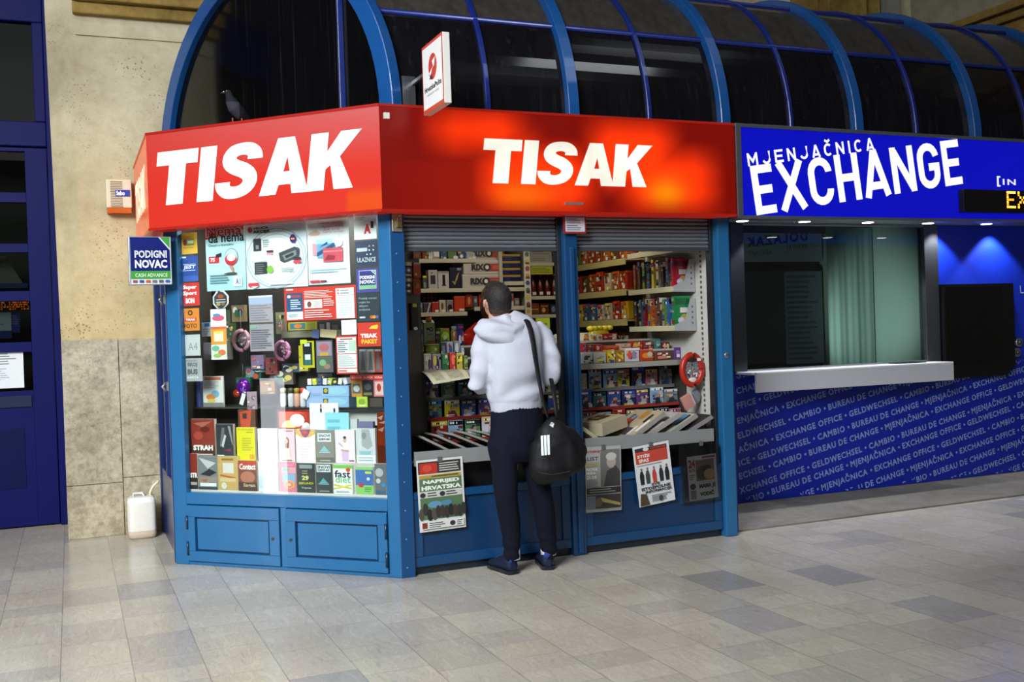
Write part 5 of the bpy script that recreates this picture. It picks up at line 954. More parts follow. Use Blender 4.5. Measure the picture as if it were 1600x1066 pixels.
# right back shelving
for px,zb,c,ops,lb in (((829,408,863,420),1.885,'#9c988e',[('l',.1,.2,.9,.8,2,'#7c786e')],None),):
    pass
def stack(px0,px1,z,rows,lbl):
    x0=onY(px0,420,7.83).x; x1=onY(px1,420,7.83).x
    for k,(h,c,ops,lb) in enumerate(rows):
        m=M(); m.box(x0+.002*k,x1-.002*k,7.83,8.0,z,z+h,c); m.art(x0+.002*k,x1-.002*k,z,z+h,7.83,ops,.0008); item(m,'flat_box',PAPER,lb,'box'); z+=h+.001
stack(829,863,2.004,[(.055,'#a09b8c',[('l',.1,.2,.9,.8,2,'#7c786a')],'pale flat box on the top right back shelf, lower of two'),(.05,'#a8a394',[('l',.1,.2,.9,.8,2,'#84806f')],'pale flat box on the top right back shelf, upper of two')],'')
stack(829,864,1.875,[(.055,'#9ea01e',[('l',.06,.2,.94,.8,3,'#6c6e18')],'yellow-green flat box hung under the top right back shelf')],'') if 0 else None
m=M(); x0=onY(829,416,7.79).x; x1=onY(863,416,7.79).x; m.box(x0,x1,7.785,7.79,1.905,1.972,'#a3a41c'); m.art(x0,x1,1.905,1.972,7.785,[('l',.06,.15,.94,.85,4,'#70721a')],.0008); item(m,'shelf_label',PAPER,'yellow-green price banner on the edge of the top right back shelf','label')
m=M(); x0=onY(866,400,7.82).x; m.box(x0,x0+.11,7.83,7.95,2.004,2.12,'#7c7870'); m.art(x0,x0+.11,2.004,2.12,7.83,[('e',.5,.6,.3,.2,'#3a2c24'),('e',.6,.5,.15,.15,'#b5922c')],.0008); item(m,'tin',PAPER,'grey tin with a gold mark at the right of the top right back shelf','tin')
for k in range(6):
    px=833+k*11; p=onY(px,455,7.87); r=.024
    B=thing('liqueur_bottle','dark red bottle with a white price tag, '+['first','second','third','fourth','fifth','last'][k]+' from the printed strip','bottle',(p.x,7.87,1.727),'red bottles on the right back shelf')
    m=M(); m.lathe((p.x,7.87,1.727),[(r*.9,0),(r,.008),(r,.10),(r*.42,.135),(r*.42,.165),(0,.165)],['#5a1a12','#5a1a12','#5a1a12','#4a1410'],12); m.build('body',GLOSSY,B)
    m=M(); m.lathe((p.x,7.87,1.893),[(r*.5,0),(r*.5,.02),(0,.02)],'#8c1c14',10); m.build('cap',PLAS,B)
    m=M(); m.poly([(p.x-.016,7.8445,1.74),(p.x+.016,7.8445,1.74),(p.x+.016,7.8445,1.765),(p.x-.016,7.8445,1.765)],'#d8d4cc'); m.build('price_label',PAPER,B)
for px,c,ops,lb in (((829,473,843,492),'#6a3c1a',[('r',.1,.4,.9,.5,'#b58a4a'),('e',.5,.75,.3,.15,'#8a3a24')],'brown biscuit box at the left under the red bottles'),((844,474,858,492),'#5c2c1a',[('e',.4,.4,.2,.2,'#c09a50'),('r',.1,.7,.9,.8,'#a8783c')],'dark brown biscuit box, second under the red bottles'),((860,475,872,492),'#2a3040',[('e',.4,.5,.25,.3,'#6c7888')],'navy box with a pale ring under the red bottles'),((873,475,885,492),'#323848',[('e',.6,.5,.25,.3,'#5a6678')],'slate box at the right under the red bottles')):
    yb(lb,'box','goods_box',px,7.84,.07,1.575,c,ops)
# goods hanging on the end panel of the display, left edge of the opening
Q0=T_CH@Vector((1.630,0,0)); T_S=Matrix(((S2,-S2,0,Q0.x),(S2,S2,0,Q0.y),(0,0,1,0),(0,0,0,1)))
def sp(px,py): q=T_S.inverted()@hit(px,py,Q0,(S2,-S2,0)); return q.x,q.z
def hang(label,px,col,ops,th=.008,name='hanging_packet',cat='packet',mat=GLOSSY):
    a=sp(px[0],px[1]); b=sp(px[2],px[3]); m=M(T_S); m.box(a[0],b[0],-th,-.001,b[1],a[1],col); m.art(a[0],b[0],b[1],a[1],-th,ops,.0008); return item(m,name,mat,label,cat)
hang('orange-red packet hanging uppermost on the panel at the left of the serving opening',(644,393,656,405),'#9c4432',[('e',.5,.5,.3,.3,'#b8683c')])
hang('red packet hanging second on the panel at the left of the serving opening',(644,410,656,434),'#a02c1e',[('r',.1,.9,.9,1,'#c9b8a0'),('e',.3,.2,.2,.1,'#c8a04a')])
hang('red packet hanging lowest on the panel at the left of the serving opening',(644,437,656,460),'#96301e',[('e',.5,.6,.3,.2,'#b8642c'),('e',.2,.7,.2,.15,'#3c5a2c')])
for k,(y0,y1,c) in enumerate(((409,416,'#b5b0a0'),(418,427,'#2c4668'),(428,432,'#a8a498'),(434,441,'#85827a'),(442,450,'#4a4c50'),(452,458,'#6a685e'))):
    hang(['uppermost','second','third','fourth','fifth','lowest'][k]+' small card packet in the narrow column beside the corner post',(632.5,y0,642,y1),c,[('e',.5,.5,.25,.3,'#d8d4c0')],.006)
hang('black umbrella sleeve with a yellow tag hanging by the corner post',(638,474,650,516),'#131416',[('r',.2,.86,.8,.98,'#b5b81c'),('e',.5,.06,.3,.06,'#d8d8d8')],.02,'umbrella','umbrella',DARKFAB)
hang('brown strap hanging left of the black umbrella sleeve',(632.5,480,637,520),'#5c2c20',[],.01,'strap','strap',DARKFAB)
# stepped counter
CT=thing('shop_counter','long stepped shop counter across the serving openings, loaded with sweets','counter',(3.05,6.6,.02))
m=M(); m.box(2.085,4.06,6.30,6.95,1.18,1.205,'#4a443c'); m.box(2.085,4.06,6.295,6.30,1.17,1.207,'#8c8a80'); m.build('counter_top',PLAS,CT,bevel=.002)
m=M(); m.box(2.10,4.05,6.52,6.95,1.205,1.28,'#3a342c'); m.box(2.10,4.05,6.515,6.52,1.27,1.284,'#a9a696'); m.box(2.10,4.05,6.73,6.95,1.28,1.355,'#3a342c'); m.box(2.10,4.05,6.725,6.73,1.345,1.359,'#a9a696'); m.build('counter_step',PLAS,CT)
m=M(); m.box(2.085,4.06,6.62,6.64,.02,1.18,'#2c2a2a'); m.box(2.085,2.105,6.40,6.95,.02,1.18,'#35332f'); m.box(4.04,4.06,6.40,6.95,.02,1.18,'#35332f'); m.build('counter_body',PAPER,CT)
m=M()
for y,z in ((6.40,.745),(6.46,.888),(6.52,1.015)): m.box(2.11,4.035,y,6.615,z-.012,z,'#55575a'); m.box(2.11,4.035,y-.006,y,z-.012,z+.012,'#8b2c22' if z<.9 else '#777')
m.build('magazine_steps',PLAS,CT)
ords=['first','second','third','fourth','fifth','sixth','seventh','eighth','ninth','tenth','eleventh','twelfth','thirteenth','fourteenth','fifteenth','sixteenth','seventeenth','eighteenth']
pal=[('red','#8c2a24'),('blue','#2c4a8c'),('pale blue','#7fa4c0'),('white','#b9bcc0'),('yellow','#b8a82a'),('dark blue','#1c2a50'),('orange','#b8602c'),('pink','#b8707c'),('green','#4a7a48'),('grey','#70757c'),('purple','#5a3c74'),('teal','#2c6a70'),('cream','#b0a688'),('maroon','#5c1c24')]
def cover_ops():
    T=R.choice(['#a82820','#dcd8d0','#2c4a9a','#c8b82c','#1c1c22','#7aa0b8','#8c4a6a'])
    o=[('r',.0,R.uniform(.76,.84),1,.98,T)]
    o+=[('r',.08+.11*k,.83,.16+.11*k,.93,R.choice(['#e8e4dc','#e8e4dc','#1c1c20'])) for k in range(R.randint(4,7))]
    for _ in range(9):
        x,y=R.uniform(0,.8),R.uniform(0,.68); w,h=R.uniform(.08,.4),R.uniform(.05,.24); o.append((R.choice('rrp'),)+((x,y,min(1,x+w),min(.76,y+h)) if 0 else ()) if 0 else ('r',x,y,min(1,x+w),min(.76,y+h),R.choice(['#c09a80','#5a4438','#b8b0a4','#3a4a60','#1e2028','#7a2c24','#8a8e94','#6a7a8a','#2c3a2c','#a8905c','#d0ccc4','#4a3050'])))
    o+=[('e',R.uniform(.35,.65),R.uniform(.42,.56),.13,.10,R.choice(['#c9a58c','#a8806a'])),('p',[(R.uniform(.1,.3),0),(R.uniform(.7,.9),0),(.64,.40),(.38,.42)],R.choice(['#2c2c34','#6a2c3a','#8a9aa8','#c9c4bc','#2f4a6a'])),('l',.05,.03,R.uniform(.5,.95),.2,R.randint(2,3),R.choice(['#e0dcd0','#d8c83a','#1c1c20']))]
    return o
for rk,(y,z,h,nm) in enumerate(((6.405,.747,.135,'lowest'),(6.465,.890,.12,'middle'),(6.525,1.017,.145,'top'))):
    xs=[2.13+.118*k for k in range(5)]+[3.0+.115*k for k in range(9)]
    for k,x in enumerate(xs):
        if k<5 and rk==2: h2=.13
        else: h2=h
        cn,cc=R.choice(pal); w=R.uniform(.095,.112); m=M()
        m.box(x,x+w,y,y+.012,z,z+h2*R.uniform(.80,1.04),cc); zz=max(q.z for q in m.v); m.art(x+.002,x+w-.002,z+.002,zz-.002,y,cover_ops(),.0006)
        side='left' if k<5 else 'right'; kk=k if k<5 else k-5
        item(m,'magazine',GLOSSY,f'{cn} magazine under the {side} counter, {ords[kk]} from left in {nm} row','magazine',f'magazines in the {nm} row under the counter',bevel=.002)
# newspapers lying fanned on the front ledge
def paper(label,cx,cy,cz,w,d,th,ry,rz,col,ops,edge='#b8b2a2',rx=0):
    m=M(Matrix.Translation((cx,cy,cz))@Matrix.Rotation(rz,4,'Z')@Matrix.Rotation(ry,4,'Y')@Matrix.Rotation(rx,4,'X'))
    n=3
    for k in range(n):
        z0=-th/2+th*k/n; m.box(-w/2+.004*k,w/2-.003*k,-d/2,d/2,z0+.0005,z0+th/n,edge)
    m.poly([(-w/2+.01,-d/2,th/2+.001),(w/2-.008,-d/2,th/2+.001),(w/2-.008,d/2,th/2+.001),(-w/2+.01,d/2,th/2+.001)],col)
    yy=th/2+.0016
    for o in ops:
        k=lambda u,v:(-w/2+.01+u*(w-.018),-d/2+v*d,yy)
        m.poly([k(o[0],o[1]),k(o[2],o[1]),k(o[2],o[3]),k(o[0],o[3])],o[4]); yy+=.0006
    return item(m,'newspaper',PAPER,label,'newspaper')
blk='#141518'
def pops(n,cols): return [(q:=R.uniform(.02,.7),v:=R.uniform(.03,.8),min(.98,q+R.uniform(.1,.45)),min(.97,v+R.uniform(.05,.2)),R.choice(cols)) for _ in range(n)]
DK=['#3a3d44','#24262c','#5a5c60','#2c2e34','#1c1e22']
for k in range(5):
    paper('dark-covered newspaper leaning to the right on the left ledge, '+ords[k]+' from the corner post',2.07+.10*k,6.17+.01*(k%2),.755+.005*k,.29,.28,.014,.50-.035*k,.03*(k%3-1),blk,pops(6,DK)+[(.15,.1,.35,.35,['#3a3d44','#7a1c18','#8a8a2c','#a8a8a0','#5a6a7a'][k])],'#8c8a80')
paper('flat pile of dark newspapers low on the left ledge by the corner post',1.985,6.04,.690,.24,.10,.034,0,0,'#26241f',[(.1,.1,.6,.5,'#6a6248')],'#8a8574')
paper('dark newspaper leaning at the right end of the left ledge',2.64,6.17,.755,.30,.30,.016,.40,0,blk,[(.1,.1,.6,.4,'#55585c')],'#b5b2a6')
paper('flat newspaper low on the left ledge behind the customer legs',2.45,6.04,.678,.28,.10,.016,0,0,'#2c2a26',[(.1,.1,.6,.5,'#4a463c')],'#a8a598')
BG_=['#8c8262','#6a6048','#b5a982','#4a4434','#c9c0a0']
paper('cream newspaper sloping down at the left end of the right ledge',3.08,6.16,.755,.26,.30,.024,.60,.1,'#a39468',pops(7,BG_+['#a8522c']),'#bdb492')
paper('thick folded beige newspaper bundle on the right ledge',3.25,6.19,.802,.28,.24,.085,-.14,.42,'#b3a983',pops(8,BG_)+[(.25,.35,.75,.75,'#4e3f2c'),(.3,.45,.5,.7,'#8a6a4a')],'#b0a88c')
paper('beige newspaper underneath the thick folded bundle',3.22,6.09,.705,.32,.20,.034,.06,.12,'#a89e80',pops(8,BG_+['#2c2a26']),'#b5ad92')
TB=['#c8c4c0','#a02c20','#a8977c','#1c1c20','#6a8290','#b05a4a','#d8d4ce','#a8782c','#3c3a3c']
for k,(c,ops,lb) in enumerate((('#a8977c',[(.05,.6,.6,.95,'#b03a2a')],'bright tabloid with red title leaning left on the right ledge'),('#aaa59e',[(.1,.7,.8,.92,'#c05a50')],'white tabloid leaning left on the right ledge, second from the bright one'),('#a3a398',[(.05,.74,.9,.97,'#7a9a3a'),(.5,.1,.9,.3,'#4a7a9c')],'tabloid with a green edge leaning left on the right ledge'),('#2a2426',[(.2,.2,.8,.6,'#4a3c3c')],'dark-covered tabloid leaning left at the right end of the ledge'))):
    paper(lb,3.50+.125*k,6.17,.785-.012*k,.33,.31,.030,-.50+.02*k,[.12,-.05,.08,0][k],c,pops(12 if k<3 else 4,TB if k<3 else DK)+ops,'#8a8486' if k==3 else '#97938e')
m=M(); p0=Vector((3.60,6.33,.80)); m.ell(p0,.06,.03,.05,'#1c1e26',10,6); m.ell(p0+Vector((.03,-.02,.045)),.03,.02,.02,'#c9d0d8',8,5); m.ell(p0+Vector((-.03,-.02,.02)),.02,.015,.015,'#8a98a8',8,5); m.tube([p0+Vector((0,0,-.05)),p0+Vector((0,0,-.13))],.05,'#1c1e26',8); item(m,'foil_bag',SHINE,'small black shiny bag behind the bright tabloids on the right ledge','bag',shade=True)
# newspapers clipped on the front of the ledge
def clip_sheet(label,x0,x1,z0,z1,rot,ops,base='#c9c9c4',sleeve=None):
    N=thing('display_newspaper',label,'newspaper',((x0+x1)/2,5.952,z0)); Rm=Matrix.Translation(((x0+x1)/2,0,z1))@Matrix.Rotation(rot,4,'Y')@Matrix.Translation((-(x0+x1)/2,0,-z1)); m=M(Rm)
    m.poly([(x0,5.952,z0),(x1,5.952,z0),(x1,5.952,z1),(x0,5.952,z1)],base); m.poly([(x0,5.953,z0),(x0,5.953,z1),(x1,5.953,z1),(x1,5.953,z0)],'#999')
    m.art(x0,x1,z0,z1,5.952,ops,.0004); m.build('front_page',PAPER,N)
    m=M(); xc=(x0+x1)/2; ztop=(z1 if not sleeve else sleeve[3]); m.box(xc-.014,xc+.014,5.944,5.958,ztop-.02,ztop+.012,'#9a9da0'); m.build('clip',METAL,N,bevel=.002)
    if sleeve:
        a,b,c,d=sleeve; m=M(); m.poly([(a,5.946,c),(b,5.946,c),(b,5.946,d),(a,5.946,d)],'#fff'); m.build('clear_sleeve',CLEAR,N)
def crowd(n,v0,v1,c): return [('e',(k+.5)/n,R.uniform(v0,v1),.6/n,(v1-v0)*.6,R.choice(c)) for k in range(n)]
clip_sheet('tabloid with a red box, white headline and green team photo hanging below the left ledge',1.877,2.172,.262,.694,-.02,[('r',.03,.80,.95,.97,'#2c2a28'),('r',.06,.80,.44,.95,'#a8281c'),('e',.22,.88,.1,.05,'#c0402c'),('l',.48,.82,.92,.95,4,'#b8b8b2'),('r',.04,.74,.95,.785,'#a08a2c'),('l',.3,.745,.9,.78,1,'#3c3418'),('r',.04,.17,.95,.735,'#4d6a48'),('t','NAPRIJED',.12,.65,.90,.715,'#d8dcd4',.05),('t','HRVATSKA',.08,.575,.93,.635,'#d8dcd4',.05),('r',.04,.47,.95,.56,'#b8bab4'),('e',.1,.51,.06,.035,'#2c2826'),('e',.52,.51,.06,.035,'#2c2826'),('l',.2,.48,.44,.55,2,'#3c3c3c'),('l',.6,.48,.92,.55,2,'#3c3c3c'),('e',.35,.37,.15,.05,'#5a86a0'),('e',.6,.38,.12,.04,'#4a7a96')]+crowd(11,.22,.36,['#1c1e1c','#2a2c28','#3c2c26','#4a4238'])+[('r',.04,.04,.95,.15,'#c9c9c4'),('r',.05,.05,.16,.13,'#7c2c24'),('l',.2,.05,.6,.13,3,'#3c3c3c'),('e',.7,.09,.06,.035,'#2c2826'),('l',.8,.05,.93,.13,3,'#555')])
clip_sheet('broadsheet with a grey portrait photo hanging beside the middle post',3.008,3.268,.265,.685,.02,[('r',.42,.38,.97,.95,'#6c6a68'),('p',[(.5,.38),(.97,.38),(.97,.6),(.85,.7),(.6,.62)],'#3c3a3a'),('e',.72,.76,.13,.10,'#a8988c'),('e',.72,.84,.15,.06,'#b9b6b2'),('t','JUTARNJI',.02,.90,.40,.945,'#a8302a',.04),('r',.02,.76,.40,.88,'#a8a8a4'),('t','LIST',.05,.79,.36,.85,'#4a3c3c',.03),('r',.02,.70,.36,.74,'#a89c6a'),('t','NOVA',.02,.63,.34,.68,'#e8e8e6',.04),('t','MJERA',.02,.57,.28,.62,'#e8e8e6',.04),('t','ZA SVE',.02,.51,.30,.56,'#e8e8e6',.04),('l',.02,.38,.38,.49,5,'#88888a'),('r',.02,.28,.97,.37,'#2c2826'),('l',.1,.29,.95,.36,2,'#8a8a86'),('r',.02,.05,.97,.26,'#3c3a34'),('p',[(.4,.22),(.95,.12),(.95,.08),(.4,.16)],'#a89a5a'),('e',.35,.15,.1,.07,'#6a5a4a'),('r',.02,.05,.26,.25,'#6a7682')],'#a3a3a0')
clip_sheet('tilted tabloid with red banner and a row of standing women below the right ledge',3.352,3.628,.275,.675,-.10,[('r',.05,.70,.93,.96,'#b4402f'),('r',.05,.90,.93,.96,'#2c2c2e'),('e',.35,.93,.08,.03,'#c9c9c6'),('t','VEČERNJI',.45,.905,.9,.955,'#c8402c',.03),('t','STIŽE',.1,.80,.44,.86,'#e0d4cc',.04),('t','SPAS',.12,.72,.4,.78,'#e0d4cc',.04),('l',.05,.655,.95,.69,1,'#8a8a88')]+[('p',[(x-.05,.36),(x+.05,.36),(x+.06,.50),(x+.03,.58),(x-.03,.58),(x-.06,.50)],c) for x,c in ((.16,'#1f1f22'),(.32,'#3a4038'),(.50,'#b43c2a'),(.69,'#26262a'),(.85,'#202024'))]+[('e',x,.61,.028,.022,'#8a6a5a') for x in (.16,.32,.50,.69,.85)]+[('t','SVE',.38,.32,.62,.36,'#2c2c2c',.04),('t','ISTOSPOLNE',.1,.26,.9,.31,'#222',.04),('t','INFORMACIJE',.2,.195,.92,.25,'#222',.04),('p',[(.02,.02),(.28,.02),(.22,.2),(.06,.22)],'#4a3c2c'),('l',.35,.05,.9,.17,4,'#7a7a78'),('e',.6,.09,.06,.05,'#3c3c40')],'#d0d2d4')
clip_sheet('small tabloid with a kissing couple photo in a clear hanging sleeve',3.765,3.995,.272,.57,-.04,[('r',.28,.42,.92,.90,'#8a7468'),('e',.5,.6,.2,.16,'#5c4034'),('e',.66,.68,.16,.10,'#2c2422'),('e',.74,.56,.2,.12,'#c09a72'),('t','24',.03,.74,.26,.93,'#a8342c',.05),('t','SATA',.04,.64,.26,.72,'#a8342c',.04),('l',.03,.46,.25,.6,3,'#7a7a7a'),('t','MAMA JE',.36,.23,.92,.36,'#1f1f1f',.05),('t','VODIČ',.36,.08,.86,.20,'#1f1f1f',.05),('e',.14,.32,.1,.07,'#4a3c3c'),('r',.05,.03,.24,.24,'#8c8484'),('r',.35,.38,.92,.40,'#b0b0b0'),('r',.5,.93,.95,.97,'#b04038')],'#d3d4d6',sleeve=(3.70,4.02,.262,.655))
# open newspaper on the counter edge by the customer
PA=[onY(655,581,6.34),onY(722,573,6.34),onY(735,591,6.03),onY(677,601,6.0)]; PA[0].z=1.212; PA[1].z=1.214
m=M(); n=8
def bil(u,v): a=PA[0].lerp(PA[1],u); b=PA[3].lerp(PA[2],u); p=a.lerp(b,v); p.z+=.018*math.sin(3.1*v)*(1-.3*u); return p
for i in range(n):
    for j in range(n):
        q=[bil((i+a)/n,(j+b)/n) for a,b in ((0,0),(0,1),(1,1),(1,0))]; e=(i in(0,n-1) or j in (0,n-1) or i==3)
        m.poly(q,'#b3ae94' if e else ('#8a876a' if (i+j)%2 else '#97937a'),True)
item(m,'open_newspaper',PAPER,'open grey-green newspaper sagging over the counter edge left of the customer','newspaper')
m=M(); x0,x1,z0,z1=yrect(646,568,672,576,6.36); m.box(x0,x1+.1,6.36,6.50,1.207,1.224,'#b5b09a'); m.art(x0,x1+.1,1.207,1.224,6.36,[('r',.1,.2,.5,.8,'#a88a4a'),('r',.6,.2,.9,.8,'#7c8c96')],.0008); item(m,'newspaper',PAPER,'folded pale newspaper lying behind the open one on the counter','newspaper')
# goods on the counter, left opening
lv=((6.345,1.207),(6.535,1.282),(6.745,1.357))
def pot(label,px0,px1,py0,lev,c,c2,name='jar',cat='jar'):
    y,z=lv[lev]; y+=.05; a=onY(px0,py0,y); b=onY(px1,py0,y); x=(a.x+b.x)/2; r=(b.x-a.x)/2; h=a.z-z
    J=thing(name,label,cat,(x,y,z)); m=M(); m.lathe((x,y,z),[(r*.9,0),(r,.006),(r,h*.72),(r*.75,h*.8),(0,h*.8)],c,14); m.build('body',GLOSSY,J); m=M(); m.lathe((x,y,z+h*.805),[(r*.7,0),(r*.75,h*.18),(0,h*.195)],c2,12); m.build('lid',PLAS,J)
def good(label,px,lev,c,ops,cat='packet',name='sweets_packet',d=.09,mat=GLOSSY):
    x0,x1,z0,z1=yrect(*px,lv[lev][0]); y=lv[lev][0]; zb=lv[lev][1]; x1-=.002; h=max(z1-zb,.03); kind=R.random()
    m=M(); tl=R.uniform(-.10,.10) if (x1-x0)>.04 else 0
    m.box(x0,x1,y,y+d,zb,zb+h,c); m.art(x0,x1,zb,zb+h,y,fuzz(c,5)+list(ops)+fuzz(c,2),.0005)
    # printing on the top face and a second wrapped piece lying on it
    for _ in range(4):
        u=R.uniform(x0,x1-.01); w=R.uniform(y,y+d-.02); m.poly([(u,w,zb+h+.0012),(min(x1,u+.03),w,zb+h+.0012),(min(x1,u+.03),w+.02,zb+h+.0012),(u,w+.02,zb+h+.0012)],R.choice(['#d8d2c0','#c9b23c','#8a2c20','#2c3a6a','#e8e4dc','#1c1a1a']))
    return item(m,name,mat,label,cat,None,bevel=.004)
x0,x1,z0,z1=yrect(662.5,500,680,537,6.745); JB=thing('juice_carton','pale green juice carton with an orange cap, tallest item on the counter','carton',((x0+x1)/2,6.79,1.357))
m=M(); m.box(x0,x1-.002,6.745,6.83,1.357,z1-.02,'#9fa68a'); m.poly([(x0,6.745,z1-.02),(x1-.002,6.745,z1-.02),(x1-.002,6.787,z1),(x0,6.787,z1)],'#a8ae92'); m.poly([(x1-.002,6.83,z1-.02),(x0,6.83,z1-.02),(x0,6.787,z1),(x1-.002,6.787,z1)],'#a8ae92')
m.art(x0,x1-.002,1.357,z1-.02,6.745,[('r',.25,.86,.8,.98,'#a8b43a'),('e',.35,.75,.14,.06,'#2c3a24'),('e',.65,.73,.16,.09,'#2c3a30'),('e',.65,.73,.07,.04,'#c9d0b8'),('r',.3,.5,.75,.54,'#7a8468'),('e',.5,.14,.4,.14,'#6a9a2a'),('e',.7,.2,.2,.08,'#c85a2c')],.0008); m.build('carton_body',GLOSSY,JB)
m=M(); m.lathe(((x0+x1)/2+.005,6.77,z1-.01),[(.02,0),(.02,.028),(0,.028)],'#d8781c',12); m.build('cap',PLAS,JB)
good('tall pale blue tube pack left of the juice carton',(650,502,656,533),2,'#7a9aa0',[('r',.1,.6,.9,.9,'#a8bcc0')],'tube','tube')
good('pale teal tube pack right beside the juice carton',(657,505,662,533),2,'#6c9490',[('r',.1,.2,.9,.5,'#9ab4ac')],'tube','tube')
good('brown and cream sweets box right of the juice carton',(681,518,688,534),2,'#5a3a26',[('r',.1,.85,.9,1,'#c9b89c'),('r',.3,.1,.4,.8,'#8a6a4a'),('r',.6,.1,.7,.8,'#8a6a4a')],'box','sweets_box')
good('bright lime green packet on the top counter step',(688.5,513,703,534),2,'#6fa01e',[('e',.5,.6,.4,.2,'#a8d03a'),('r',.1,.2,.9,.35,'#4a7414'),('r',.3,.9,.9,1,'#d86a5a')])
pot('clear jar with amber sweets and a pale lid on the top counter step',704,715,510,2,'#8a6a30','#8fa8a4')
good('deep blue and violet bag right of the amber jar',(715.5,506,725,534),2,'#25246a',[('e',.5,.6,.3,.2,'#4c2c7c'),('e',.3,.3,.2,.2,'#d8d8dc'),('r',.1,.8,.9,.9,'#a82c4a')],'bag','sweets_bag')
good('cream carton with a red base at the left end of the top step',(641,508,649,533),2,'#8a8474',[('r',0,.1,1,.3,'#8c3a2c'),('r',.1,.6,.9,.9,'#b5b0a0')],'box','sweets_box')
for k,(a,b,y0,c,ops,lb) in enumerate(((638,645,537,'#3c1c1c',[('r',.2,.3,.8,.8,'#8a3a2c')],'dark maroon bar box at the left end of the middle step'),(646,650,538,'#8a9a2c',[('r',.1,.2,.9,.5,'#c9d05a')],'narrow lime bar on the middle step'),(651,654.5,538,'#2c5a80',[('r',.1,.2,.9,.5,'#8ab0c9')],'narrow blue bar on the middle step'),(655,664,539,'#6a3c28',[('r',.1,.5,.9,.9,'#a8884a')],'brown bar box on the middle step below the juice carton'),(665,688,538,'#6a7a1c',[('e',.4,.6,.4,.3,'#9ab02c'),('r',.1,.1,.9,.2,'#a8c04a')],'long green tray of sweets on the middle step'),(689,698,535,'#44464e',[('r',.2,.3,.8,.8,'#7c7e86')],'dark grey box on the middle step'),(699,709,534,'#a8aeb8',[('e',.5,.5,.3,.3,'#4a5a8a')],'silver and blue packet on the middle step'),(710,720,533,'#7a848c',[('e',.4,.6,.3,.3,'#c9d0d0')],'grey packet on the middle step beside the silver one'),(720.5,727,540,'#8c9a94',[('e',.5,.5,.3,.3,'#d8dcd4')],'pale grey-green packet at the right of the middle step'))):
    good(lb,(a,y0,b-.5,552),1,c,ops,'packet','sweets_packet',.1)
for k,(a,b,y0,c,ops,lb) in enumerate(((641,645,552,'#4a8aa0',[],'small teal lighter-sized pack at the left of the front counter row'),(645.5,649,552,'#8c2c2c',[],'small red pack, second in the front counter row'),(649.5,653,553,'#c8c8d0',[],'small white pack, third in the front counter row'),(653.5,657,552,'#2c3c8c',[],'small dark blue pack, fourth in the front counter row'),(657.5,661,553,'#8c1c20',[],'small dark red pack, fifth in the front counter row'),(662,675,553,'#b8b4a0',[('e',.4,.5,.3,.4,'#d8d4b8'),('e',.7,.4,.2,.3,'#5a4a6a')],'pale crumpled bag in the front counter row'),(676,690,553,'#8a7e88',[('e',.5,.4,.25,.35,'#2f2838'),('e',.25,.6,.2,.3,'#c9b85a')],'grey bag with a dark round spot in the front counter row'),(691,702,553,'#2c5a3c',[('r',.1,.4,.9,.9,'#3c7a4a')],'dark green pack in the front counter row'),(703,713,551,'#a83230',[('e',.5,.6,.3,.3,'#d86a4a')],'red pack in the front counter row'),(714,724,552,'#a89a3a',[('r',.1,.5,.9,.8,'#d8c83a')],'mustard yellow pack in the front counter row'),(725,732,556,'#5a6a3c',[('r',.1,.5,.9,.8,'#8a9a5a')],'olive pack at the right of the front counter row'))):
    good(lb,(a,y0,b-.5,566),0,c,ops,'packet','sweets_packet',.06)
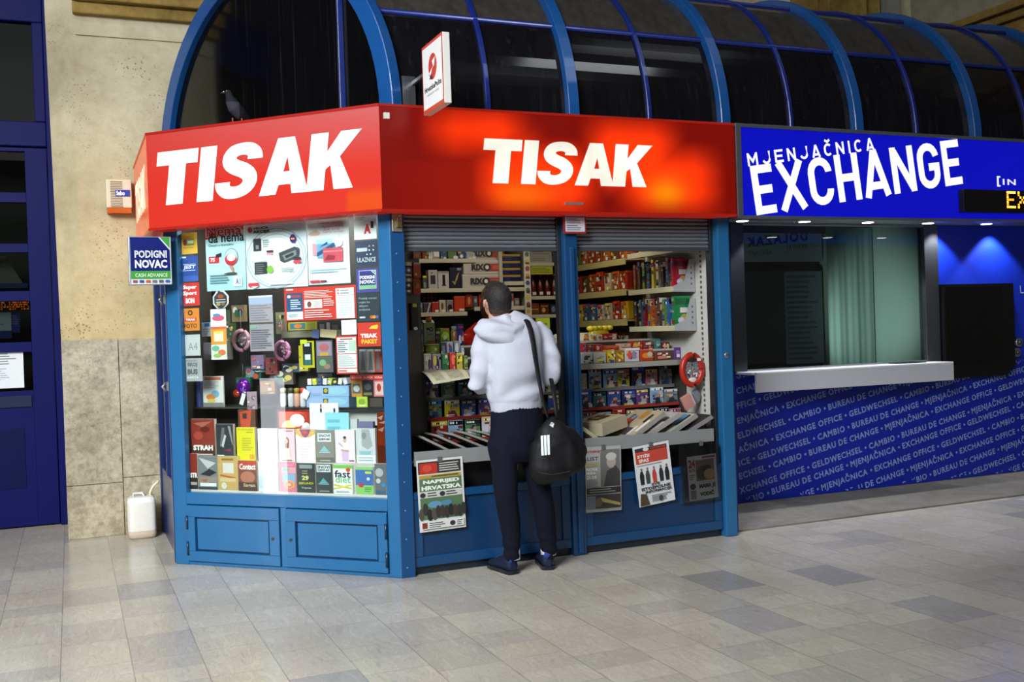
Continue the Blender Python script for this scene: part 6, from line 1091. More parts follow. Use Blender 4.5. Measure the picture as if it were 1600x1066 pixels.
# white paper-wrapped packs right of the customer and chocolate in the right opening
for k,(a,b,y0,lev,c,ops,lb) in enumerate(((846,858,522,2,'#c9c6ba',[('l',.1,.1,.9,.9,3,'#8a867a')],'pile of cream card packs right of the customer, left half'),(859,872,524,2,'#c0bcae',[('l',.1,.1,.9,.9,3,'#7c786c')],'pile of cream card packs right of the customer, middle'),(873,886,522,2,'#b9b5a6',[('l',.1,.1,.9,.9,3,'#857f72')],'pile of cream card packs right of the customer, beside the middle post'),(850,866,540,1,'#a8522c',[('l',.1,.1,.9,.9,2,'#d8ccb0')],'orange and cream bars right of the customer on the middle step'),(867,886,540,1,'#c0bcb0',[('r',.1,.5,.9,.8,'#8c2c24')],'white and red bars beside the middle post on the middle step'),(858,871,549,0,'#2f3a2c',[('e',.5,.5,.3,.3,'#b8b8b0')],'dark green pack right of the customer elbow'),(872,886,549,0,'#3c8a4a',[('p',[(.1,.1),(.9,.3),(.9,.6),(.1,.4)],'#c9d8c0')],'bright green pack beside the middle post in the front row'),
 (911,921,520,2,'#c9bfa2',[('e',.5,.5,.3,.3,'#b8862c'),('r',.1,.1,.9,.3,'#a82c22')],'cream sweets pack next to the middle post on the top step'),(922,933,522,2,'#d0c8b0',[('e',.4,.5,.3,.3,'#c9a23a'),('e',.7,.4,.2,.3,'#8a4a2c')],'cream and gold sweets pack on the top step'),(934,943,523,2,'#b8b0a0',[('e',.5,.5,.3,.3,'#a86a3c')],'beige wafer pack on the top step'),(944,966,521,2,'#8e1a18',[('t','LION',.62,.1,.9,.9,'#d8c8b8',.05),('r',.05,.2,.15,.8,'#b84a3c')],'large dark red chocolate box on the top step'),(967,974,525,2,'#2a2220',[],'dark bar beside the dark red chocolate box'),(975,984,526,2,'#4a3c2c',[('r',.2,.2,.8,.8,'#6a5a3a')],'brown bar box on the top step'),
 (911,918,536,1,'#a8281e',[('p',[(.3,0),(.6,0),(.8,1),(.5,1)],'#6a6a9a')],'red pack with a violet stripe on the middle step'),(919,930,538,1,'#a03020',[('e',.5,.4,.3,.3,'#5a4a3c')],'red pack with a dark spot on the middle step'),(931,943,538,1,'#b03824',[('e',.3,.5,.2,.3,'#d8b0b0')],'red pack with a pink spot on the middle step'),(944,968,540,1,'#b8401c',[('r',.1,.6,.9,.9,'#d0622c')],'flat orange-red pack on the middle step'),(969,987,537,1,'#c0a088',[('r',.1,.1,.9,.5,'#b84a2c')],'peach and red pack on the middle step'),(988,1005,533,1,'#a02a1e',[('e',.4,.6,.3,.25,'#c9a03a'),('r',.2,.1,.7,.3,'#c84a2c')],'glossy red pack on the middle step at the right'),(1006,1022,534,1,'#8e261c',[('r',.2,.6,.7,.85,'#c9c4c0')],'dark red pack with a white label on the middle step'),(1023,1034,530,1,'#3a6a64',[('e',.5,.5,.3,.3,'#5a8a8a')],'teal pack near the right end of the middle step'),(1035,1048,535,1,'#6a2c1c',[('e',.3,.5,.15,.4,'#c9a088'),('e',.7,.4,.15,.4,'#c9a088')],'brown pack with two pale bars at the right end of the middle step'),
 (911,927,552,0,'#b5b8b4',[('e',.3,.5,.2,.3,'#3c4a3c')],'white pack next to the middle post in the front row'),(928,948,551,0,'#a8aa9c',[('r',.3,.2,.7,.4,'#c9c43a')],'pale pack with a yellow stripe in the front row'),(949,962,547,0,'#b8982c',[('p',[(.1,.6),(.9,.2),(.9,.4),(.1,.8)],'#e0c83a'),('r',.3,.0,.8,.2,'#2c3a9a')],'yellow and blue pack in the front row'),(963,976,547,0,'#8a6a1e',[('p',[(.1,.6),(.9,.2),(.9,.4),(.1,.8)],'#c9a83a')],'ochre pack in the front row'),(977,1000,544,0,'#b5b0b0',[('e',.3,.5,.15,.3,'#c84a3c'),('e',.6,.5,.15,.3,'#7a7a9a'),('r',0,.85,1,1,'#d0ccc8')],'white box with red and violet marks in the front row'),(1001,1022,547,0,'#a83a1c',[('e',.4,.5,.3,.25,'#d07a2c'),('e',.7,.6,.2,.25,'#b8a8a0')],'orange-red bag in the front row'),(1023,1048,550,0,'#6c3420',[('r',.2,.2,.8,.5,'#b8806a')],'brown flat box at the right end of the front row'))):
    good(lb,(a,y0,b-.5,566),lev,c,ops,'packet','sweets_packet',.07)
m=M(); x0,x1,z0,z1=yrect(838,497,859,513,6.9); m.box(x0,x1,6.90,6.92,1.357,z1,'#6a6a2c',R=None); m.art(x0,x1,z0,z1,6.90,[('r',0,0,1,1,'#b8c41c'),('r',.2,.3,.8,.5,'#70781a')],.0008); item(m,'price_card',PAPER,'bright yellow-green card just above the customer right shoulder','card')
m=M(); p=onY(935,508,6.86); m.ell((p.x,6.86,1.357+.05),.09,.04,.05,'#c9b81c',12,6)
for k in range(5): m.ell((p.x-.08+.04*k,6.84,1.357+.09),.03,.03,.02,R.choice(['#d8c82c','#b8a81c']),8,5)
item(m,'yellow_sweets_bag',GLOSSY,'crumpled yellow bag behind the cream packs next to the middle post','bag',shade=True)
# candy shelving along the right wall
T_R=Matrix(((0,1,0,3.90),(-1,0,0,0),(0,0,1,0),(0,0,0,1)))
CA_=thing('candy_shelving','ochre wall shelving with rows of sweets bags on the right wall','shelf unit',(4.0,7.4,.02))
for z in (1.97,1.735,1.505):
    m=M(); m.box(3.90,4.068,6.935,8.04,z-.012,z,'#b3a878'); m.box(3.893,3.903,6.935,8.04,z-.045,z+.004,'#a89c62'); m.build('shelf_board',PLAS,CA_,bevel=.002)
m=M(); m.box(3.93,4.068,8.04,8.06,1.2,2.29,'#8a8468'); m.box(4.055,4.068,6.94,8.04,1.30,2.29,'#54402a'); m.build('back_board',PAPER,CA_)
cset=[['orange','#a8541e'],['dark orange','#8c4014'],['green','#4a7030'],['red','#9c2a1a'],['brown','#5a341c'],['yellow','#b8941c'],['cream','#b0a488'],['blue','#34547c']]
for sk,(z,nm,pick,h) in enumerate(((1.974,'top',[0,2,0,3,1,0,4,0],.14),(1.739,'middle',[4,3,4,1,3,6,0,3],.165),(1.509,'lowest',[5,5,7,7,6,6,3,5],.15))):
    for k in range(8):
        yy=7.985-k*.13; cn,cc=cset[pick[k]]; m=M(T_R); hh=h*R.uniform(.82,1.0)
        m.box(-yy+.006,-yy+.118,.02,.075,z,z+hh,cc); ops=fuzz(cc,7)+[('e',R.uniform(.25,.75),R.uniform(.3,.85),R.uniform(.06,.14),R.uniform(.05,.11),R.choice(['#d8b04a','#c85a2c','#e0d8c0','#6a2414','#c9963a','#4a6a2c'])) for _ in range(4)]
        ops+=[('r',.2,.85,.8,.97,R.choice(['#c9401c','#e0c45a','#6a2c14'])),('r',.55,.06,.85,.22,'#ded6c2')]
        m.art(-yy+.006,-yy+.118,z,z+hh,.02,ops,.0008); item(m,'sweets_bag',GLOSSY,f'{cn} sweets bag on the {nm} candy shelf, {ords[k]} from the back','bag',f'sweets bags on the {nm} candy shelf',bevel=.008)
# magazine shelves on the right wall
MS=thing('magazine_shelving','white wall shelves of upright magazines at the right end of the right opening','shelf unit',(3.99,6.57,1.4))
for z in (1.985,1.712,1.437):
    m=M(); m.box(3.905,4.068,6.262,6.90,z-.010,z,'#b8b6a6'); m.box(3.895,3.907,6.262,6.90,z-.026,z+.012,'#b5b294'); m.build('shelf_board',PLAS,MS,bevel=.002)
    m=M(); q=[(3.895,z-.026),(4.068,z-.03),(4.068,z+.20),(4.03,z+.20),(3.985,z+.05),(3.895,z+.012)]
    i=[m.P((x,6.252,zz)) for x,zz in q]; j=[m.P((x,6.262,zz)) for x,zz in q]; m.face(i,'#9fa0a0'); m.face(j[::-1],'#9fa0a0')
    for k in range(6): m.face((i[(k+1)%6],i[k],j[k],j[(k+1)%6]),'#9fa0a0')
    for k in range(4): m.box(4.035,4.045,6.2515,6.253,z+.02+k*.038,z+.034+k*.038,'#4a4c4c')
    m.build('end_bracket',PLAS,MS)
sp1=['#7a1c26','#4a3a34','#c2b83a','#55606c','#8a4a2c','#2c5a8a','#3a2c28','#a8641c','#5c7a3c','#c0b8a8']
for sk,(z,nm,front) in enumerate(((1.716,'upper','#a81c34'),(1.441,'lower','#1c7a44'))):
    for k in range(9):
        yy=6.285+k*.066; cc=front if k==0 else sp1[(k*3+sk*2)%10]; h=.205+.012*math.sin(k*2.1+sk); m=M(); xa=3.912
        th=.03
        m.box(xa,xa+.135,yy,yy+th,z,z+h,cc)
        m.art(xa,xa+.135,z,z+h,yy,([('r',.08,.72,.92,.92,'#6c1422' if sk==0 else '#145a34'),('r',.35,.45,.8,.62,'#d8ccd0'),('e',.6,.25,.25,.16,'#b09a4a'),('e',.4,.2,.2,.1,'#c9c4d8'),('r',0,0,1,.08,'#8a94b0')] if k==0 else cover_ops()),.0008)
        # coloured spine towards the shop
        for q in range(7):
            z0=z+h*R.random()*.9; hq=h*R.uniform(.04,.16); m.poly([(xa-.0008-.0003*q,yy+th,z0),(xa-.0008-.0003*q,yy,z0),(xa-.0008-.0003*q,yy,min(z+h,z0+hq)),(xa-.0008-.0003*q,yy+th,min(z+h,z0+hq))],R.choice(['#8a8474','#7a2c22','#8a7a2c','#2c4a7a','#1c1c20','#5c4a34','#3a3630',cc]))
        item(m,'magazine',GLOSSY,(('red' if sk==0 else 'green')+f' magazine facing out at the near end of the {nm} white shelf') if k==0 else f'upright magazine on the {nm} white shelf, {ords[k]} behind the facing one' if k>1 else f'upright magazine on the {nm} white shelf, directly behind the facing one','magazine',f'magazines on the {nm} white shelf')
for k in range(6):
    yy=6.30+k*.1; m=M(); m.box(3.915,4.04,yy,yy+.06,1.989,1.989+.08,['#b8a83a','#8a3a2c','#c0b8a8','#6a5a3a','#a88a3a','#7a2c24'][k]); m.art(3.915,4.04,1.989,2.069,yy,[('e',.5,.5,.3,.3,'#d8d0b8')],.0008); item(m,'magazine',GLOSSY,'folded magazine on the topmost white shelf, '+ords[k]+' from the near end','magazine','magazines on the topmost white shelf')
# toys hanging at the right wall
p=onY(1081,578,6.16); m=M(); r=.078
TY=thing('toy_case','round red toy case with a colourful picture disc hanging on the white slotted wall','toy',(p.x,6.16,p.z-.11))
pts=[(p.x+r*math.cos(a*math.pi/12),6.16,p.z+r*1.32*math.sin(a*math.pi/12)) for a in range(25)]; m.tube(pts,.022,'#a82414',8); m.box(p.x+.06,p.x+.105,6.155,6.175,p.z-.05,p.z+.03,'#9a2010'); m.build('rim',PLAS,TY,shade=True)
m=M(); m.ell((p.x,6.165,p.z),r*.95,.012,r*1.25,'#75727a',18,6)
for k in range(40):
    a=R.uniform(0,6.28); q=R.random()**.5*r*.85; m.ell((p.x+q*math.cos(a),6.154-.0,p.z+q*1.25*math.sin(a)),.009,.003,.009,R.choice(['#c9c9cc','#4a6a8a','#a83a3a','#8a8a5a','#2c2c34','#c07a8a','#3c8a8a']),6,4)
m.ell((p.x,6.152,p.z-.07),.035,.004,.018,'#d8cfc4',10,5); m.build('picture_disc',GLOSSY,TY)
m=M(); m.ell((p.x,6.152,p.z+.075),.042,.01,.022,'#2a2422',10,5); m.build('handle_hole',PLAS,TY)
m=M(); m.box(p.x+.03,p.x+.06,6.135,6.137,p.z+.06,p.z+.08,'#d8dcd8'); m.build('price_label',PAPER,TY)
m=M(); q=onY(1060,553,6.19); m.box(q.x-.03,q.x+.02,6.19,6.20,q.z-.04,q.z+.045,'#5a3a78'); m.art(q.x-.03,q.x+.02,q.z-.04,q.z+.045,6.19,[('e',.5,.6,.3,.2,'#8a6aa8'),('r',.3,.2,.8,.45,'#d0ccd8')],.0008); item(m,'hanging_packet',GLOSSY,'purple blister packet hanging left of the round red toy case','packet')
q=onY(1076,628,6.17); m=M(); Rm=Matrix.Rotation(-.45,3,'Y'); m.box(q.x-.045,q.x+.035,6.165,6.19,q.z-.05,q.z+.05,'#c0847c',R=Rm); m.box(q.x+.036,q.x+.044,6.165,6.19,q.z-.045,q.z+.055,'#cdbcbc',R=Rm,o=(q.x-.005,6.177,q.z)); item(m,'pink_case',PLAS,'tilted salmon-pink case hanging below the round red toy case','case',bevel=.006)
q=onY(1088,618,6.20); m=M(); m.ell((q.x,6.21,q.z-.01),.045,.012,.055,'#77777f',12,6); item(m,'clear_case',GLOSSY,'grey rounded case behind the salmon-pink one','case',shade=True)
# ================================================================ customer seen from behind
def P(px,py,y): return onY(px,py,y)
feetL=onZ(803,898,0); feetR=onZ(857,891,0)
PE=thing('person','man in white hooded sweatshirt and navy trousers leaning at the counter, seen from behind','person',((feetL.x+feetR.x)/2,5.74,0))
def vx(a,dx,dy,dz): return Vector((a.x+dx,a.y+dy,a.z+dz))
hd=P(776,472,5.80)
Rh=Matrix.Rotation(.06,3,'Z')@Matrix.Rotation(.30,3,'X')@Matrix.Rotation(-.05,3,'Y')   # head bowed forward and turned a little left
def hp(x,y,z): return hd+Rh@Vector((x,y,z))
sL=P(762,524,5.72); sR=P(842,518,5.72); eL=P(742,604,5.70); eR=P(864,592,5.72); wL=Vector((eL.x+.24,5.955,eL.z+.06)); wR=Vector((eR.x-.20,5.98,eR.z+.05))
def hand(m,w,dr,up,s,col='#c'):
    """palm with four fingers of different length and a thumb; dr along the hand, up = back of hand, s = +1 when the thumb is on local +side"""
    dr=dr.normalized(); sd=dr.cross(up).normalized(); up=sd.cross(dr).normalized()
    q=lambda a,b,c: w+dr*a+sd*b+up*c
    m.tube([q(-.03,0,0),q(0,0,0),q(.04,0,0),q(.085,0,-.004),q(.098,0,-.006)],[(.026,.02),(.032,.018),(.042,.016),(.043,.014),(.03,.010)],'#c',12)
    for b,l,r in ((-.031,.062,.0078),(-.010,.076,.0085),(.011,.072,.0085),(.031,.055,.0075)):
        m.tube([q(.075,b,-.003),q(.095,b*1.08,-.004),q(.095+l*.42,b*1.15,-.012),q(.095+l*.72,b*1.15,-.030),q(.095+l*.88,b*1.12,-.048)],[r*1.1,r*1.08,r,r*.92,r*.7],'#c',8)
    m.tube([q(.012,s*.026,-.004),q(.040,s*.050,-.012),q(.066,s*.064,-.022),q(.090,s*.062,-.034)],[.013,.0115,.010,.007],'#c',8)
def skinbody(hd,hp,neck,torso,arms,legs,parent,fullhead=True):
    m=M()
    m.ell(hp(0,-.010,.018),.074,.094,.098,'#c',18,12,Rh); m.ell(hp(0,.030,-.045),.056,.062,.062,'#c',16,10,Rh); m.ell(hp(0,.060,-.085),.030,.028,.026,'#c',12,8,Rh)
    m.tube([hp(0,.088,.012),hp(0,.103,-.018),hp(0,.110,-.034),hp(0,.094,-.042)],[.009,.011,.014,.010],'#c',8)     # nose
    m.ell(hp(0,.080,.026),.048,.014,.010,'#c',12,6,Rh)                                                                # brow
    for s in (-1,1):
        m.tube([hp(s*.073,-.006,.014),hp(s*.084,-.012,.022),hp(s*.086,-.012,.002),hp(s*.080,-.004,-.022),hp(s*.072,.002,-.028)],[.007,.010,.010,.008,.006],'#c',8)
    m.ell(hp(0,.086,-.062),.022,.010,.007,'#c',10,6,Rh)                                                                # lips
    for pts,rad in (neck,torso,*arms,*legs): m.tube(pts,rad,'#c',14)
    return m
hipc=P(808,668,5.70)
neck=([hp(0,-.012,-.05),hp(0,-.035,-.10),P(790,503,5.735),P(796,522,5.72)],[.058,.060,.066,.078])
torso=([P(797,512,5.72),P(800,545,5.70),P(803,590,5.70),P(806,630,5.70),hipc,vx(hipc,0,0,-.1)],[(.12,.075),(.155,.10),(.15,.10),(.14,.095),(.15,.105),(.10,.08)])
arms=[([sL,sL.lerp(eL,.5),vx(eL,.02,.02,.005),eL.lerp(wL,.5),wL],[.050,.042,.036,.034,.028]),([sR,sR.lerp(eR,.5),vx(eR,-.02,.02,.005),eR.lerp(wR,.5),wR],[.050,.042,.036,.034,.028])]
kL=P(791,775,5.69); kR=P(846,772,5.69); aL=P(801,878,5.74); aR=P(857,872,5.74)
legs=[([vx(hipc,-.08,0,-.03),kL.lerp(vx(hipc,-.08,0,-.03),.45),kL,kL.lerp(aL,.35),aL,vx(aL,-.0,0,-.05)],[.085,.075,.052,.05,.030,.030]),([vx(hipc,.08,0,-.03),kR.lerp(vx(hipc,.08,0,-.03),.45),kR,kR.lerp(aR,.35),aR,vx(aR,0,0,-.05)],[.085,.075,.052,.05,.030,.030])]
m=skinbody(hd,hp,neck,torso,arms,legs,PE)
hand(m,wL,Vector((.5,.8,-.1)),Vector((0,.1,1)),1); hand(m,wR,Vector((-.5,.8,-.1)),Vector((0,.1,1)),-1)
Rhi=Rh.inverted()
def skcol(p,n):
    q=Rhi@(p-hd)
    if q.y>.08 and abs(q.z+.062)<.010 and abs(q.x)<.024 and q.length<.2: return '#a86a5c'
    return '#c99a80'
remesh(m,'body',SKIN,.0055,PE,skcol,3)
for s in (-1,1):
    m=M(); m.ell(hp(s*.032,.074,.006),.0125,.011,.0105,'#efece6',12,8); m.ell(hp(s*.032,.0835,.005),.006,.003,.006,'#2a1c14',8,5); m.build('eye',GLOSSY,PE)
    m=M(); m.tube([hp(s*.016,.090,.028),hp(s*.033,.090,.033),hp(s*.050,.078,.027)],.0045,'#221913',6); m.build('eyebrow',HAIR,PE)
# short dark hair: shell over the skull, faded towards the nape
m=M(); m.ell(hp(0,-.014,.030),.081,.101,.096,'#c',22,14,Rh); m.ell(hp(0,-.045,-.01),.073,.068,.085,'#c',16,10,Rh); m.ell(hp(0,.035,.085),.062,.055,.038,'#c',14,8,Rh)
hair=remesh(m,'hair',HAIR,.006,PE,lambda p,n:'#1b1613' if (Rhi@(p-hd)).z>-.022 else ('#3a2b24' if (Rhi@(p-hd)).z>-.05 else '#6a5044'),4,disp=lambda p,n:.003*noise.noise(p*90))
# trim hair off the face and below the nape
import bmesh
bm=bmesh.new(); bm.from_mesh(hair.data); kill=[]
for v in bm.verts:
    q=Rhi@(v.co+ORG[hair]-hd)
    if q.z<-.062 or (q.y>.052 and q.z<.055) or (abs(q.x)>.060 and q.z<.012 and q.y>-.03): kill.append(v)
bmesh.ops.delete(bm,geom=kill,context='VERTS'); bm.to_mesh(hair.data); bm.free()
# trousers
m=M()
m.tube([P(808,632,5.70),P(808,655,5.70),P(808,682,5.69),P(808,706,5.69),P(808,722,5.69)],[(.158,.115),(.165,.128),(.168,.138),(.160,.128),(.12,.09)],'#c',20)
m.tube([P(786,690,5.69),P(787,730,5.69),P(790,770,5.68),P(795,805,5.70),P(799,840,5.72),P(800,866,5.735),P(800,879,5.735)],[(.087,.11),(.080,.098),(.068,.080),(.063,.074),(.056,.064),(.047,.055),(.044,.05)],'#c',16)
m.tube([P(830,690,5.69),P(838,730,5.69),P(845,770,5.68),P(851,805,5.70),P(855,838,5.72),P(857,858,5.735),P(857,871,5.735)],[(.083,.11),(.076,.098),(.066,.080),(.062,.074),(.056,.062),(.047,.055),(.044,.05)],'#c',16)
def pleat(p,n):
    d=.006*noise.noise(Vector((p.x*9,p.y*9,p.z*5)))
    if p.z<.33: d+=.006*math.sin(p.z*95+p.x*20)*(1-p.z/.33)
    d+=.006*math.sin((p.z*1.1+p.x*1.8)*22)*max(0,1-abs(p.z-.72)/.25)
    return d
remesh(m,'trousers',FAB,.010,PE,lambda p,n:'#0b0f1e',6,pleat)
# socks and shoes
for f,tp,ank in ((feetL,onZ(767,884,0),aL),(feetR,onZ(846,873,0),aR)):
    m=M(); m.tube([Vector((ank.x,ank.y,.085)),Vector((ank.x,ank.y,.13)),Vector((ank.x,ank.y,.165))],[(.046,.054),(.045,.052),(.045,.051)],'#e9ebf2',14); m.build('sock',FAB,PE)
    dr=Vector((tp.x-f.x,tp.y-f.y,0)).normalized(); T=Matrix(((dr.x,-dr.y,0,f.x),(dr.y,dr.x,0,f.y),(0,0,1,0),(0,0,0,1)))
    def ringz(s,w,z0,z1,n=16): return [Vector((s,w*math.cos(2*math.pi*k/n),(z0+z1)/2+(z1-z0)/2*math.sin(2*math.pi*k/n))) for k in range(n)]
    prof=[(.0,.018,.02,.06),(.008,.032,.008,.10),(.03,.038,.004,.118),(.07,.040,.004,.118),(.11,.041,.004,.105),(.15,.045,.004,.088),(.20,.050,.004,.072),(.245,.046,.005,.058),(.272,.033,.008,.042),(.283,.015,.014,.032)]
    m=M(T); m.rings([ringz(*a) for a in prof],'#131c36'); 
    for k in range(4): m.box(.105+.025*k,.112+.025*k,-.026,.026,.100-.0105*k,.108-.0105*k,'#33406a')
    sh=m.build('shoe',DARKFAB,PE)
    m=M(T); m.rings([[Vector((s,w*1.06*c,z)) for c,z in ((-1,.0),(1,.0),(1.03,.024),(-1.03,.024))] for s,w in ((-.008,.018),(.0,.034),(.03,.040),(.11,.042),(.2,.052),(.25,.046),(.278,.032),(.29,.012))],'#12151d',sm=False); m.build('sole',PLAS,sh)
    m=M(T); m.tube([(.004,0,.07),(.002,0,.095),(.006,0,.112)],[(.010,.028),(.009,.024),(.005,.014)],'#2c3f86',10); m.build('heel_tab',FAB,sh)
# sweatshirt
m=M()
m.tube([P(807,645,5.70),P(807,636,5.70),P(806,620,5.70),P(804,594,5.69),P(802,564,5.685),P(801,538,5.69),P(799,518,5.70),P(796,508,5.715),P(792,502,5.73),P(789,499,5.735)],[(.158,.122),(.164,.126),(.172,.132),(.168,.134),(.180,.142),(.195,.142),(.190,.122),(.150,.10),(.098,.085),(.078,.075)],'#c',24)
m.tube([P(772,517,5.71),P(760,530,5.71),P(752,552,5.70),P(747,580,5.695),P(745,600,5.70),Vector((eL.x+.05,5.77,eL.z+.005)),Vector((eL.x+.14,5.86,eL.z+.035)),Vector((wL.x-.02,5.935,wL.z-.006)),Vector((wL.x,5.95,wL.z))],[.066,.072,.070,.062,.060,.058,.050,.042,.044],'#c',16)
m.tube([P(832,513,5.71),P(845,526,5.71),P(854,552,5.70),P(859,576,5.705),P(859,588,5.72),Vector((eR.x-.05,5.80,eR.z+.005)),Vector((eR.x-.08,5.89,eR.z+.02)),Vector((wR.x+.015,5.965,wR.z-.006)),Vector((wR.x,5.985,wR.z))],[.066,.074,.076,.070,.066,.060,.052,.043,.045],'#c',16)
hz=P(808,640,5.7).z
def fold(p,n):
    d=.004*noise.noise(Vector((p.x*8,p.y*8,p.z*8)))
    q=(p.x*.9-p.z*.55); r=noise.noise(Vector((p.x*3,p.y*3,p.z*3)))
    amp=.012*max(0,min(1,(1.42-p.z)/.15))*max(0,min(1,(p.z-hz-.06)/.05))
    d+=amp*math.sin(q*24+7*r)
    if abs(p.x-hipc.x)>.17: d+=.005*math.sin(p.z*38+5*r+p.x*20)*max(0,min(1,(1.40-p.z)/.1))
    if p.z<hz+.055: d+=-.004+.0012*math.sin(math.atan2(p.y-5.7,p.x-hipc.x)*120)
    return d
hoodie=remesh(m,'hooded_sweatshirt',FAB,.010,PE,lambda p,n:'#b9bcc9',7,fold)
# hood lying on the back
m=M(); 
rs=[]
for px,py,hw,y,d in ((790,497,22,5.70,.055),(788,502,33,5.67,.07),(785,508,41,5.645,.083),(785,517,43,5.63,.082),(788,527,38,5.622,.072),(794,536,28,5.62,.06),(802,543,17,5.622,.048),(807,547,8,5.63,.03)):
    c=P(px,py,y); w=(P(px+hw,py,y)-c).length; rs.append([Vector((c.x+w*math.cos(t_),c.y+d*math.sin(t_),c.z-.012*math.cos(t_))) for t_ in [2*math.pi*k/24 for k in range(24)]])
m.rings(rs[::-1],'#c')
m.tube([P(760,508,5.71),P(770,501,5.665),P(789,498,5.645),P(808,500,5.665),P(819,506,5.71)],[.020,.023,.025,.023,.020],'#c',12)
m.tube([P(764,506,5.72),P(758,509,5.80),P(768,512,5.85),P(790,515,5.865),P(812,512,5.84),P(816,507,5.72)],[.028,.030,.028,.026,.028,.028],'#c',12)
remesh(m,'hood',FAB,.008,hoodie,lambda p,n:'#b9bcc9',6,lambda p,n:.006*math.sin((p.z*1.2-abs(p.x-hipc.x+.06)*.7)*52+3*noise.noise(p*6))+.003*noise.noise(p*14))
# ---------- sports bag on a shoulder strap
yb_=5.50
BG=thing('gym_bag','black drawstring sports bag with three white stripes hanging from the customer right shoulder','bag',P(868,752,yb_))
m=M(); lev=[(654,857,6,.02),(662,860,15,.045),(674,864,27,.07),(690,868,37,.088),(708,871,43,.096),(726,871.5,44,.098),(740,869.5,40,.09),(749,866,30,.07),(753,863,14,.03)]
rs=[]
for py,px,hw,d in lev:
    c=P(px,py,yb_); w=(P(px+hw,py,yb_)-c).length
    rs.append([Vector((c.x+w*math.copysign(abs(math.cos(a))**.85,math.cos(a)),c.y+d*math.sin(a)*1.0,c.z+.02*(math.cos(a)) )) for a in [2*math.pi*k/24 for k in range(24)]])
m.rings(rs[::-1],'#121214')
bag=remesh(m,'pouch',DARKFAB,.008,BG,lambda p,n:'#0f0f12',4,lambda p,n:.006*math.sin(p.x*34+p.z*26+5*noise.noise(p*6))+.004*noise.noise(p*16))
from mathutils.bvhtree import BVHTree
bv=BVHTree.FromPolygons([v.co+ORG[bag] for v in bag.data.vertices],[tuple(p.vertices) for p in bag.data.polygons])
def onbag(px,py):
    p=P(px,py,5.2); o=Vector((0,0,CH)); d=(p-o).normalized(); h=bv.ray_cast(o,d)
    return (h[0]-d*.003) if h[0] else P(px,py,5.40)
m=M()
for k in range(3):
    x0=845+4.9*k; sh=-.6*k
    for j in range(6):
        ya=681+sh+31*j/6; yb2=681+sh+31*(j+1)/6; sx=.9*j/6; sx2=.9*(j+1)/6
        m.poly([onbag(x0+sx2,yb2),onbag(x0+3.7+sx2,yb2),onbag(x0+3.7+sx,ya),onbag(x0+sx,ya)],'#dfe8f0')
q=m.build('stripe_mark',GLOSSY,BG); q['label']='three white upright stripes'
m=M(); m.poly([onbag(858,664),onbag(864,668.5),onbag(866,662)],'#c9d0d4'); m.poly([onbag(859,663),onbag(866,661.5),onbag(861.5,659.5)],'#aab2b6'); m.build('badge',GLOSSY,BG)
m=M(); m.tube([onbag(838,738)-Vector((0,.004,0)),onbag(862,742)-Vector((0,.004,0)),onbag(888,737)-Vector((0,.004,0)),onbag(905,726)-Vector((0,.003,0))],.005,'#1e1e22',6); m.build('piping',DARKFAB,BG)
hb=BVHTree.FromPolygons([v.co+ORG[hoodie] for v in hoodie.data.vertices],[tuple(p.vertices) for p in hoodie.data.polygons])
def onhood(px,py,lift=.017):
    p=P(px,py,5.2); o=Vector((0,0,CH)); d=(p-o).normalized(); h=hb.ray_cast(o,d)
    return (h[0]-d*lift) if h[0] else P(px,py,5.62)
sh0=onhood(821,500); 
st=[Vector((sh0.x-.01,5.86,sh0.z-.06)),Vector((sh0.x-.005,5.80,sh0.z+.035)),Vector((sh0.x,5.72,sh0.z+.030))]+[onhood(a,b) for a,b in ((824,502),(829,516),(833,535),(836,556),(840,580))]+[P(844,604,5.53),P(848.5,626,5.515),P(853,643,5.51),P(858,656,5.495)]
m=M(); m.tube(st,[(.022-.0012*k,.005) for k in range(len(st))],'#0d0d10',8); m.build('strap',DARKFAB,BG)
m=M(); m.tube([P(861,592,5.62),P(866,618,5.53),P(869,640,5.50),P(872,662,5.49)],[(.014,.006)]*4,'#0d0d10',8); m.build('strap',DARKFAB,BG)
# ================================================================ shopkeeper behind the counter
sc0=P(773,470,7.25); PS=thing('person','shopkeeper with brown hair in a red jacket behind the counter, half hidden by the customer','person',(sc0.x,7.25,.02))
hd=sc0.copy(); Rh=Matrix.Rotation(math.pi+.15,3,'Z')@Matrix.Rotation(.15,3,'X'); Rhi=Rh.inverted()
shz=P(770,512,7.25).z; cx=sc0.x-.085
nk=([hp(0,-.012,-.05),hp(0,-.03,-.11),Vector((cx,7.27,shz+.02)),Vector((cx,7.27,shz-.06))],[.05,.05,.055,.08])
to=([Vector((cx,7.27,shz-.02)),Vector((cx,7.26,shz-.15)),Vector((cx,7.25,shz-.35)),Vector((cx,7.26,shz-.55)),Vector((cx,7.26,.85))],[(.12,.07),(.15,.10),(.13,.095),(.15,.10),(.14,.10)])
aL2=[Vector((cx-.17,7.26,shz-.05)),Vector((cx-.20,7.24,shz-.20)),Vector((cx-.21,7.18,shz-.32)),Vector((cx-.16,7.08,shz-.30)),Vector((cx-.09,6.99,shz-.24))]
aR2=[Vector((cx+.17,7.26,shz-.05)),Vector((cx+.20,7.24,shz-.20)),Vector((cx+.21,7.18,shz-.32)),Vector((cx+.16,7.08,shz-.30)),Vector((cx+.09,6.99,shz-.24))]
lg=[([Vector((cx+s*.09,7.26,.95)),Vector((cx+s*.09,7.26,.52)),Vector((cx+s*.09,7.28,.12)),Vector((cx+s*.09,7.26,.06))],[.085,.06,.04,.045]) for s in (-1,1)]
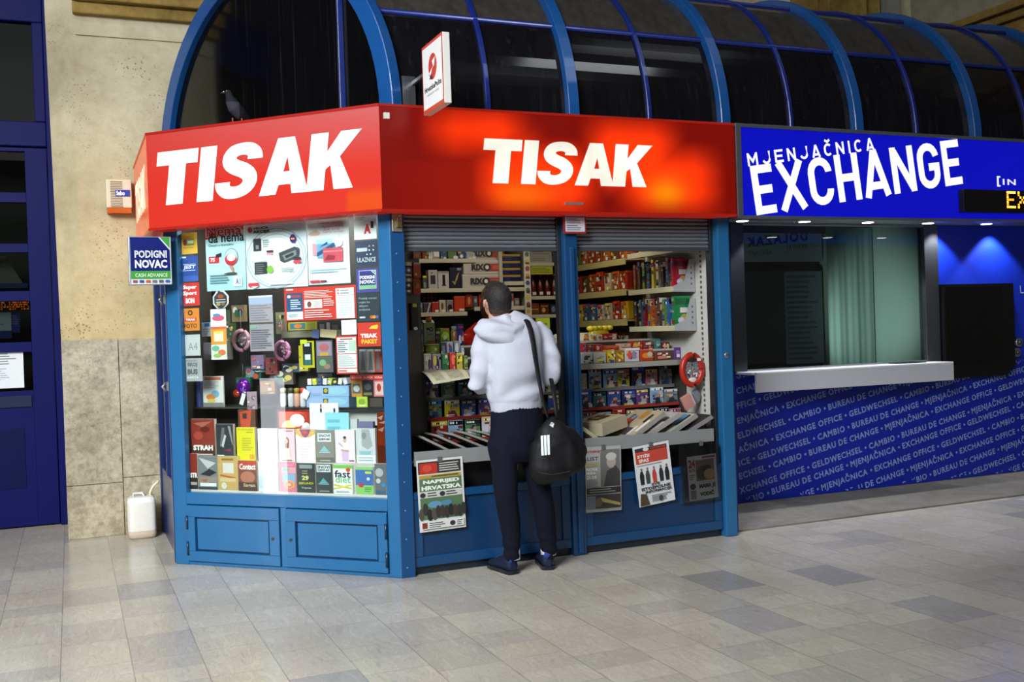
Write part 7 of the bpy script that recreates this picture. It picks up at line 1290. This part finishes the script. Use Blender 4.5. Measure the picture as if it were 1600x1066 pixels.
m=skinbody(hd,hp,nk,to,[(aL2,[.052,.046,.04,.035,.026]),(aR2,[.052,.046,.04,.035,.026])],lg,PS)
hand(m,aL2[-1],Vector((.2,-.9,.2)),Vector((0,.2,1)),-1); hand(m,aR2[-1],Vector((-.2,-.9,.2)),Vector((0,.2,1)),1)
remesh(m,'body',SKIN,.007,PS,lambda p,n:'#c08e74',3)
for s in (-1,1):
    m=M(); m.ell(hp(s*.032,.078,.006),.012,.010,.010,'#efece6',10,6); m.ell(hp(s*.032,.086,.005),.006,.003,.006,'#2a1c14',8,5); m.build('eye',GLOSSY,PS)
m=M(); m.ell(hp(0,-.02,.035),.088,.105,.098,'#c',18,12,Rh); m.tube([hp(-.075,-.02,.02),hp(-.085,-.02,-.06),hp(-.08,-.03,-.13)],[.03,.034,.02],'#c',10); m.tube([hp(.075,-.02,.02),hp(.085,-.02,-.06),hp(.08,-.03,-.13)],[.03,.034,.02],'#c',10); m.tube([hp(0,-.07,.0),hp(0,-.08,-.08),hp(0,-.07,-.14)],[.07,.065,.04],'#c',10)
remesh(m,'hair',HAIR,.008,PS,lambda p,n:'#5c3a22',4,lambda p,n:.003*noise.noise(Vector((p.x*80,p.y*80,p.z*12))))
m=M(); m.tube([Vector((cx,7.27,shz+.05)),Vector((cx,7.27,shz+.01)),Vector((cx,7.265,shz-.05)),Vector((cx,7.26,shz-.15)),Vector((cx,7.25,shz-.35)),Vector((cx,7.26,shz-.55)),Vector((cx,7.26,shz-.62))],[(.07,.075),(.11,.085),(.175,.105),(.185,.125),(.165,.12),(.18,.13),(.178,.128)],'#c',20)
for A in (aL2,aR2): m.tube([A[0],A[1],A[2],A[3],A[4].lerp(A[3],.2)],[.072,.068,.062,.052,.046],'#c',14)
remesh(m,'red_jacket',FAB,.011,PS,lambda p,n:'#a3180f',6,lambda p,n:.006*math.sin(p.z*40+p.x*20+4*noise.noise(p*5)))
m=M(); m.tube([Vector((cx,7.26,1.02)),Vector((cx,7.26,.9)),Vector((cx,7.26,.82))],[(.16,.115),(.165,.12),(.12,.09)],'#c',16)
for s in (-1,1): m.tube([Vector((cx+s*.085,7.26,.88)),Vector((cx+s*.09,7.26,.5)),Vector((cx+s*.09,7.27,.1))],[.092,.07,.06],'#c',14)
remesh(m,'trousers',FAB,.012,PS,lambda p,n:'#22242c',5)
for s in (-1,1):
    m=M(); x=cx+s*.09; m.tube([Vector((x,7.31,.06)),Vector((x,7.26,.068)),Vector((x,7.18,.058)),Vector((x,7.10,.05)),Vector((x,7.07,.045))],[(.028,.03),(.04,.046),(.045,.038),(.04,.028),(.02,.016)],'#1c1c20',12); m.build('shoe',PLAS,PS)
# ================================================================ light
PILL=vmat('pillar_glow',.4,var=.03,glow=10); BOARDGLOW=vmat('added_board_glow',.5,var=.05,glow=.30)
w=bpy.data.worlds.new('hall_air'); SC.world=w; w.use_nodes=True; wt=w.node_tree; bg=wt.nodes['Background']
g=node(wt,'ShaderNodeTexCoord'); sx=node(wt,'ShaderNodeSeparateXYZ'); wt.links.new(g.outputs['Generated'],sx.inputs[0])
cr=ramp(wt,mathn(wt,'MULTIPLY_ADD',sx.outputs[2],.5,.5),[(0,'#2a2826'),(.5,'#5a5852'),(.60,'#3a3c40'),(1,'#26292e')]); wt.links.new(cr,bg.inputs[0]); bg.inputs[1].default_value=WORLD
# glowing pillar added out of view on the left, to make the bright upright reflection in the slanted window
LP=thing('added_glow_pillar','added glowing white pillar out of view, mirrored in the slanted window','light',(-1.9,6.06,0))
T_L=Matrix.Translation((-1.906,6.065,0))@Matrix.Rotation(math.radians(-51),4,'Z')
m=M(T_L); m.box(-.09,.09,-.06,.06,0,.02,'#777'); m.box(-.08,.08,-.05,.045,1.09,1.11,'#888'); m.build('cap_and_foot',PAINT,LP,bevel=.003)
m=M(T_L); m.box(-.10,.10,-.048,.048,.02,1.09,'#eef4ff'); m.build('lit_body',PILL,LP)
def area(name,loc,tgt,sx,sy,en,col):
    l=bpy.data.lights.new(name,'AREA'); l.shape='RECTANGLE'; l.size=sx; l.size_y=sy; l.energy=en; l.color=col
    o=bpy.data.objects.new(name,l); COL.objects.link(o); o.location=loc; o.rotation_euler=(Vector(tgt)-Vector(loc)).to_track_quat('-Z','Y').to_euler(); return o
def spot(name,loc,tgt,en,ang,bl,col,r=.03):
    l=bpy.data.lights.new(name,'SPOT'); l.energy=en; l.spot_size=math.radians(ang); l.spot_blend=bl; l.color=col; l.shadow_soft_size=r
    o=bpy.data.objects.new(name,l); COL.objects.link(o); o.location=loc; o.rotation_euler=(Vector(tgt)-Vector(loc)).to_track_quat('-Z','Y').to_euler(); return o
# hall roof lights and unseen key, fill and floor area lights
for x,y in ((9.2,2.2),(9.0,-1.4),(8.7,-4.6)): area('overhead_light',(x,y,12),(x,y,0),2.6,.5,50,(.86,.93,1))
area('hall_area_light',(-3.8,-.2,5.4),(1.0,6.4,1.1),4,3,KEY,(.93,.97,1)).data.spread=1.3  # key from the left, set close and narrowed so the floor darkens rightwards
area('hall_area_light',(1.5,-7,7.5),(2.5,6,1.2),6,4,FILL,(.92,.96,1))  # unseen fill light from behind the camera
area('overhead_light',(-2.6,1.6,9),(-.8,4.6,0),3,3,FLOORL,(.95,.97,1))  # added overhead light to brighten the left floor
# strip lights in the newsstand ceiling, fill lamp added in the display, booth lamp
area('shop_lamp',(2.9,7.2,2.29),(2.9,7.2,0),1.4,.15,SHOP,(1,.93,.80)); area('shop_lamp',(3.5,6.75,2.29),(3.5,6.75,0),.9,.12,SHOP*.6,(1,.92,.78))
p=T_CH@Vector((.84,.25,2.25)); l=area('display_fill_lamp',p,(p.x,p.y,0),1.2,.08,DISP,(1,.97,.92)); l.rotation_euler=(0,0,-math.pi/4)
spot('booth_lamp',(5.55,7.02,1.12),(6.95,7.55,1.55),95,62,1.,(.90,1,.97),.08)
# added faintly glowing board, standing in for the mirrored lettering in the teller glass
YB2=8.18; x0,x1,z0,z1=yrect(1150,350,1284,409,YB2); AB=thing('mirrored_board_standin','added glowing grey board with reversed letters behind the left of the teller glass','board',((x0+x1)/2,YB2,.012))
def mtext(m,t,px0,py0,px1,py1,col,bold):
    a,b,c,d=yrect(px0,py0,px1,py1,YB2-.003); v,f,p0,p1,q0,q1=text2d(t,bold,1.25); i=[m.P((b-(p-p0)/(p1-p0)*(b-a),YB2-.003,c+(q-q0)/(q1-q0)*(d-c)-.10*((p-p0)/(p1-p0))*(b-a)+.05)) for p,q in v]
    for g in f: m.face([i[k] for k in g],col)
m=M(); m.box(x0,x1,YB2,YB2+.02,z0,z1,'#454f55'); mtext(m,'DOLAZAK',1166,368,1262,384,'#1c2226',.04); mtext(m,'ARRIVAL',1228,388,1262,397,'#262d32',.02); mtext(m,'ANKUNFT',1170,397,1206,406,'#262d32',.02); m.build('header',BOARDGLOW,AB)
x2,x3,z2,z3=yrect(1229,424,1286,568,YB2); m=M(); m.box(x2,x3,YB2,YB2+.02,max(z2,.9),z3,'#39444d'); m.art(x2,x3,max(z2,.9),z3,YB2,[('l',.02,.03,.97,.97,17,'#252d34')]); m.build('timetable',BOARDGLOW,AB)
x4,x5,z4,z5=yrect(1166,424,1227,568,YB2); m=M(); m.box(x4,x5,YB2,YB2+.02,max(z4,.9),z5,'#161b20'); m.build('timetable',BOARDGLOW,AB)
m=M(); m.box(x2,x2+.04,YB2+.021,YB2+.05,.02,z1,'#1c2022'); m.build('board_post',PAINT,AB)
for k,px in enumerate((1160,1257,1356,1450,1541,1632)):
    x=onY(px,346,6.35).x; spot('downlight_beam',(x,6.81,2.225),(x,6.83,0),30,104,.3,(.95,.97,1))
